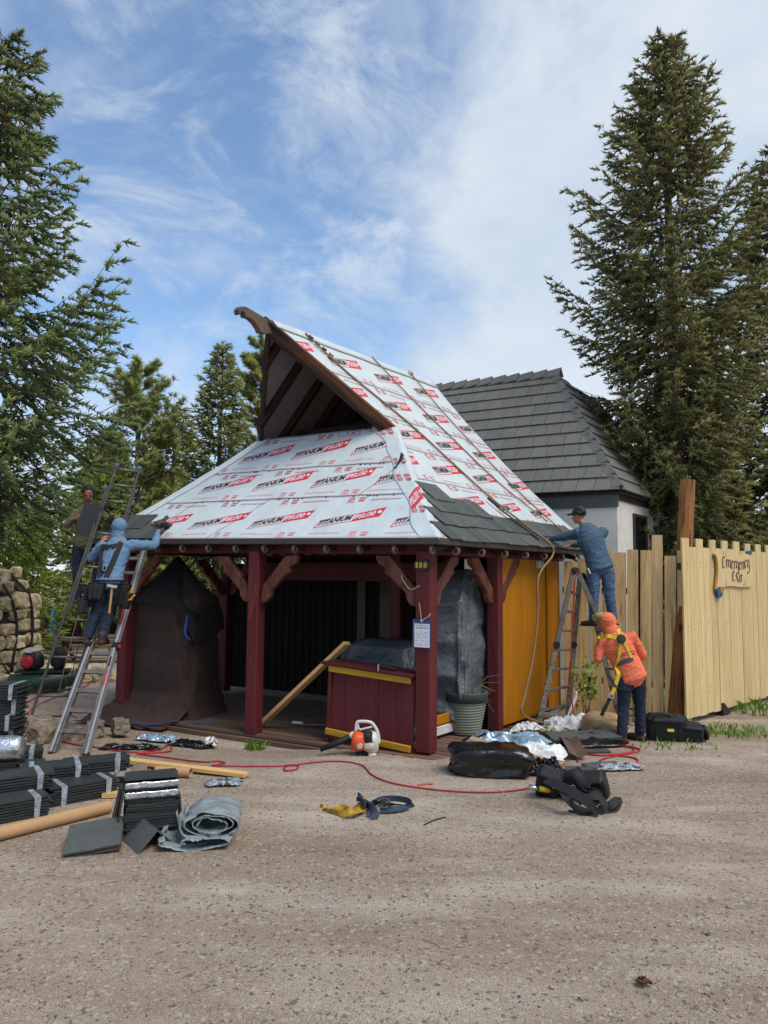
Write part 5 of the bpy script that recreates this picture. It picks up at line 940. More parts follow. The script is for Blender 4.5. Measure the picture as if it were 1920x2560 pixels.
# ------------------------------------------------------------------ harness on the ground
o = thing('safety_harness', 'yellow and navy safety harness dropped on the gravel in the middle of the lane', 'harness', (-.1, 6.75, 0))
for pts, m, w in (([(-0.552, 6.763, 0.0), (-0.436, 6.569, 0.02), (-0.347, 6.553, 0.06), (-0.26, 6.585, 0.03), (-0.173, 6.604, 0.08), (-0.143, 6.843, 0.05)], m_yelw, .062), ([(-0.495, 6.652, 0.0), (-0.361, 6.496, 0.03), (-0.255, 6.447, 0.06), (-0.154, 6.59, 0.05)], m_yelw, .06), ([(-0.214, 6.768, 0.1), (-0.171, 6.529, 0.12), (-0.121, 6.681, 0.05), (-0.065, 6.547, 0.03), (-0.116, 6.481, 0.01)], m_navyw, .07), ([(-0.103, 6.712, 0.03), (-0.014, 6.756, 0.07), (0.115, 6.841, 0.06), (0.243, 6.806, 0.05), (0.254, 6.701, 0.04), (0.13, 6.608, 0.04), (-0.012, 6.592, 0.03)], m_navyw, .055), ([(-0.087, 6.821, 0.05), (0.023, 6.576, 0.09), (0.167, 6.689, 0.05), (0.297, 6.79, 0.02)], m_black, .035), ([(-0.181, 6.909, 0.03), (-0.101, 6.559, 0.06), (-0.047, 6.463, 0.04), (-0.08, 6.42, 0.01)], m_navyw, .06)):
    ph = rnd.uniform(0, 3); ribbon(along(pts, 7), w, .005, lambda t: (.9 * math.sin(t * 6 + ph), -.7, .5 + .6 * math.cos(t * 5 + ph))).obj('strap', m, o, smooth=False)
b = MB(frame((.02, 6.72, .06), (1, 0, .1), (0, -.7, .7))); b.tube([(.055 * math.cos(t), .035 * math.sin(t), 0) for t in np.linspace(0, 2 * PI, 17)], .009, 7); b.obj('d_ring', mat('dark_steel', '#5a6068', .35, metal=.8), o, smooth=True)
# ------------------------------------------------------------------ tool bags
def pouch_box(name, c, sz, ang, m, parent, tilt=(0, 0), flap=True, lean=.12):
    """sewn pouch: tapered body with soft corners, bound rim, flap and webbing"""
    M0 = Matrix.Translation(c) @ Matrix.Rotation(R(ang), 4, 'Z') @ Matrix.Rotation(R(tilt[0]), 4, 'X') @ Matrix.Rotation(R(tilt[1]), 4, 'Y'); w, d, h = sz; b = MB(M0); n = 20; rows = 7; vs = []
    for j in range(rows):
        t = j / (rows - 1); k = 1 - lean * (1 - t) + .05 * math.sin(PI * t); e = .42 if 0 < j else .5
        for i in range(n): th = 2 * PI * i / n; cx_, sx_ = math.cos(th), math.sin(th); p_ = .010 * noise.noise(Vector((cx_ * 2 + c[0] * 7, sx_ * 2, t * 4))); vs.append((k * w / 2 * math.copysign(abs(cx_) ** e, cx_) + p_, k * d / 2 * math.copysign(abs(sx_) ** e, sx_) + p_, -h / 2 + h * t + .012 * noise.noise(Vector((cx_ * 3, sx_ * 3, c[1] * 5 + t)))))
    fs = [(j * n + i, j * n + (i + 1) % n, (j + 1) * n + (i + 1) % n, (j + 1) * n + i) for j in range(rows - 1) for i in range(n)] + [tuple(reversed(range(n))), tuple(range((rows - 1) * n, rows * n))]
    b.add(vs, fs); o = b.obj(name, m, parent, smooth=True)
    b = MB(M0); b.tube([(w / 2 * 1.02 * math.copysign(abs(math.cos(t)) ** .42, math.cos(t)), d / 2 * 1.02 * math.copysign(abs(math.sin(t)) ** .42, math.sin(t)), h / 2) for t in np.linspace(0, 2 * PI, 25)], .007, 5); b.obj('binding', m_black, o)
    for x in (-.28, .28): b = MB(M0); b.box((x * w, -d / 2 - .004, -.02 * h), (.028, .006, h * .92)); b.obj('webbing', m_black, o)
    if flap: b = MB(M0); b.slab(lambda u, v: Vector((lerp(-w * .4, w * .4, u), lerp(d * .45, -d * .58, v), h / 2 + .016 - .10 * h * sm(v, .7, 1) * 4 * (v - .7) + .006 * noise.noise(Vector((u * 3, v * 3, c[0]))))), 8, 10, .006); b.obj('flap', m, o, smooth=True)
    return o
def pouch(name, c, sz, ang, m, parent, seed, tilt=(0, 0)):
    v_, f_ = rock_mesh((0, 0, 0), sz, seed, 3, 0, .22, .86); M0 = Matrix.Translation(c) @ Matrix.Rotation(R(ang), 4, 'Z') @ Matrix.Rotation(R(tilt[0]), 4, 'X') @ Matrix.Rotation(R(tilt[1]), 4, 'Y'); return mesh_obj(name, [tuple(M0 @ Vector(p)) for p in v_], f_, m, parent, smooth=True)
tb_ = thing('tool_belt', 'black nylon tool belt with pouches thrown down on the gravel at the right', 'tool belt', (1.8, 6.95, 0)); m_nyl = mat('black_nylon', '#1b1a1e', .7, var=.3, scale=10, bump=.5, bscale=80); m_brn = mat('dark_leather', '#2b211e', .6, var=.3, scale=9, bump=.4)
pouch_box('pouch', (1.60, 7.10, .135), (.24, .16, .25), -25, m_nyl, tb_, (22, 14)); pouch_box('pouch', (1.78, 7.06, .15), (.20, .14, .34), -38, m_nyl, tb_, (30, 62), False); pouch_box('pouch', (2.06, 7.10, .115), (.22, .17, .20), -24, m_brn, tb_, (24, -14)); pouch_box('pouch', (1.97, 6.94, .07), (.17, .12, .14), -40, m_nyl, tb_, (70, 10), False)
for pts, w in (([(1.507, 6.792, 0.25), (1.598, 6.641, 0.24), (1.715, 6.543, 0.2), (1.833, 6.528, 0.12), (1.905, 6.6, 0.03)], .085), ([(1.602, 6.659, 0.2), (1.642, 6.537, 0.15), (1.739, 6.642, 0.05), (1.842, 6.63, 0.02)], .06), ([(1.812, 6.848, 0.04), (1.862, 6.693, 0.14), (1.963, 6.67, 0.13), (1.979, 6.607, 0.08), (1.908, 6.61, 0.02), (1.755, 6.573, 0.02)], .07), ([(1.967, 6.688, 0.02), (2.069, 6.666, 0.08), (2.182, 6.851, 0.06), (2.094, 6.693, 0.03), (1.943, 6.611, 0.02)], .075), ([(1.676, 6.679, 0.01), (1.763, 6.6, 0.015), (1.853, 6.544, 0.02), (1.903, 6.534, 0.01)], .04)):
    ph = rnd.uniform(0, 3); ribbon(along(pts, 6), w, .008, lambda t: (.5 * math.sin(t * 4 + ph), -.8, .6)).obj('belt_strap', m_black, tb_, smooth=False)
b = MB(); b.tube([(1.40, 7.02, .12), (1.49, 7.03, .105)], .026, 10); h_ = b.obj('tool_head', m_steel, tb_, smooth=True); b = MB(); b.tube([(1.49, 7.03, .105), (1.60, 7.05, .085)], .027, 10); b.obj('tool_handle', m_yelb, tb_, smooth=True)
for (x, y, z) in ((1.60, 6.98, .20), (1.62, 6.95, .15), (1.78, 6.9, .16), (1.95, 6.8, .12)): b = MB(frame((x, y, z), (1, 0, .4), (0, -.8, .6))); b.tube([(.022 * math.cos(t), .016 * math.sin(t), 0) for t in np.linspace(0, 2 * PI, 11)], .004, 5); b.obj('buckle', m_steel, tb_)
db = thing('duffel_bag', 'black tool duffel with a yellow tag and round red end beside the gate', 'bag', (3.85, 9.62, 0)); pouch_box('body', (3.72, 9.65, .145), (.50, .28, .29), -8, m_nyl, db, (6, 0), True, .05); pouch_box('side_pocket', (4.02, 9.60, .10), (.30, .24, .19), -12, m_nyl, db, (8, 4), True, .05); b = MB(frame((4.20, 9.58, .11), (0, 1, 0), (1, -.45, .15))); b.lathe([(.10, -.02), (.10, .012), (.07, .02)], 16); rr_ = b.obj('round_end', m_nyl, db); b = MB(frame((4.20, 9.58, .11), (0, 1, 0), (1, -.45, .15))); b.lathe([(.055, .018), (.05, .026)], 14); b.obj('red_disc', mat('dull_red', '#7e2b25', .5), rr_)
ribbon(along([(3.462, 9.55, 0.267), (3.558, 9.55, 0.344), (3.739, 9.55, 0.321), (3.813, 9.55, 0.194), (3.682, 9.55, 0.117)], 6), .045, .012, (0, -1, .2)).obj('handle', m_black, db, smooth=True); b = MB(); b.box((3.72, 9.49, .15), (.08, .01, .035), Euler((R(-20), 0, R(-10)))); b.obj('tag', m_yelb, db)
# ------------------------------------------------------------------ right-hand debris
o = loose_slate('loose_slate', 'loose dark slate at the end of the thin cardboard tube', Matrix.Translation((2.12, 8.12, .02)) @ Matrix.Rotation(R(5), 4, 'Z'), .42, .16); loose_slate('loose_slate', 'loose dark slate beneath the clear wrapping', Matrix.Translation((2.47, 8.28, .02)) @ Matrix.Rotation(R(14), 4, 'Z'), .42, .22); loose_slate('loose_slate', 'small loose dark slate inside the red hose coil', Matrix.Translation((2.58, 8.95, .02)) @ Matrix.Rotation(R(4), 4, 'Z'), .34, .14)
loose_slate('slate_board', 'long dark slate board lying on the black film before the worker in orange', Matrix.Translation((2.55, 9.35, .10)) @ Matrix.Rotation(R(14), 4, 'Z') @ Matrix.Rotation(R(10), 4, 'X'), .95, .26, .02, cat='slate', n=2)
o = tag(MB().slab(lambda u, v: Vector((2.28 + .16 * (u - .5) * 1.3 + .04 * v, 8.86 + .66 * (v - .5), .03 + .05 * abs(u - .5) * 2 + .06 * v)), 5, 3, .006).obj('metal_flashing', mat('brown_flashing', '#6b5a50', .45, metal=.3), None), 'bent strip of brown metal flashing on the gravel beside the hose coil', 'flashing')
v_, f_ = rock_mesh((3.02, 10.02, .12), (.62, .40, .30), 77.7, 4, R(-5), .22, .95); tag(mesh_obj('boulder', v_, f_, mat('tan_boulder', '#ab8d66', .9, var=.2, scale=4, bump=.5, bscale=20, dist=.02), None, True), 'smooth tan boulder lying at the foot of the yellow fence', 'boulder')
m_scrap = mat('bark_scrap', '#a5906e', .9, var=.3, rv=.35)
for i in range(34):
    x, y = 2.05 + rnd.random() * .85, 9.72 + rnd.random() * .5; s_ = rnd.uniform(.05, .17); b = MB(); b.box((x, y, .02 + rnd.random() * .05), (s_, s_ * .35, .012), Euler((rnd.uniform(-.3, .3), rnd.uniform(-.3, .3), rnd.uniform(0, 3)))); tag(b.obj('wood_scrap', m_scrap, None), 'splintered pale wood scrap in the litter below the tall ladder', 'wood scrap', 'wood scraps below the tall ladder')
for i, (x, y, s_, lb) in enumerate(((-4.18, 9.28, .44, 'pale grey rock before the foot of the dark ladder'), (-4.0, 9.45, .30, 'rock lying just behind the foot of the silver ladder'), (-3.78, 9.72, .30, 'grey rock under the silver ladder near the deck corner'), (-3.52, 9.90, .30, 'grey rock against the deck corner under the brown cover'), (-4.5, 9.75, .4, 'low brown rock beside the foot of the dark ladder'))):
    v_, f_ = rock_mesh((x, y, s_ * .2), (s_, s_ * .7, s_ * .62), 200 + i * 3.7, 3, rnd.uniform(0, 6)); tag(mesh_obj('rock', v_, f_, m_rockd, None), lb, 'rock')
o = thing('marker_pencil', 'orange carpenter pencil lying on the gravel near the garbage bag', 'pencil', (.43, 7.46, 0)); b = MB(); b.tube([(.36, 7.44, .014), (.52, 7.50, .014)], .010, 6); b.obj('shaft', m_horg, o); b = MB(); b.tube([(.52, 7.50, .014), (.545, 7.51, .014)], [.010, .002], 6); b.obj('point', m_pine, o)
o = crumple('dry_leaf', 'curled dry brown leaf lying alone in the foreground gravel', 'leaf', (1.36, 3.92, .004), (.04, .022), 20, mat('dry_leaf_brown', '#6b4023', .8, var=.3, scale=30), 31, .02, 14, 10)
line_thing('twig', 'thin dark twig lying on the bare gravel below the harness', 'twig', grounded([(0.36, 6.282, 0.0), (0.453, 6.403, 0.0), (0.564, 6.488, 0.0)], .006), .006, m_dark)
# ------------------------------------------------------------------ weeds
def weeds(name, label, x, y, n, spread, h, seed, m=None):
    rs = np.random.RandomState(seed); V = []; F = []
    for i in range(n):
        a = rs.rand() * 6.28; r_ = spread * rs.rand() ** .6; bx_, by_ = x + r_ * math.cos(a) * 1.4, y + r_ * math.sin(a); z = gh(bx_, by_); l = h * (.4 + .7 * rs.rand()); d = rs.randn(2) * .45; w = .006 + .006 * rs.rand(); k = len(V); n_ = np.array((-d[1], d[0])) / (np.linalg.norm(d) + 1e-6) * w
        V += [(bx_ - n_[0], by_ - n_[1], z), (bx_ + n_[0], by_ + n_[1], z), (bx_ + d[0] * l * .5 + n_[0] * .8, by_ + d[1] * l * .5 + n_[1] * .8, z + l * .7), (bx_ + d[0] * l, by_ + d[1] * l, z + l)]; F += [(0 + k, 1 + k, 2 + k), (0 + k, 2 + k, 3 + k)]
    o = mesh_obj(name, V, np.array(F), f_leaf); attr(o, rs.rand(len(V)) * .8); return tag(o, label, 'weeds', kind='stuff')
weeds('weeds', 'patch of low green weeds on the gravel before the yellow gate', 4.95, 10.1, 300, .45, .085, 3); weeds('weeds', 'tuft of green weeds at the foot of the middle booth post', -1.62, 9.42, 70, .10, .12, 4); weeds('weeds', 'sparse weeds round the feet of the worker in orange', 3.7, 9.3, 90, .4, .07, 5); weeds('weeds', 'small green weed beside the metal flashing', 2.05, 9.0, 40, .09, .10, 6); weeds('weeds', 'green weeds growing under the far end of the yellow gate', 6.2, 11.6, 200, .45, .2, 7); weeds('weeds', 'scattered weeds before the log post', 4.45, 10.05, 70, .25, .08, 8)
leafy('vine_shrub', 2.95, 10.62, 0, (.35, .2, .85), 150, f_leaf, 'small leafy shrub climbing the fence beside the tall ladder', 61, .085, stems=4); leafy('vine_shrub', 3.72, 10.75, .0, (.3, .15, 1.25), 90, f_leaf, 'leafy sprig on the fence behind the worker in orange', 62, .085, stems=3)
# ================================================================== ladders
def rung_line(b, p, q, r_=.016): b.tube([p, q], r_, 8)
def rail(a, c, w, h, name, m, par, side): b = MB(); b.beam(a, c, w, h, up=side); return b.obj(name, m, par, bevel=.004)
dl = thing('extension_ladder', 'tall dark extension ladder leaning past the left corner of the roof', 'ladder', (-4.65, 10.3, 0))
LF, LT = Vector((-4.66, 10.18, 0)), Vector((-4.31, 11.13, 2.65)); wv = Vector((.37, .20, -.03)); dv = LT - LF; e1 = 1.44
dn = dv.normalized(); sid = wv.normalized(); out_n = dn.cross(sid).normalized()
for s_ in (-.5, .5):
    rail(LF + wv * s_, LF + wv * s_ + dv * 1.30, .035, .085, 'lower_rail', m_grim, dl, sid.cross(dn)); rail(LF + wv * s_ * .84 + dv * .55 - out_n * .05, LF + wv * s_ * .84 + dv * e1 - out_n * .05, .03, .08, 'upper_rail', m_grim, dl, sid.cross(dn))
    b = MB(); b.box(LF + wv * s_ + Vector((0, -.02, .03)), (.07, .12, .06)); b.obj('foot', m_rub, dl, bevel=.01)
    b = MB(); b.box(LF + wv * s_ * .84 + dv * e1 - out_n * .05, (.045, .09, .05)); b.obj('end_cap', mat('blue_end_cap', '#5a7390', .5), dl)
    b = MB(); b.box(LF + wv * s_ + dv * 1.30, (.045, .09, .05)); b.obj('end_cap', _MC['blue_end_cap'], dl)
k = .045
while k < 1.28: b = MB(); rung_line(b, LF - wv * .5 + dv * k, LF + wv * .5 + dv * k, .017); b.obj('rung', m_alud, dl, smooth=True); k += .098
k = 1.315
while k < 1.43: b = MB(); rung_line(b, LF - wv * .42 + dv * k - out_n * .05, LF + wv * .42 + dv * k - out_n * .05, .017); b.obj('rung', m_alud, dl, smooth=True); k += .098
b = MB(); b.tube(along([LF + wv * .1 + dv * .95, LF + wv * .25 + dv * .5 + Vector((0, -.05, 0)), LF + wv * .45 + dv * .12, LF + wv * .9 + dv * .03], 6), .006, 5); b.obj('pull_rope', m_dark, dl, smooth=True)
b = MB(); b.tube(along([LF - wv * .1 + dv * .95, LF + wv * .0 + dv * .5 + Vector((0, -.06, 0)), LF + wv * .1 + dv * .14], 6), .006, 5); b.obj('pull_rope', m_rope, dl, smooth=True)
sl = thing('multi_position_ladder', 'silver multi-position ladder leaning on the front eave under the worker in light blue', 'ladder', (-3.65, 8.6, 0))
SF, ST_ = Vector((-3.645, 8.60, 0)), Vector((-3.70, 10.74, 2.53)); wv2 = Vector((.36, -.07, 0)); dv2 = ST_ - SF; dn2 = dv2.normalized(); on2 = wv2.normalized().cross(dn2); on2 = on2 if on2.y < 0 else -on2
def sp_(s_, k, o=0.): fl = 1 + .25 * max(0, .45 - k) / .45; return SF + wv2 * s_ * fl + dv2 * k + on2 * o
for s_ in (-.5, .5):
    b = MB(); b.beam(sp_(s_, .0), sp_(s_, .45), .032, .085, up=on2); b.obj('outer_rail', m_alu, sl, bevel=.004); b = MB(); b.beam(sp_(s_, .45), sp_(s_, 1.03), .032, .085, up=on2); b.obj('outer_rail', m_alu, sl, bevel=.004)
    b = MB(); b.beam(sp_(s_ * .80, .0), sp_(s_ * .80, .47), .024, .07, up=on2); b.obj('inner_rail', m_alud, sl, bevel=.003); b = MB(); b.beam(sp_(s_ * .80, .5), sp_(s_ * .80, .98), .024, .07, up=on2); b.obj('inner_rail', m_alud, sl, bevel=.003)
    b = MB(); b.box(sp_(s_, -.005), (.06, .11, .07), Euler((R(20), 0, 0))); b.obj('foot', m_rub, sl, bevel=.012)
    b = MB(frame(sp_(s_, .455, .0), (0, 0, 1), wv2 * (1 if s_ > 0 else -1))); b.lathe([(.06, -.03), (.06, .03), (.03, .045)], 14); hg = b.obj('hinge', m_rub, sl, smooth=False); b = MB(frame(sp_(s_, .455, .0) + wv2 * s_ * .13, (0, 0, 1), wv2 * s_)); b.lathe([(.026, 0), (.026, .03), (.015, .04)], 10); b.obj('release_knob', mat('red_knob', '#b5202a', .4), hg)
for i in range(12):
    k = .085 + i * .083; b = MB(); b.beam(sp_(-.47, k, .01), sp_(.47, k, .01), .055, .028, up=on2); b.obj('rung', m_alud, sl, bevel=.004)
for (k0, k1, m) in ((.27, .345, mat('red_ladder_label', '#d8311f', .4, var=.05, bump=0)), (.355, .40, m_rub), (.55, .63, _MC['red_ladder_label']), (.64, .70, m_rub)):
    b = MB(); b.beam(sp_(.5, k0, .044), sp_(.5, k1, .044), .020, .003, up=on2); b.obj('label_strip', m, sl)
al = thing('step_ladder', 'worn aluminium multi-position ladder opened as a step ladder beside the ochre wall', 'ladder', (2.9, 10.6, 0))
AN, AF_ = Vector((2.75, 10.47, 2.2)), Vector((2.95, 10.85, 2.12)); LN, LFa, RN, RF = Vector((2.21, 10.42, 0)), Vector((2.76, 10.95, 0)), Vector((3.78, 10.44, 0)), Vector((3.55, 10.98, 0))
A2n, A2f = AN + Vector((.06, 0, 0)), AF_ + Vector((.06, 0, 0))
for (a, c) in ((LN, AN), (LFa, AF_), (RN, A2n), (RF, A2f)):
    mid = a.lerp(c, .52); b = MB(); b.beam(a, mid, .075, .03, up=(0, 1, .2)); b.obj('rail', mat('paint_splashed_aluminium', '#8a8278', .5, metal=.4, var=.35, scale=14, col2='#5e4c3c', edge=(.5, .62)), al, bevel=.003); b = MB(); b.beam(a.lerp(c, .48), c, .065, .03, up=(0, 1, .2)); b.obj('rail', m_alud, al, bevel=.003)
    b = MB(); b.box(a + Vector((0, 0, .02)), (.09, .06, .05)); b.obj('foot', m_rub, al, bevel=.01)
    b = MB(frame(mid, (0, 0, 1), (0, -1, 0))); b.lathe([(.045, -.03), (.045, .03)], 12); b.obj('lock_knob', m_rub, al)
for i in range(7):
    for (a, c, a2, c2) in ((LN, AN, LFa, AF_), (RN, A2n, RF, A2f)): t_ = .10 + i * .128; b = MB(); b.beam(a.lerp(c, t_), a2.lerp(c2, t_), .05, .03); b.obj('rung', m_alud, al, bevel=.003)
b = MB(); b.beam(LN.lerp(AN, .10) - Vector((.0, .02, .02)), LFa + Vector((.0, 0, .01)), .03, .02); b.beam(LFa.lerp(AF_, .10), LN + Vector((.03, 0, .01)), .03, .02); b.obj('foot_brace', m_alu, al)
b = MB(); b.beam(RN.lerp(A2n, .10) - Vector((.0, .02, .02)), RF + Vector((.0, 0, .01)), .03, .02); b.obj('foot_brace', m_alu, al)
for p in (AN, AF_): b = MB(frame(p + Vector((.03, 0, .0)), (0, 0, 1), (0, -1, 0))); b.lathe([(.055, -.03), (.055, .03), (.03, .04)], 14); b.obj('top_hinge', m_rub, al)
# ================================================================== covered goods in the booth
def shroud(name, label, c, prof, m, seed, n=72, wr_=.03, cat='covered goods', rot=0., hem=.15, skirt=None, fold=14, cre=.4, into=None, hemf=None):
    """cloth or tarp hung over something: prof = list of (z, half width a, half width b, squareness)"""
    t = into or thing(name, label, cat, tuple(c)); c = Vector(c); rows = []; zs_ = [p[0] for p in prof]
    def at_(z):
        for i in range(len(prof) - 1):
            if prof[i][0] >= z >= prof[i + 1][0]:
                k = (prof[i][0] - z) / max(1e-6, prof[i][0] - prof[i + 1][0]); return [lerp(prof[i][j], prof[i + 1][j], k) for j in range(1, 4)]
        return list(prof[-1][1:])
    N_ = 70; vs = []; ca, sa = math.cos(rot), math.sin(rot)
    for j in range(N_):
        z = lerp(zs_[0], zs_[-1], j / (N_ - 1)); a, b_, sq = at_(z); lowness = 1 - (z - zs_[-1]) / (zs_[0] - zs_[-1])
        for i in range(n):
            th = 2 * PI * i / n; cx_, sx_ = math.cos(th), math.sin(th); e = 2 / (2 + sq * 6); x = a * math.copysign(abs(cx_) ** e, cx_); y = b_ * math.copysign(abs(sx_) ** e, sx_)
            f = wr_ * lowness ** .7 * (1 - 2 * abs(noise.noise(Vector((cx_ * fold * .25 + seed, sx_ * fold * .25, z * .55))))) + wr_ * .8 * noise.noise(Vector((cx_ * 2, sx_ * 2, z * 3 + seed))) + wr_ * cre * (lambda d: max(0, 1 - 1.5 * (d[1] - d[0])))(noise.voronoi(Vector((cx_ * 1.5 + seed, sx_ * 1.5, z * 2.6 + .5 * cx_)))[0])
            r_ = math.hypot(x, y) + 1e-6; x += x / r_ * f; y += y / r_ * f; vs.append((c.x + x * ca - y * sa, c.y + x * sa + y * ca, c.z + z + .02 * noise.noise(Vector((cx_ * 2, sx_ * 2, z + seed))) - (hemf(cx_, sx_) * lowness ** 2 if hemf else 0)))
    fs = [(j * n + i, j * n + (i + 1) % n, (j + 1) * n + (i + 1) % n, (j + 1) * n + i) for j in range(N_ - 1) for i in range(n)] + [tuple(reversed(range(n)))]
    mesh_obj('cover', vs, [tuple(reversed(f)) for f in fs], m, t, smooth=True); return t, vs[-n:]
rotu = math.atan2(UU.y, UU.x)
ck, hem = shroud('covered_cart', 'tall peaked cart shrouded in dark brown cloth at the left end of the booth', K(4.98, .74, 0), [(2.36, .012, .012, 0), (2.30, .05, .05, 0), (2.05, .30, .2, .0), (1.80, .60, .36, .15), (1.72, .64, .40, .4), (1.2, .60, .38, .6), (.3, .64, .42, .5), (.10, .72, .50, .3), (-.06, .86, .60, .2)], m_bcl, 4.4, wr_=.045, rot=rotu, fold=11)
m_bh = mat('blue_hem', '#24457e', .7)
b = MB(); b.slab(lambda u, v: (lambda p, q: K(p, q, max(-.13, .14 * (1 - v) * (1 - v) - .12 * v + .035 * (1 - 2 * abs(noise.noise(Vector((u * 6, v * 3, 1))))) + .015)))(lerp(5.65, 4.1, u) + .08 * noise.noise(Vector((u * 3, v * 2, 8))), lerp(.30, -.42 + .25 * u, v)), 40, 18, .006); b.obj('trailing_cloth', m_bcl, ck, smooth=True)
b = MB(); hp = [K(lerp(5.72, 5.30, t), lerp(.15, -.40, t), .05 - .16 * t) for t in np.linspace(0, 1, 8)] ; b.tube(hp, .018, 6, flat=.4); b.obj('hem', m_bh, ck, smooth=True)
b = MB(); hp = [K(lerp(4.75, 4.02, t), lerp(-.28, .02, t), -.05 + .06 * t + .02 * math.sin(9 * t)) for t in np.linspace(0, 1, 10)] + [K(3.55, .22, .02)]; b.tube(hp, .016, 6, flat=.4); b.obj('hem', m_bh, ck, smooth=True)
m_bck = mat('black_cover_cloth', '#1b1718', .85, var=.25, scale=4, bump=.4, bscale=50)
shroud('cap_cover', None, K(4.98, .74, .012), [(2.37, .014, .014, 0), (2.30, .065, .065, 0), (2.05, .33, .23, 0), (1.80, .64, .40, .15), (1.68, .70, .45, .3), (1.52, .70, .45, .4)], m_bck, 2.9, wr_=.03, rot=rotu, fold=9, into=ck, hemf=lambda a, b: .42 * max(0, -a) ** 1.5 + .10 * math.sin(b * 5))
b = MB(); b.tube(along([K(4.36, .40, 1.62), K(4.30, .33, 1.42), K(4.28, .30, 1.22), K(4.24, .36, 1.12)], 5), .022, 6, flat=.5); b.obj('hem', m_bh, ck, smooth=True)
m_tarpd = mat('charcoal_grey_tarp', '#3b3e40', .42, var=.2, scale=5, bump=.6, bscale=14, spec=.5, dist=.03)
shroud('covered_goods', 'goods wrapped in a grey tarp behind the maroon counter', K(1.55, 1.25, 0), [(1.22, .30, .2, .3), (1.14, .48, .30, .5), (.85, .58, .38, .6), (.45, .62, .42, .6), (-.01, .66, .44, .6)], m_tarpd, 8.8, wr_=.05, rot=rotu, cre=1.0, n=120)
shroud('covered_goods', 'tall goods wrapped in a crinkled grey tarp between the two right-hand posts', K(.80, 1.92, 0), [(2.20, .1, .1, .3), (2.06, .20, .36, .6), (1.75, .26, .56, .6), (1.2, .29, .62, .6), (.6, .28, .58, .6), (.2, .26, .54, .6)], mat('crinkled_grey_tarp', '#5d6163', .36, var=.22, scale=6, bump=.8, bscale=16, spec=.55, dist=.03), 6.1, wr_=.06, rot=rotu, fold=9, cre=1.1, n=120)
# planter with dry twigs
pot = thing('planter_pot', 'large grey-green woven-pattern planter with dry twigs between the right-hand posts', 'planter', (1.20, 10.08, 0)); m_pot = mat('grey_green_resin', '#7d8072', .6, var=.08); m_potr = mat('dark_green_resin', '#38443f', .55, var=.08)
pc = (1.13, 10.0, .0); b = MB(); prof = [(.205, 0)] + [(lerp(.21, .285, i / 22) + (.005 if i % 2 else -.003), .02 + .40 * i / 22) for i in range(23)]; b.lathe(prof, 44, pc); body = b.obj('body', m_pot, pot, smooth=False)
b = MB(); b.lathe([(.285, .42), (.305, .43), (.315, .54), (.307, .56), (.285, .56), (.28, .47)], 44, pc, caps=False); b.obj('rim', m_potr, pot, smooth=True); b = MB(); b.lathe([(.26, .40), (.255, .47), (.1, .49), (.001, .50)], 24, pc, caps=False); b.obj('soil', mat('dark_soil', '#3a2f27', .95, bump=.6), pot)
m_tw = mat('dry_twig', '#8d7a52', .85); rs_ = np.random.RandomState(2); b = MB()
for i in range(46):
    a = rs_.rand() * 6.28; r0 = .14 * rs_.rand(); l = .18 + .30 * rs_.rand(); a2 = a if rs_.rand() > .45 else PI + .5 * rs_.randn(); p0 = Vector((pc[0] + r0 * math.cos(a), pc[1] + r0 * math.sin(a), .47)); e = p0 + Vector((l * .9 * math.cos(a2), l * .6 * math.sin(a2), l * (.75 * rs_.rand() + (.1 if i % 4 else -.5)))); b.tube([p0, p0.lerp(e, .5) + Vector((0, 0, .07 + .06 * rs_.rand())), e], [.004, .003, .0015], 4, cap=False)
tw_ = b.obj('twigs', m_tw, pot); tw_['kind'] = 'stuff'
# ================================================================== clipboard on the corner post
cb = thing('clipboard', 'blue clipboard with a printed permit sheet hanging on the corner post', 'clipboard', tuple(K(.31, .27, 1.4) + NF * .13)); o0 = K(.315, .27, 1.42) + NF * .130 - U3 * 0
def cbp(x, y, h): return o0 - U3 * x + Vector((0, 0, y)) + NF * h
def cquad(x0, y0, x1, y1, h, th, name, m, par=cb): b = MB(); b.prism([cbp(x0, y0, h), cbp(x1, y0, h), cbp(x1, y1, h), cbp(x0, y1, h)], (0, 0, 0), NF * th); return b.obj(name, m, par)
cquad(-.125, -.175, .115, .165, 0, .008, 'backing', mat('blue_plastic', '#2f3a86', .35)); cquad(-.118, -.17, .108, .13, .009, .0015, 'sleeve', mat('smoky_sleeve', '#555a66', .3)); ppr = cquad(-.098, -.168, .104, .112, .012, .001, 'sheet', mat('paper', '#dcdfe6', .8, var=.03, bump=0)); m_tx = mat('grey_print', '#6d7280', .8, bump=0, var=.02)
b = MB()
for i, y in enumerate((.095, .085, .068, .060, .052, .020, .010, -.005, -.02, -.034, -.05, -.066, -.09, -.112, -.13, -.145)):
    x = -.085; 
    while x < .088: w_ = rnd.uniform(.01, .05); (b.prism([cbp(x, y, .0136), cbp(min(.09, x + w_), y, .0136), cbp(min(.09, x + w_), y + .0035, .0136), cbp(x, y + .0035, .0136)], (0, 0, 0), NF * .0004) if (i not in (5, 9, 13) or rnd.random() > .5) else None); x += w_ + (.006 if i < 5 else rnd.uniform(.006, .03))
pl_ = b.obj('print_lines', m_tx, ppr); pl_['kind'] = 'stuff'
b = MB(); b.box(cbp(0, .150, .014), (.03, .015, .03)); b.obj('clip', m_steel, cb)
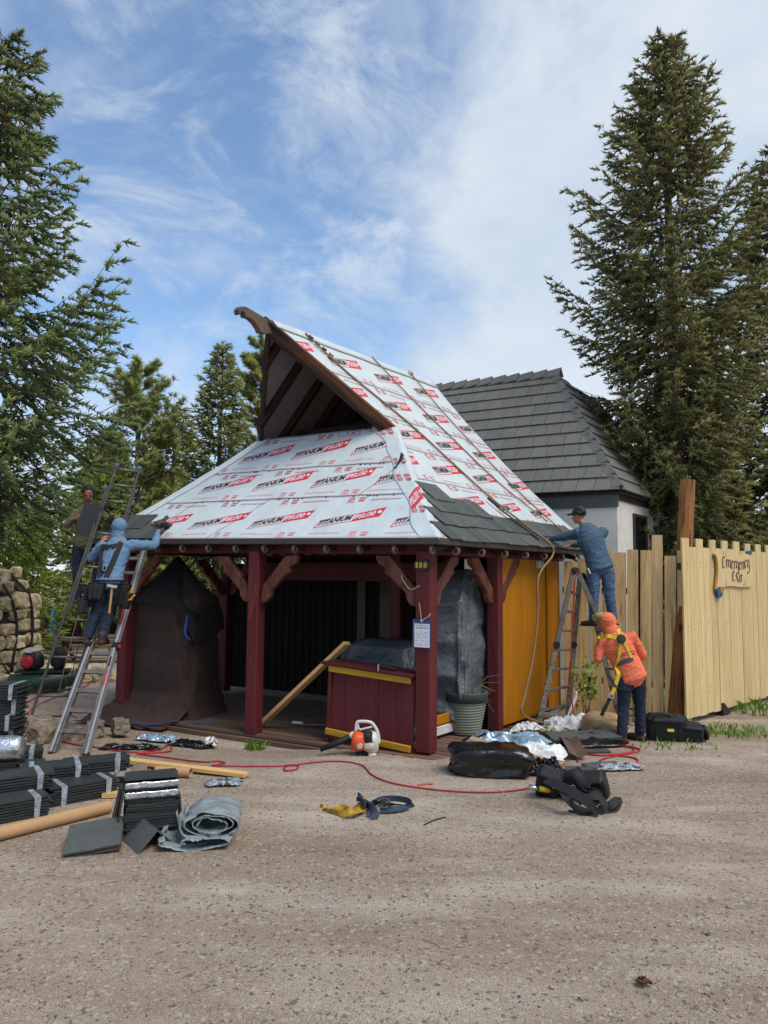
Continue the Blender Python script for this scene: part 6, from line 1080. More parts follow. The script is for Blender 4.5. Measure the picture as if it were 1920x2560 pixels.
m_str = mat('pale_string', '#c9b59a', .8); b = MB(); b.tube(along([cbp(0, .155, .02), cbp(-.02, .26, .012), cbp(-.035, .36, .01)], 4), .004, 5); b.obj('string', m_str, cb, smooth=True); b = MB(); b.tube(along([cbp(.01, .155, .02), cbp(.06, .18, .03), cbp(.10, .20, .04), cbp(.12, .235, .03)], 4), [.004] * 13 if False else .006, 5); b.obj('string', m_str, cb, smooth=True)
line_thing('string_loop', 'pale string looped from the brace left of the house number', 'string', [cbp(-.27, .70, .0), cbp(-.27, .66, .02), cbp(-.21, .60, .06), cbp(-.13, .52, .06), cbp(-.05, .55, .05), cbp(-.02, .57, .03)], .004, m_str, 5); line_thing('wire_loop', 'thin orange wire hanging on the middle post', 'wire', [K(2.66, .0, 1.95), K(2.70, -.02, 1.75), K(2.76, -.02, 1.55), K(2.78, -.02, 1.53), K(2.74, -.02, 1.75), K(2.70, .0, 1.97)], .003, m_horg, 5)
# slate cutter and slate on the counter
o = thing('slate_cutter', 'slate lying on the counter with a steel clamp tool', 'tool', tuple(K(1.1, .3, .95))); b = MB(); b.slab(lambda u, v: K(lerp(1.60, .85, u), lerp(.12, .40, v), .975 - .045 * u + .006 * noise.noise(Vector((u * 5, v * 4, 1)))), 8, 5, .014); b.obj('slate', m_slate, o); b = MB(); c = K(.88, .16, .99); b.tube([c + NF * .05 + Vector((0, 0, -.06)), c + NF * .05 + Vector((0, 0, .02)), c + Vector((0, 0, .03))], .012, 8); b.obj('clamp', m_steel, o); b = MB(); b.tube([c + Vector((0, 0, .0)), K(.68, .18, .955)], .022, 8); b.obj('handle', m_rub, o)
o = thing('floor_tool', 'small white-handled saw lying on the deck behind the middle post', 'tool', tuple(K(2.45, .75, .02))); b = MB(); b.beam(K(2.55, .78, .02), K(2.15, .95, .03), .05, .01); b.obj('blade', m_steel, o); b = MB(); b.tube([K(2.55, .78, .03), K(2.68, .72, .04)], .018, 7); b.obj('handle', mat('white_handle', '#c9c7c0', .5), o)
# ================================================================== leaf blower
lb = thing('leaf_blower', 'orange and white handheld leaf blower with a black tube before the maroon counter', 'leaf blower', (-.22, 8.72, 0)); m_org = mat('orange_plastic', '#d9541e', .45, var=.08); m_whp = mat('white_plastic', '#c9c6bf', .45, var=.12, scale=9); bc = Vector((-.20, 8.72, .17)); bx_ = Vector((1, -.02, 0)); M0 = frame(bc, (1, -.02, 0))
pouch('engine_cover', bc + Vector((-.075, -.06, -.01)), (.17, .14, .20), 10, m_org, lb, 3.1); pouch('fan_housing', bc + Vector((.075, .02, -.03)), (.16, .20, .25), 0, m_whp, lb, 4.1); pouch('engine_block', bc + Vector((.03, -.05, .02)), (.12, .14, .18), 0, m_rub, lb, 5.1); pouch('fuel_tank', bc + Vector((.05, -.09, -.06)), (.13, .09, .10), 8, mat('cream_tank', '#b5a998', .4), lb, 6.1)
b = MB(M0); b.tube(along([(-.11, 0, .10), (-.10, 0, .19), (-.06, 0, .21), (.05, 0, .205), (.10, 0, .17), (.15, 0, .08), (.165, 0, -.04)], 5), .020, 9); b.obj('handle', m_whp, lb, smooth=True); b = MB(M0); b.tube(along([(-.09, 0, .19), (-.07, 0, .12), (.0, 0, .13), (.08, 0, .15)], 4), .013, 8); b.obj('trigger_grip', m_whp, lb, smooth=True)
b = MB(M0); b.tube([(-.10, .02, .06), (-.15, .02, .035), (-.17, .02, .02)], [.05, .052, .05], 14); b.obj('tube_collar', m_whp, lb, smooth=True); b = MB(M0); b.tube([(-.16, .02, .03), (-.36, .02, -.055), (-.53, .02, -.125)], [.045, .043, .034], 14, flat=.85); b.obj('blower_tube', m_rub, lb, smooth=True)
b = MB(frame(bc + Vector((-.06, -.128, -.045)), (1, 0, 0), (0, -1, .1))); b.lathe([(.034, 0), (.034, .012), (.028, .016)], 16); b.obj('starter_badge', mat('grey_badge', '#b0ada6', .4), lb); b = MB(M0); b.box((.09, -.07, -.155), (.09, .06, .03)); b.obj('foot', m_whp, lb, bevel=.008); b = MB(M0); b.box((-.03, -.03, -.15), (.14, .10, .04)); b.obj('base', m_rub, lb, bevel=.01)
# air compressor
ac = thing('air_compressor', 'green-tanked air compressor with a red pull starter beside the stone tower', 'compressor', (-6.0, 12.9, 0)); m_grt = mat('green_tank', '#1f3a2c', .4, var=.1); b = MB(); b.tube([(-6.52, 12.75, .20), (-6.48, 12.75, .20), (-5.62, 12.95, .20), (-5.58, 12.96, .20)], [.09, .14, .14, .09], 16); b.obj('tank', m_grt, ac, smooth=True); b = MB(); b.tube([(-6.48, 13.1, .20), (-6.44, 13.1, .20), (-5.58, 13.3, .20), (-5.54, 13.3, .20)], [.09, .14, .14, .09], 16); b.obj('tank', m_grt, ac, smooth=True)
b = MB(); b.box((-6.03, 13.0, .37), (.85, .42, .03), Euler((0, 0, R(13)))); b.obj('deck_plate', m_rub, ac); pouch('engine', (-6.2, 12.98, .56), (.34, .32, .34), 12, mat('engine_grey', '#2a2a2a', .5, metal=.3), ac, 2.2); pouch('engine_top', (-6.22, 12.98, .73), (.30, .26, .10), 12, mat('cream_cover', '#b5ab98', .5), ac, 2.9); pouch('pump', (-5.80, 13.1, .58), (.24, .26, .40), 12, m_rub, ac, 3.4)
b = MB(frame((-6.22, 12.80, .55), (1, 0, 0), (.1, -1, 0))); b.lathe([(.11, 0), (.115, .05), (.07, .08)], 16); b.obj('pull_starter', mat('red_starter', '#a31d2e', .4), ac); b = MB(); b.tube(along([(-6.5, 12.8, .3), (-6.6, 12.75, .48), (-6.58, 12.78, .52), (-6.45, 12.8, .5)], 4), .014, 6); b.obj('handle', m_rub, ac)
# ================================================================== people
def loft(b, pts, rads, n=14, flat=None, side=None):
    """closed rounded tube through pts; rads = (width, depth) half axes per point; side = direction of the width axis"""
    pts = [Vector(p) for p in pts]; rr = [(r_, r_) if isinstance(r_, (int, float)) else r_ for r_ in rads]
    P_ = [pts[0] - (pts[1] - pts[0]).normalized() * min(rr[0]) * .6] + pts + [pts[-1] + (pts[-1] - pts[-2]).normalized() * min(rr[-1]) * .6]; RR = [(rr[0][0] * .45, rr[0][1] * .45)] + rr + [(rr[-1][0] * .45, rr[-1][1] * .45)]
    rings = []; prev = Vector(side) if side is not None else None
    for i, p in enumerate(P_):
        d = (P_[min(i + 1, len(P_) - 1)] - P_[max(0, i - 1)]).normalized()
        if prev is None: prev = d.cross(Vector((0, 1, .1)))
        a = prev - d * prev.dot(d); a = a if a.length > 1e-4 else d.cross(Vector((0, 1, 0))); a.normalize(); prev = a; c = d.cross(a)
        rings.append([p + a * RR[i][0] * math.cos(2 * PI * k / n) + c * RR[i][1] * math.sin(2 * PI * k / n) for k in range(n)])
    vs = [v for r_ in rings for v in r_]; fs = [(i * n + k, i * n + (k + 1) % n, (i + 1) * n + (k + 1) % n, (i + 1) * n + k) for i in range(len(P_) - 1) for k in range(n)] + [tuple(reversed(range(n))), tuple((len(P_) - 1) * n + k for k in range(n))]
    b.add(vs, fs)
def ball(b, c, r_, M_=None):
    r_ = (r_, r_, r_) if isinstance(r_, (int, float)) else r_; n, m_ = 14, 9; M_ = M_ or Matrix.Identity(3); vs = []
    for j in range(m_ + 1):
        for i in range(n): t, f = 2 * PI * i / n, PI * (j + .02) / (m_ + .04); vs.append(Vector(c) + M_ @ Vector((r_[0] * math.sin(f) * math.cos(t), r_[1] * math.sin(f) * math.sin(t), r_[2] * math.cos(f))))
    fs = [(j * n + i, (j + 1) * n + i, (j + 1) * n + (i + 1) % n, j * n + (i + 1) % n) for j in range(m_) for i in range(n)] + [tuple(range(n)), tuple(reversed(range(m_ * n, m_ * n + n)))]
    b.add(vs, fs)
def skin(b, name, m, parent, voxel=.014, wrinkle=0., wf=14., seed=0, iters=3, origin=None, stretch=(1, 1, 1), drop_z=None):
    """fuse the shapes in b into one continuous smooth surface"""
    me = bpy.data.meshes.new('tmp'); me.from_pydata(b.v, [], b.f); o = bpy.data.objects.new('tmp', me); COL.objects.link(o); md = o.modifiers.new('r', 'REMESH'); md.mode = 'VOXEL'; md.voxel_size = voxel; md.adaptivity = 0
    s_ = o.modifiers.new('s', 'SMOOTH'); s_.iterations = iters; s_.factor = .5; bpy.context.view_layer.update(); ev = bpy.data.meshes.new_from_object(o.evaluated_get(bpy.context.evaluated_depsgraph_get())); bpy.data.objects.remove(o); bpy.data.meshes.remove(me)
    n = len(ev.vertices); co = np.zeros(n * 3); ev.vertices.foreach_get('co', co); co = co.reshape(-1, 3); no = np.zeros(n * 3); ev.vertices.foreach_get('normal', no); no = no.reshape(-1, 3)
    if wrinkle:
        w = np.array([max(0, 1 - 4.5 * abs(noise.noise(Vector((x * wf * stretch[0] + seed + z * 3, y * wf * stretch[1], z * wf * stretch[2] - x * 4))))) - .25 + .9 * noise.noise(Vector((x * wf * .4, y * wf * .4 + seed, z * wf * .4))) for x, y, z in co]); co = co + no * (w * wrinkle)[:, None]
    fs = [tuple(p.vertices) for p in ev.polygons]; bpy.data.meshes.remove(ev); return mesh_obj(name, co, fs, m, parent, smooth=True, origin=origin)
def hand(b, wrist, fdir, palm, curl=.5, sc=1., thumb=1):
    """palm and five fingers; fdir = where the fingers point, palm = palm normal"""
    f = Vector(fdir).normalized(); pn = Vector(palm); pn = (pn - f * pn.dot(f)).normalized(); s_ = f.cross(pn) * thumb; w = Vector(wrist)
    loft(b, [w, w + f * .05 * sc, w + f * .092 * sc], [(.027 * sc, .018 * sc), (.041 * sc, .016 * sc), (.041 * sc, .013 * sc)], 10, side=s_)
    for k, (o_, l) in enumerate(((.030, .070), (.010, .080), (-.011, .074), (-.031, .056))):
        p = w + f * .088 * sc + s_ * o_ * sc; c1 = curl * .7; d1 = f * math.cos(c1) + pn * math.sin(c1); d2 = f * math.cos(c1 * 2.2) + pn * math.sin(c1 * 2.2); d3 = f * math.cos(c1 * 3.2) + pn * math.sin(c1 * 3.2); a = p + d1 * l * .45 * sc; c = a + d2 * l * .32 * sc; e = c + d3 * l * .26 * sc
        loft(b, [p, a, c, e], [.0095 * sc, .009 * sc, .0085 * sc, .007 * sc], 7)
    p = w + f * .03 * sc + s_ * .03 * sc; d = (f * .7 + s_ * .65 + pn * .35).normalized(); loft(b, [p, p + d * .04 * sc, p + d * .04 * sc + (f * .8 + pn * .4 + s_ * .15).normalized() * .034 * sc], [.012 * sc, .0105 * sc, .0085 * sc], 8)
def head(b, c, look, up=(0, 0, 1), sc=1.):
    l = Vector(look).normalized(); u_ = Vector(up); u_ = (u_ - l * u_.dot(l)).normalized(); s_ = l.cross(u_); M_ = Matrix((s_, l, u_)).transposed(); c = Vector(c)
    ball(b, c + u_ * .03 * sc - l * .012 * sc, (.076 * sc, .095 * sc, .088 * sc), M_); ball(b, c - u_ * .035 * sc + l * .022 * sc, (.060 * sc, .066 * sc, .075 * sc), M_); ball(b, c - u_ * .085 * sc + l * .052 * sc, (.030 * sc, .026 * sc, .022 * sc), M_)
    loft(b, [c + l * .083 * sc + u_ * .015 * sc, c + l * .098 * sc - u_ * .012 * sc, c + l * .104 * sc - u_ * .030 * sc], [.009 * sc, .012 * sc, .016 * sc], 8)         # nose
    for t in (-1, 1):
        ball(b, c + s_ * .077 * t * sc - l * .008 * sc - u_ * .012 * sc, (.009 * sc, .020 * sc, .032 * sc), M_); ball(b, c + s_ * .03 * t * sc + l * .078 * sc + u_ * .025 * sc, (.024 * sc, .012 * sc, .010 * sc), M_)   # ears, brow
    ball(b, c - u_ * .058 * sc + l * .083 * sc, (.024 * sc, .010 * sc, .011 * sc), M_)
    return s_, l, u_, M_
m_skin = mat('tan_skin', '#9a6a50', .55, var=.08, scale=12, bump=.05); m_skind = mat('brown_skin', '#7d5240', .55, var=.08, scale=12, bump=.05); m_denim = mat('blue_denim', '#33475f', .85, var=.2, scale=7, bump=.3, bscale=160, col2='#4a627d', edge=(.5, .75)); m_denimd = mat('dark_denim', '#1d2638', .85, var=.22, scale=7, bump=.3, bscale=160, col2='#2e3c55', edge=(.52, .75)); m_denimm = mat('washed_denim', '#3d5470', .85, var=.2, scale=8, bump=.3, bscale=160, col2='#587696', edge=(.5, .7))
m_sky = mat('light_blue_jersey', '#5d7a97', .8, var=.1, scale=6, bump=.25, bscale=140); m_nvy = mat('slate_blue_jersey', '#3a5267', .75, var=.12, scale=6, bump=.25, bscale=140); m_orgs = mat('orange_safety_jersey', '#e0704f', .8, var=.07, scale=6, bump=.25, bscale=140); m_olv = mat('olive_jersey', '#605c45', .85, var=.15, scale=6, bump=.25, bscale=140); m_boot = mat('brown_leather_boot', '#4a3227', .7, var=.25, scale=10, bump=.3); m_bootd = mat('dark_boot', '#2b2420', .7, var=.25, scale=10, bump=.3)
def V(*a): return Vector(a)
def person(label, J, mats, seed, look, hood=True, hair=None, cap=None, bulk=1., group=None):
    """J: joints in the place's coordinates; sh/el/wr/hip/kn/an/toe are (left, right) pairs"""
    b = MB(); hs = J['head']; J = {k: ([Vector(x) for x in v] if isinstance(v, (list, tuple)) and not isinstance(v[0], (int, float)) else Vector(v)) for k, v in J.items()}
    across = (J['sh'][1] - J['sh'][0]).normalized(); hac = (J['hip'][1] - J['hip'][0]).normalized(); B_ = bulk
    head(b, J['head'], look, J.get('hup', V(0, 0, 1))); loft(b, [J['neck'], J['head'] - Vector(J.get('hup', V(0, 0, 1))) * .05], [.055, .052])
    tors = lambda bb, e: loft(bb, [J['pelvis'], J['pelvis'].lerp(J['chest'], .45), J['chest'], J['neck'].lerp(J['chest'], .35), J['neck']], [(.155 * B_ + e, .115 * B_ + e), (.148 * B_ + e, .112 * B_ + e), (.170 * B_ + e, .122 * B_ + e), (.135 * B_ + e, .095 * B_ + e), (.062 + e, .058 + e)], 18, side=across)
    tors(b, -.012)
    for k in (0, 1):
        loft(b, [J['chest'].lerp(J['sh'][k], .55), J['sh'][k], J['el'][k]], [.06, .055, .040]); loft(b, [J['el'][k], J['el'][k].lerp(J['wr'][k], .35), J['wr'][k]], [.040, .041, .026]); hd = J['hand'][k]; hand(b, J['wr'][k], hd, J['palm'][k], J['curl'][k] if 'curl' in J else .5, 1.0, 1 if k else -1)
        loft(b, [J['hip'][k], J['kn'][k]], [.078, .056]); loft(b, [J['kn'][k], J['kn'][k].lerp(J['an'][k], .35), J['an'][k]], [.053, .054, .036]); loft(b, [J['an'][k], J['toe'][k]], [.036, .03])
    J_ = J; body = skin(b, 'person', mats['skin'], None, .0095, iters=2); tag(body, label, 'person', group)
    # shirt
    s = MB(); tors(s, .016); lo = J['pelvis'] - (J['chest'] - J['pelvis']).normalized() * .06; loft(s, [lo, J['pelvis'], J['pelvis'].lerp(J['chest'], .5)], [(.182 * B_, .145 * B_), (.178 * B_, .140 * B_), (.164 * B_, .128 * B_)], 18, side=across)
    for k in (0, 1):
        loft(s, [J['chest'].lerp(J['sh'][k], .3), J['sh'][k], J['sh'][k].lerp(J['el'][k], .5), J['el'][k]], [.092 * B_, .084 * B_, .066 * B_, .058 * B_]); loft(s, [J['el'][k], J['el'][k].lerp(J['wr'][k], .5), J['el'][k].lerp(J['wr'][k], .93)], [.058 * B_, .050, .036])
    l = Vector(look).normalized(); u_ = Vector(J.get('hup', V(0, 0, 1))).normalized()
    if hood:
        hc = J['head']; ball(s, hc + u_ * .03 - l * .042, (.106, .112, .118), Matrix((l.cross(u_).normalized(), l, l.cross(u_).normalized().cross(l))).transposed()); loft(s, [J['neck'] - l * .015, hc - u_ * .06 - l * .045], [(.098, .088), (.094, .088)], 14, side=across)
    else: loft(s, [J['neck'] - l * .03 - across * .07 - u_ * .0, J['neck'] - l * .075 - u_ * .015, J['neck'] - l * .03 + across * .07], [.035, .045, .035])
    skin(s, 'hooded_shirt', mats['shirt'], body, .0105, .0085, 11, seed, 1, stretch=(.6, .6, 1.0))
    # trousers
    t = MB(); pv = J['pelvis']; loft(t, [pv + (J['chest'] - pv).normalized() * .02, pv - V(0, 0, .05), J['hip'][0].lerp(J['hip'][1], .5) - V(0, 0, .02)], [(.146 * B_, .106 * B_), (.158 * B_, .117 * B_), (.162 * B_, .122 * B_)], 18, side=hac)
    for k in (0, 1): loft(t, [J['hip'][k], J['hip'][k].lerp(J['kn'][k], .5), J['kn'][k], J['kn'][k].lerp(J['an'][k], .5), J['kn'][k].lerp(J['an'][k], .98)], [(.098 * B_, .102 * B_), .088 * B_, .074, .070, .066])
    skin(t, 'jeans', mats['jeans'], body, .0105, .008, 12, seed + 3, 1, stretch=(.6, .6, 1.0))
    for k in (0, 1):
        q = MB(); d = (J['toe'][k] - J['an'][k]); d.z = 0; d = d.normalized() if d.length > .01 else V(0, 1, 0); a = J['an'][k]; heel = V(a.x, a.y, J['toe'][k].z) - d * .03
        loft(q, [a + V(0, 0, .07), a - V(0, 0, .01)], [.055, .056]); loft(q, [heel, heel + d * .10, heel + d * .20], [(.046, .040), (.050, .042), (.044, .030)], 12, side=d.cross(V(0, 0, 1))); bt = skin(q, 'boot', mats['boot'], body, .011, .002, 30, seed, 1)
        q = MB(); z = J['toe'][k].z - .040; sd_ = d.cross(V(0, 0, 1)); q.prism([heel + d * x + sd_ * y + V(0, 0, z - heel.z) for x, y in ((-.05, -.03), (-.05, .03), (.05, .042), (.14, .05), (.215, .035), (.235, 0), (.215, -.035), (.14, -.05), (.05, -.042))], (0, 0, 0), V(0, 0, .022)); q.obj('sole', m_rub, bt)
    if hair:
        q = MB(); ball(q, J['head'] + u_ * .055 - l * .03, (.092, .100, .085), Matrix((l.cross(u_).normalized(), l, u_)).transposed()); rs = np.random.RandomState(seed)
        for i in range(40): n_ = Vector(rs.randn(3)).normalized(); n_ = (n_ + u_ * .8 - l * .25).normalized(); ball(q, J['head'] + u_ * .055 - l * .03 + n_ * .080, .026)
        skin(q, 'hair', hair, body, .009, .004, 50, seed, 1)
    if cap:
        q = MB(); ball(q, J['head'] + u_ * .050 - l * .015, (.094, .108, .085), Matrix((l.cross(u_).normalized(), l, u_)).transposed()); loft(q, [J['head'] + u_ * .045 + l * .07, J['head'] + u_ * .04 + l * .17], [(.075, .012), (.06, .010)], 12, side=l.cross(u_)); skin(q, 'cap', cap, body, .009, .0015, 30, seed, 2)
    return body, J
m_hair = mat('black_hair', '#17130f', .6, var=.2, bump=.5, bscale=90); m_capm = mat('charcoal_cap', '#3a3b38', .8, var=.12)
# worker in light blue on the silver ladder, seen from behind, both hands at the roof
A_, JA = person('worker in a light blue hooded shirt standing on the silver ladder with a nail gun', dict(head=(-3.67, 10.02, 2.735), hup=(.02, .12, 1), neck=(-3.68, 9.97, 2.60), chest=(-3.66, 9.88, 2.38), pelvis=(-3.69, 9.74, 2.02),
    sh=[(-3.88, 9.92, 2.47), (-3.46, 9.93, 2.50)], el=[(-4.06, 10.02, 2.30), (-3.24, 10.20, 2.50)], wr=[(-4.02, 10.26, 2.55), (-3.27, 10.42, 2.72)], hand=[(.25, .6, .8), (-.1, .5, .9)], palm=[(.2, .6, -.5), (-.6, .5, -.3)], curl=[.5, .9],
    hip=[(-3.79, 9.72, 1.97), (-3.58, 9.72, 1.97)], kn=[(-3.82, 9.70, 1.62), (-3.66, 9.72, 1.62)], an=[(-3.90, 9.60, 1.25), (-3.70, 9.60, 1.25)], toe=[(-3.92, 9.74, 1.205), (-3.70, 9.74, 1.205)]), dict(skin=m_skin, shirt=m_sky, jeans=m_denimd, boot=m_boot), 1, (.15, 1, .12), hood=True)
from mathutils.bvhtree import BVHTree
_BV = {}
def strap(P_, w, m, par, name='strap', th=.006, out=None):
    """webbing that lies on the wearer's shirt and trousers"""
    if par.name not in _BV: _BV[par.name] = [BVHTree.FromPolygons([tuple(v.co + WORLD[c.name]) for v in c.data.vertices], [tuple(p.vertices) for p in c.data.polygons]) for c in par.children if c.name.startswith(('hooded_shirt', 'jeans'))]
    Q_ = []
    for p in along([Vector(p) for p in P_], 6):
        ys = [h[0].y for h in (t.ray_cast(Vector((p.x, p.y - 1., p.z)), Vector((0, 1, 0))) for t in _BV[par.name]) if h[0] is not None]
        Q_.append(Vector((p.x, min(ys) - .010, p.z)) if ys else p)
    ribbon([(Q_[max(0, i - 1)] + Q_[i] * 2 + Q_[min(len(Q_) - 1, i + 1)]) / 4 for i in range(len(Q_))], w, th, out or (0, -1, .25)).obj(name, m, par, smooth=False)
# suspenders, belt and pouches
strap([(-3.83, 9.80, 2.50), (-3.82, 9.76, 2.38), (-3.80, 9.70, 2.2), (-3.77, 9.60, 2.05)], .075, m_black, A_, 'suspender'); strap([(-3.58, 9.80, 2.53), (-3.60, 9.75, 2.40), (-3.64, 9.69, 2.22), (-3.68, 9.60, 2.05)], .075, m_black, A_, 'suspender'); strap([(-3.84, 9.775, 2.47), (-3.71, 9.745, 2.455), (-3.58, 9.775, 2.49)], .075, m_black, A_, 'yoke'); strap([(-3.62, 9.84, 2.59), (-3.60, 9.81, 2.54)], .06, mat('tan_pad', '#8a7c68', .8), A_, 'shoulder_pad')
b = MB(); b.slab(lambda u, v: V(-3.78 + .13 * u, 9.655 - .03 * math.sin(PI * u), 2.06 + .14 * v), 6, 4, .02); b.obj('back_pad', m_black, A_); b = MB(frame((-3.715, 9.625, 2.17), (1, 0, 0), (0, -1, .1))); b.tube([(.026 * math.cos(t), .034 * math.sin(t), 0) for t in np.linspace(0, 2 * PI, 13)], .006, 6); b.obj('d_ring', m_steel, A_)
b = MB(); n_ = 28; pv = Vector((-3.69, 9.74, 2.01)); b.tube([pv + V(.185 * math.cos(t), .148 * math.sin(t), .0) for t in np.linspace(0, 2 * PI, n_)], .04, 8, flat=.25); b.obj('belt', m_black, A_, smooth=True)
for (x, y, z, s_, a, sd_) in ((-3.92, 9.66, 1.80, (.17, .15, .30), 20, 1), (-3.97, 9.60, 1.66, (.16, .14, .20), 30, 2), (-3.79, 9.56, 1.86, (.22, .12, .24), 5, 3), (-3.47, 9.68, 1.82, (.16, .16, .30), -20, 4), (-3.42, 9.64, 1.74, (.15, .14, .22), -25, 5)): pouch_box('tool_pouch', (x, y, z), tuple(k * .92 for k in s_), a, m_nyl, A_, (-8, 0), False, .22)
b = MB(); b.beam((-3.575, 9.545, 1.92), (-3.595, 9.535, 1.58), .026, .02, up=(0, -1, 0)); hm = b.obj('hammer', mat('hammer_wood', '#b98a55', .5), A_, bevel=.004); b = MB(); b.box((-3.57, 9.535, 1.935), (.14, .035, .04), Euler((0, R(8), 0))); b.obj('hammer_head', m_steel, hm, bevel=.006)
for i, (x, z) in enumerate(((-3.335, 1.86), (-3.31, 1.80), (-3.345, 1.78))): b = MB(); b.tube([(x - .05, 9.6, z - .04), (x + .03, 9.56, z + .05 - .03 * i)], .012, 7); b.obj('snip_handle', mat('amber_handles', '#d28a1e', .4), A_, smooth=True)
b = MB(); b.box((-3.27, 10.47, 2.82), (.10, .16, .10), Euler((R(20), R(25), R(-20)))); b.beam((-3.28, 10.45, 2.76), (-3.31, 10.40, 2.66), .035, .05); b.beam((-3.24, 10.55, 2.88), (-3.20, 10.62, 2.95), .05, .05); ng = thing('nail_gun', 'black and grey pneumatic nail gun held against the roof by the worker in light blue', 'nail gun', (-3.26, 10.5, 2.8)); b.obj('body', m_grim, ng, bevel=.008); b = MB(frame((-3.17, 10.47, 2.80), (0, 1, 0), (1, 0, .35))); b.lathe([(.055, -.03), (.055, .03), (.03, .045)], 14); b.obj('coil_magazine', m_rub, ng); b = MB(); b.box((-3.34, 10.45, 2.82), (.07, .10, .06), Euler((R(20), R(25), 0))); b.obj('grey_housing', m_alud, ng, bevel=.008)
# worker in olive behind the dark ladder, holding a slate upright
B_, JB = person('worker in an olive shirt with black hair at the roof corner holding up a slate', dict(head=(-4.74, 11.45, 3.34), hup=(.08, -.05, 1), neck=(-4.76, 11.48, 3.20), chest=(-4.76, 11.50, 2.97), pelvis=(-4.76, 11.52, 2.60),
    sh=[(-4.57, 11.56, 3.08), (-4.94, 11.42, 3.06)], el=[(-4.36, 11.42, 2.93), (-4.97, 11.25, 2.83)], wr=[(-4.24, 11.18, 3.02), (-4.80, 11.12, 2.95)], hand=[(.6, -.3, -.1), (.9, -.1, .15)], palm=[(0, -.2, -1), (.1, 1, 0)], curl=[.6, .8],
    hip=[(-4.66, 11.54, 2.55), (-4.86, 11.50, 2.55)], kn=[(-4.50, 11.36, 2.16), (-4.84, 11.42, 2.12)], an=[(-4.52, 11.42, 1.76), (-4.80, 11.40, 1.70)], toe=[(-4.42, 11.32, 1.72), (-4.72, 11.30, 1.66)]), dict(skin=m_skind, shirt=m_olv, jeans=m_denimd, boot=m_bootd), 2, (.45, -.85, -.25), hood=False, hair=m_hair)
for s_, e in (((.055, -.075, .028), 0), ((-.005, -.098, .030), 1)): b = MB(); ball(b, Vector((-4.735, 11.45, 3.335)) + Vector(s_), .009); b.obj('eye', m_blk, B_, smooth=True)
loose_slate('held_slate', 'black slate held upright by the worker in olive', Matrix.Translation((-4.52, 11.05, 2.92)) @ Matrix.Rotation(R(12), 4, 'Z') @ Matrix.Rotation(R(14), 4, 'Y') @ Matrix.Rotation(R(84), 4, 'X'), .30, .52, .012, m=mat('dark_slate', '#242524', .5, var=.2, scale=7, bump=.6, bscale=24))
# worker in slate blue on the step ladder, reaching to the right-hand eave
N_, JN = person('worker in a slate blue shirt and charcoal cap on the step ladder at the eave', dict(head=(2.95, 10.88, 3.03), hup=(-.12, .15, 1), neck=(3.02, 10.85, 2.89), chest=(3.10, 10.80, 2.68), pelvis=(3.21, 10.72, 2.28),
    sh=[(2.92, 10.86, 2.77), (3.30, 10.84, 2.78)], el=[(2.76, 11.02, 2.72), (3.10, 11.15, 2.62)], wr=[(2.58, 11.18, 2.70), (2.93, 11.28, 2.60)], hand=[(-.8, .5, .0), (-.8, .45, -.1)], palm=[(.1, .1, -1), (.1, .1, -1)], curl=[.35, .6],
    hip=[(3.12, 10.72, 2.22), (3.32, 10.72, 2.22)], kn=[(3.10, 10.68, 1.82), (3.34, 10.70, 1.84)], an=[(3.10, 10.70, 1.48), (3.40, 10.74, 1.50)], toe=[(2.98, 10.76, 1.43), (3.30, 10.86, 1.45)]), dict(skin=m_skin, shirt=m_nvy, jeans=m_denimm, boot=m_bootd), 3, (-.75, .65, -.08), hood=False, hair=mat('dark_brown_hair', '#221a15', .6), cap=m_capm, bulk=1.08)
b = MB(); b.tube([(3.0, 10.60, 2.24), (3.03, 10.585, 2.16)], .018, 6); b.obj('key_clip', m_steel, N_)
# worker in orange bracing the step ladder
O_, JO = person('worker in an orange hooded shirt with a yellow harness bracing the step ladder', dict(head=(2.93, 9.58, 1.505), hup=(-.30, .18, 1), neck=(2.99, 9.54, 1.37), chest=(3.06, 9.47, 1.21), pelvis=(3.20, 9.42, .86),
    sh=[(2.86, 9.56, 1.27), (3.24, 9.46, 1.335)], el=[(2.80, 9.50, 1.03), (3.40, 9.56, 1.10)], wr=[(2.92, 9.74, 1.20), (3.32, 9.74, .95)], hand=[(.1, .5, .8), (-.3, .8, -.1)], palm=[(.3, .9, .2), (-.5, .3, .5)], curl=[.9, .8],
    hip=[(3.11, 9.42, .81), (3.30, 9.45, .82)], kn=[(3.10, 9.44, .44), (3.34, 9.52, .45)], an=[(3.07, 9.42, .10), (3.36, 9.58, .10)], toe=[(2.95, 9.46, .045), (3.28, 9.68, .045)]), dict(skin=m_skin, shirt=m_orgs, jeans=m_denimd, boot=m_boot), 4, (-.80, .55, -.12), hood=True, bulk=1.05)
b = MB(); ball(b, (2.875, 9.605, 1.60), (.085, .075, .05)); loft(b, [(2.86, 9.62, 1.585), (2.79, 9.67, 1.565)], [(.06, .011), (.05, .010)]); skin(b, 'cap', mat('khaki_cap', '#8f8556', .8, var=.15), O_, .009, .002, 30, 1, 1)
def OB(x, y): return YP_O(x, y)
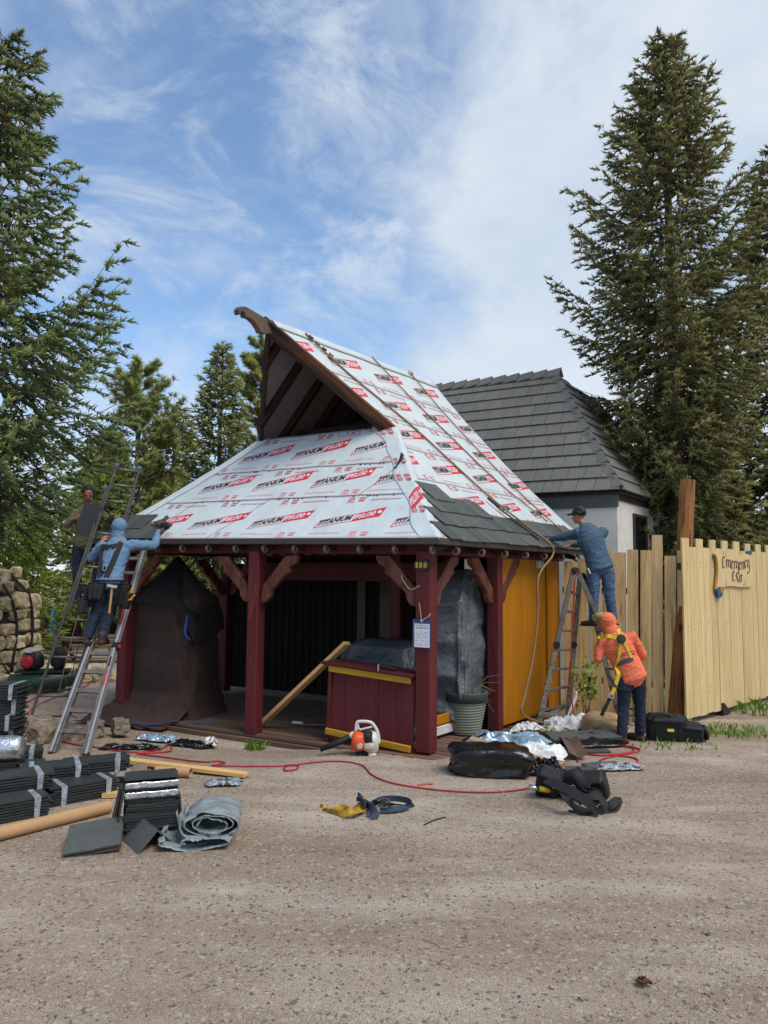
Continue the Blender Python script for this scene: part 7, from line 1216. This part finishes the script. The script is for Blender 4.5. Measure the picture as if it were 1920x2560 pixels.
strap([(2.808, 9.42, 1.31), (2.894, 9.36, 1.357), (3.012, 9.33, 1.325)], .050, m_yelb, O_, 'harness_strap'); strap([(3.073, 9.4, 1.447), (3.064, 9.36, 1.399), (3.076, 9.32, 1.341)], .050, m_yelb, O_, 'harness_strap'); strap([(3.044, 9.305, 1.282), (3.03, 9.285, 1.163), (3.007, 9.27, 1.014), (2.98, 9.245, 0.867), (2.934, 9.235, 0.744), (2.88, 9.23, 0.62)], .045, m_yelb, O_, 'harness_strap'); strap([(3.09, 9.305, 1.292), (3.127, 9.3, 1.202), (3.176, 9.3, 1.087)], .040, m_yelb, O_, 'harness_strap'); strap([(2.994, 9.262, 0.995), (3.086, 9.262, 1.04), (3.191, 9.3, 1.087)], .052, mat('grey_webbing', '#3d4346', .75), O_, 'harness_strap')
strap([(2.873, 9.225, 0.611), (2.809, 9.22, 0.498), (2.753, 9.24, 0.371)], .045, m_black, O_, 'hanging_strap'); strap([(2.943, 9.232, 0.744), (3.044, 9.235, 0.69), (3.208, 9.3, 0.692)], .022, m_black, O_, 'leg_strap'); strap([(2.942, 9.23, 0.73), (2.86, 9.25, 0.855), (2.863, 9.3, 0.959)], .03, m_black, O_, 'leg_strap')
b = MB(frame([(3.048, 9.315, 1.326)][0], (1, 0, 0), (.1, -1, .35))); b.lathe([(.060, -.012), (.062, .008), (.045, .016)], 8); b.obj('back_plate', m_rub, O_); b = MB(frame([(2.87, 9.215, 0.623)][0], (1, 0, -.3), (0, -1, .1))); b.tube([(.038 * math.cos(t), .026 * math.sin(t), 0) for t in np.linspace(0, 2 * PI, 11)], .008, 6); b.obj('steel_buckle', m_steel, O_)

def print_on(target, rows, m, name, parent):
    """thin printed marks laid on a garment: each mark is dropped on to its surface along +Y"""
    me = target.data; off = WORLD[target.name]; bt_ = BVHTree.FromPolygons([tuple(v.co + off) for v in me.vertices], [tuple(p.vertices) for p in me.polygons]); b = MB()
    def hit(x, z): h = bt_.ray_cast(Vector((x, 8.5, z)), Vector((0, 1, 0))); return (h[0] + Vector((0, -.003, 0))) if h[0] is not None else None
    for (x0, x1, z, dz, slope) in rows:
        x = x0
        while x < x1:
            w_ = rnd.uniform(.010, .022); zz_ = z + slope * (x - x0); q = [hit(x, zz_), hit(x + w_, zz_ + slope * w_), hit(x + w_, zz_ + dz + slope * w_), hit(x, zz_ + dz)]
            if all(k is not None for k in q): b.add(q, [(0, 1, 2, 3)])
            x += w_ + .006
    if b.v: o = b.obj(name, m, parent); o['kind'] = 'stuff'
_osh = [c for c in O_.children if c.name.startswith('hooded_shirt')][0]
print_on(_osh, [(2.97, 3.09, 1.115, .010, .22), (2.99, 3.10, 1.085, .016, .22), (3.0, 3.09, 1.060, .008, .22), (3.17, 3.22, 1.155, .014, .25), (3.165, 3.225, 1.12, .018, .25)], m_blk, 'back_print', _osh)
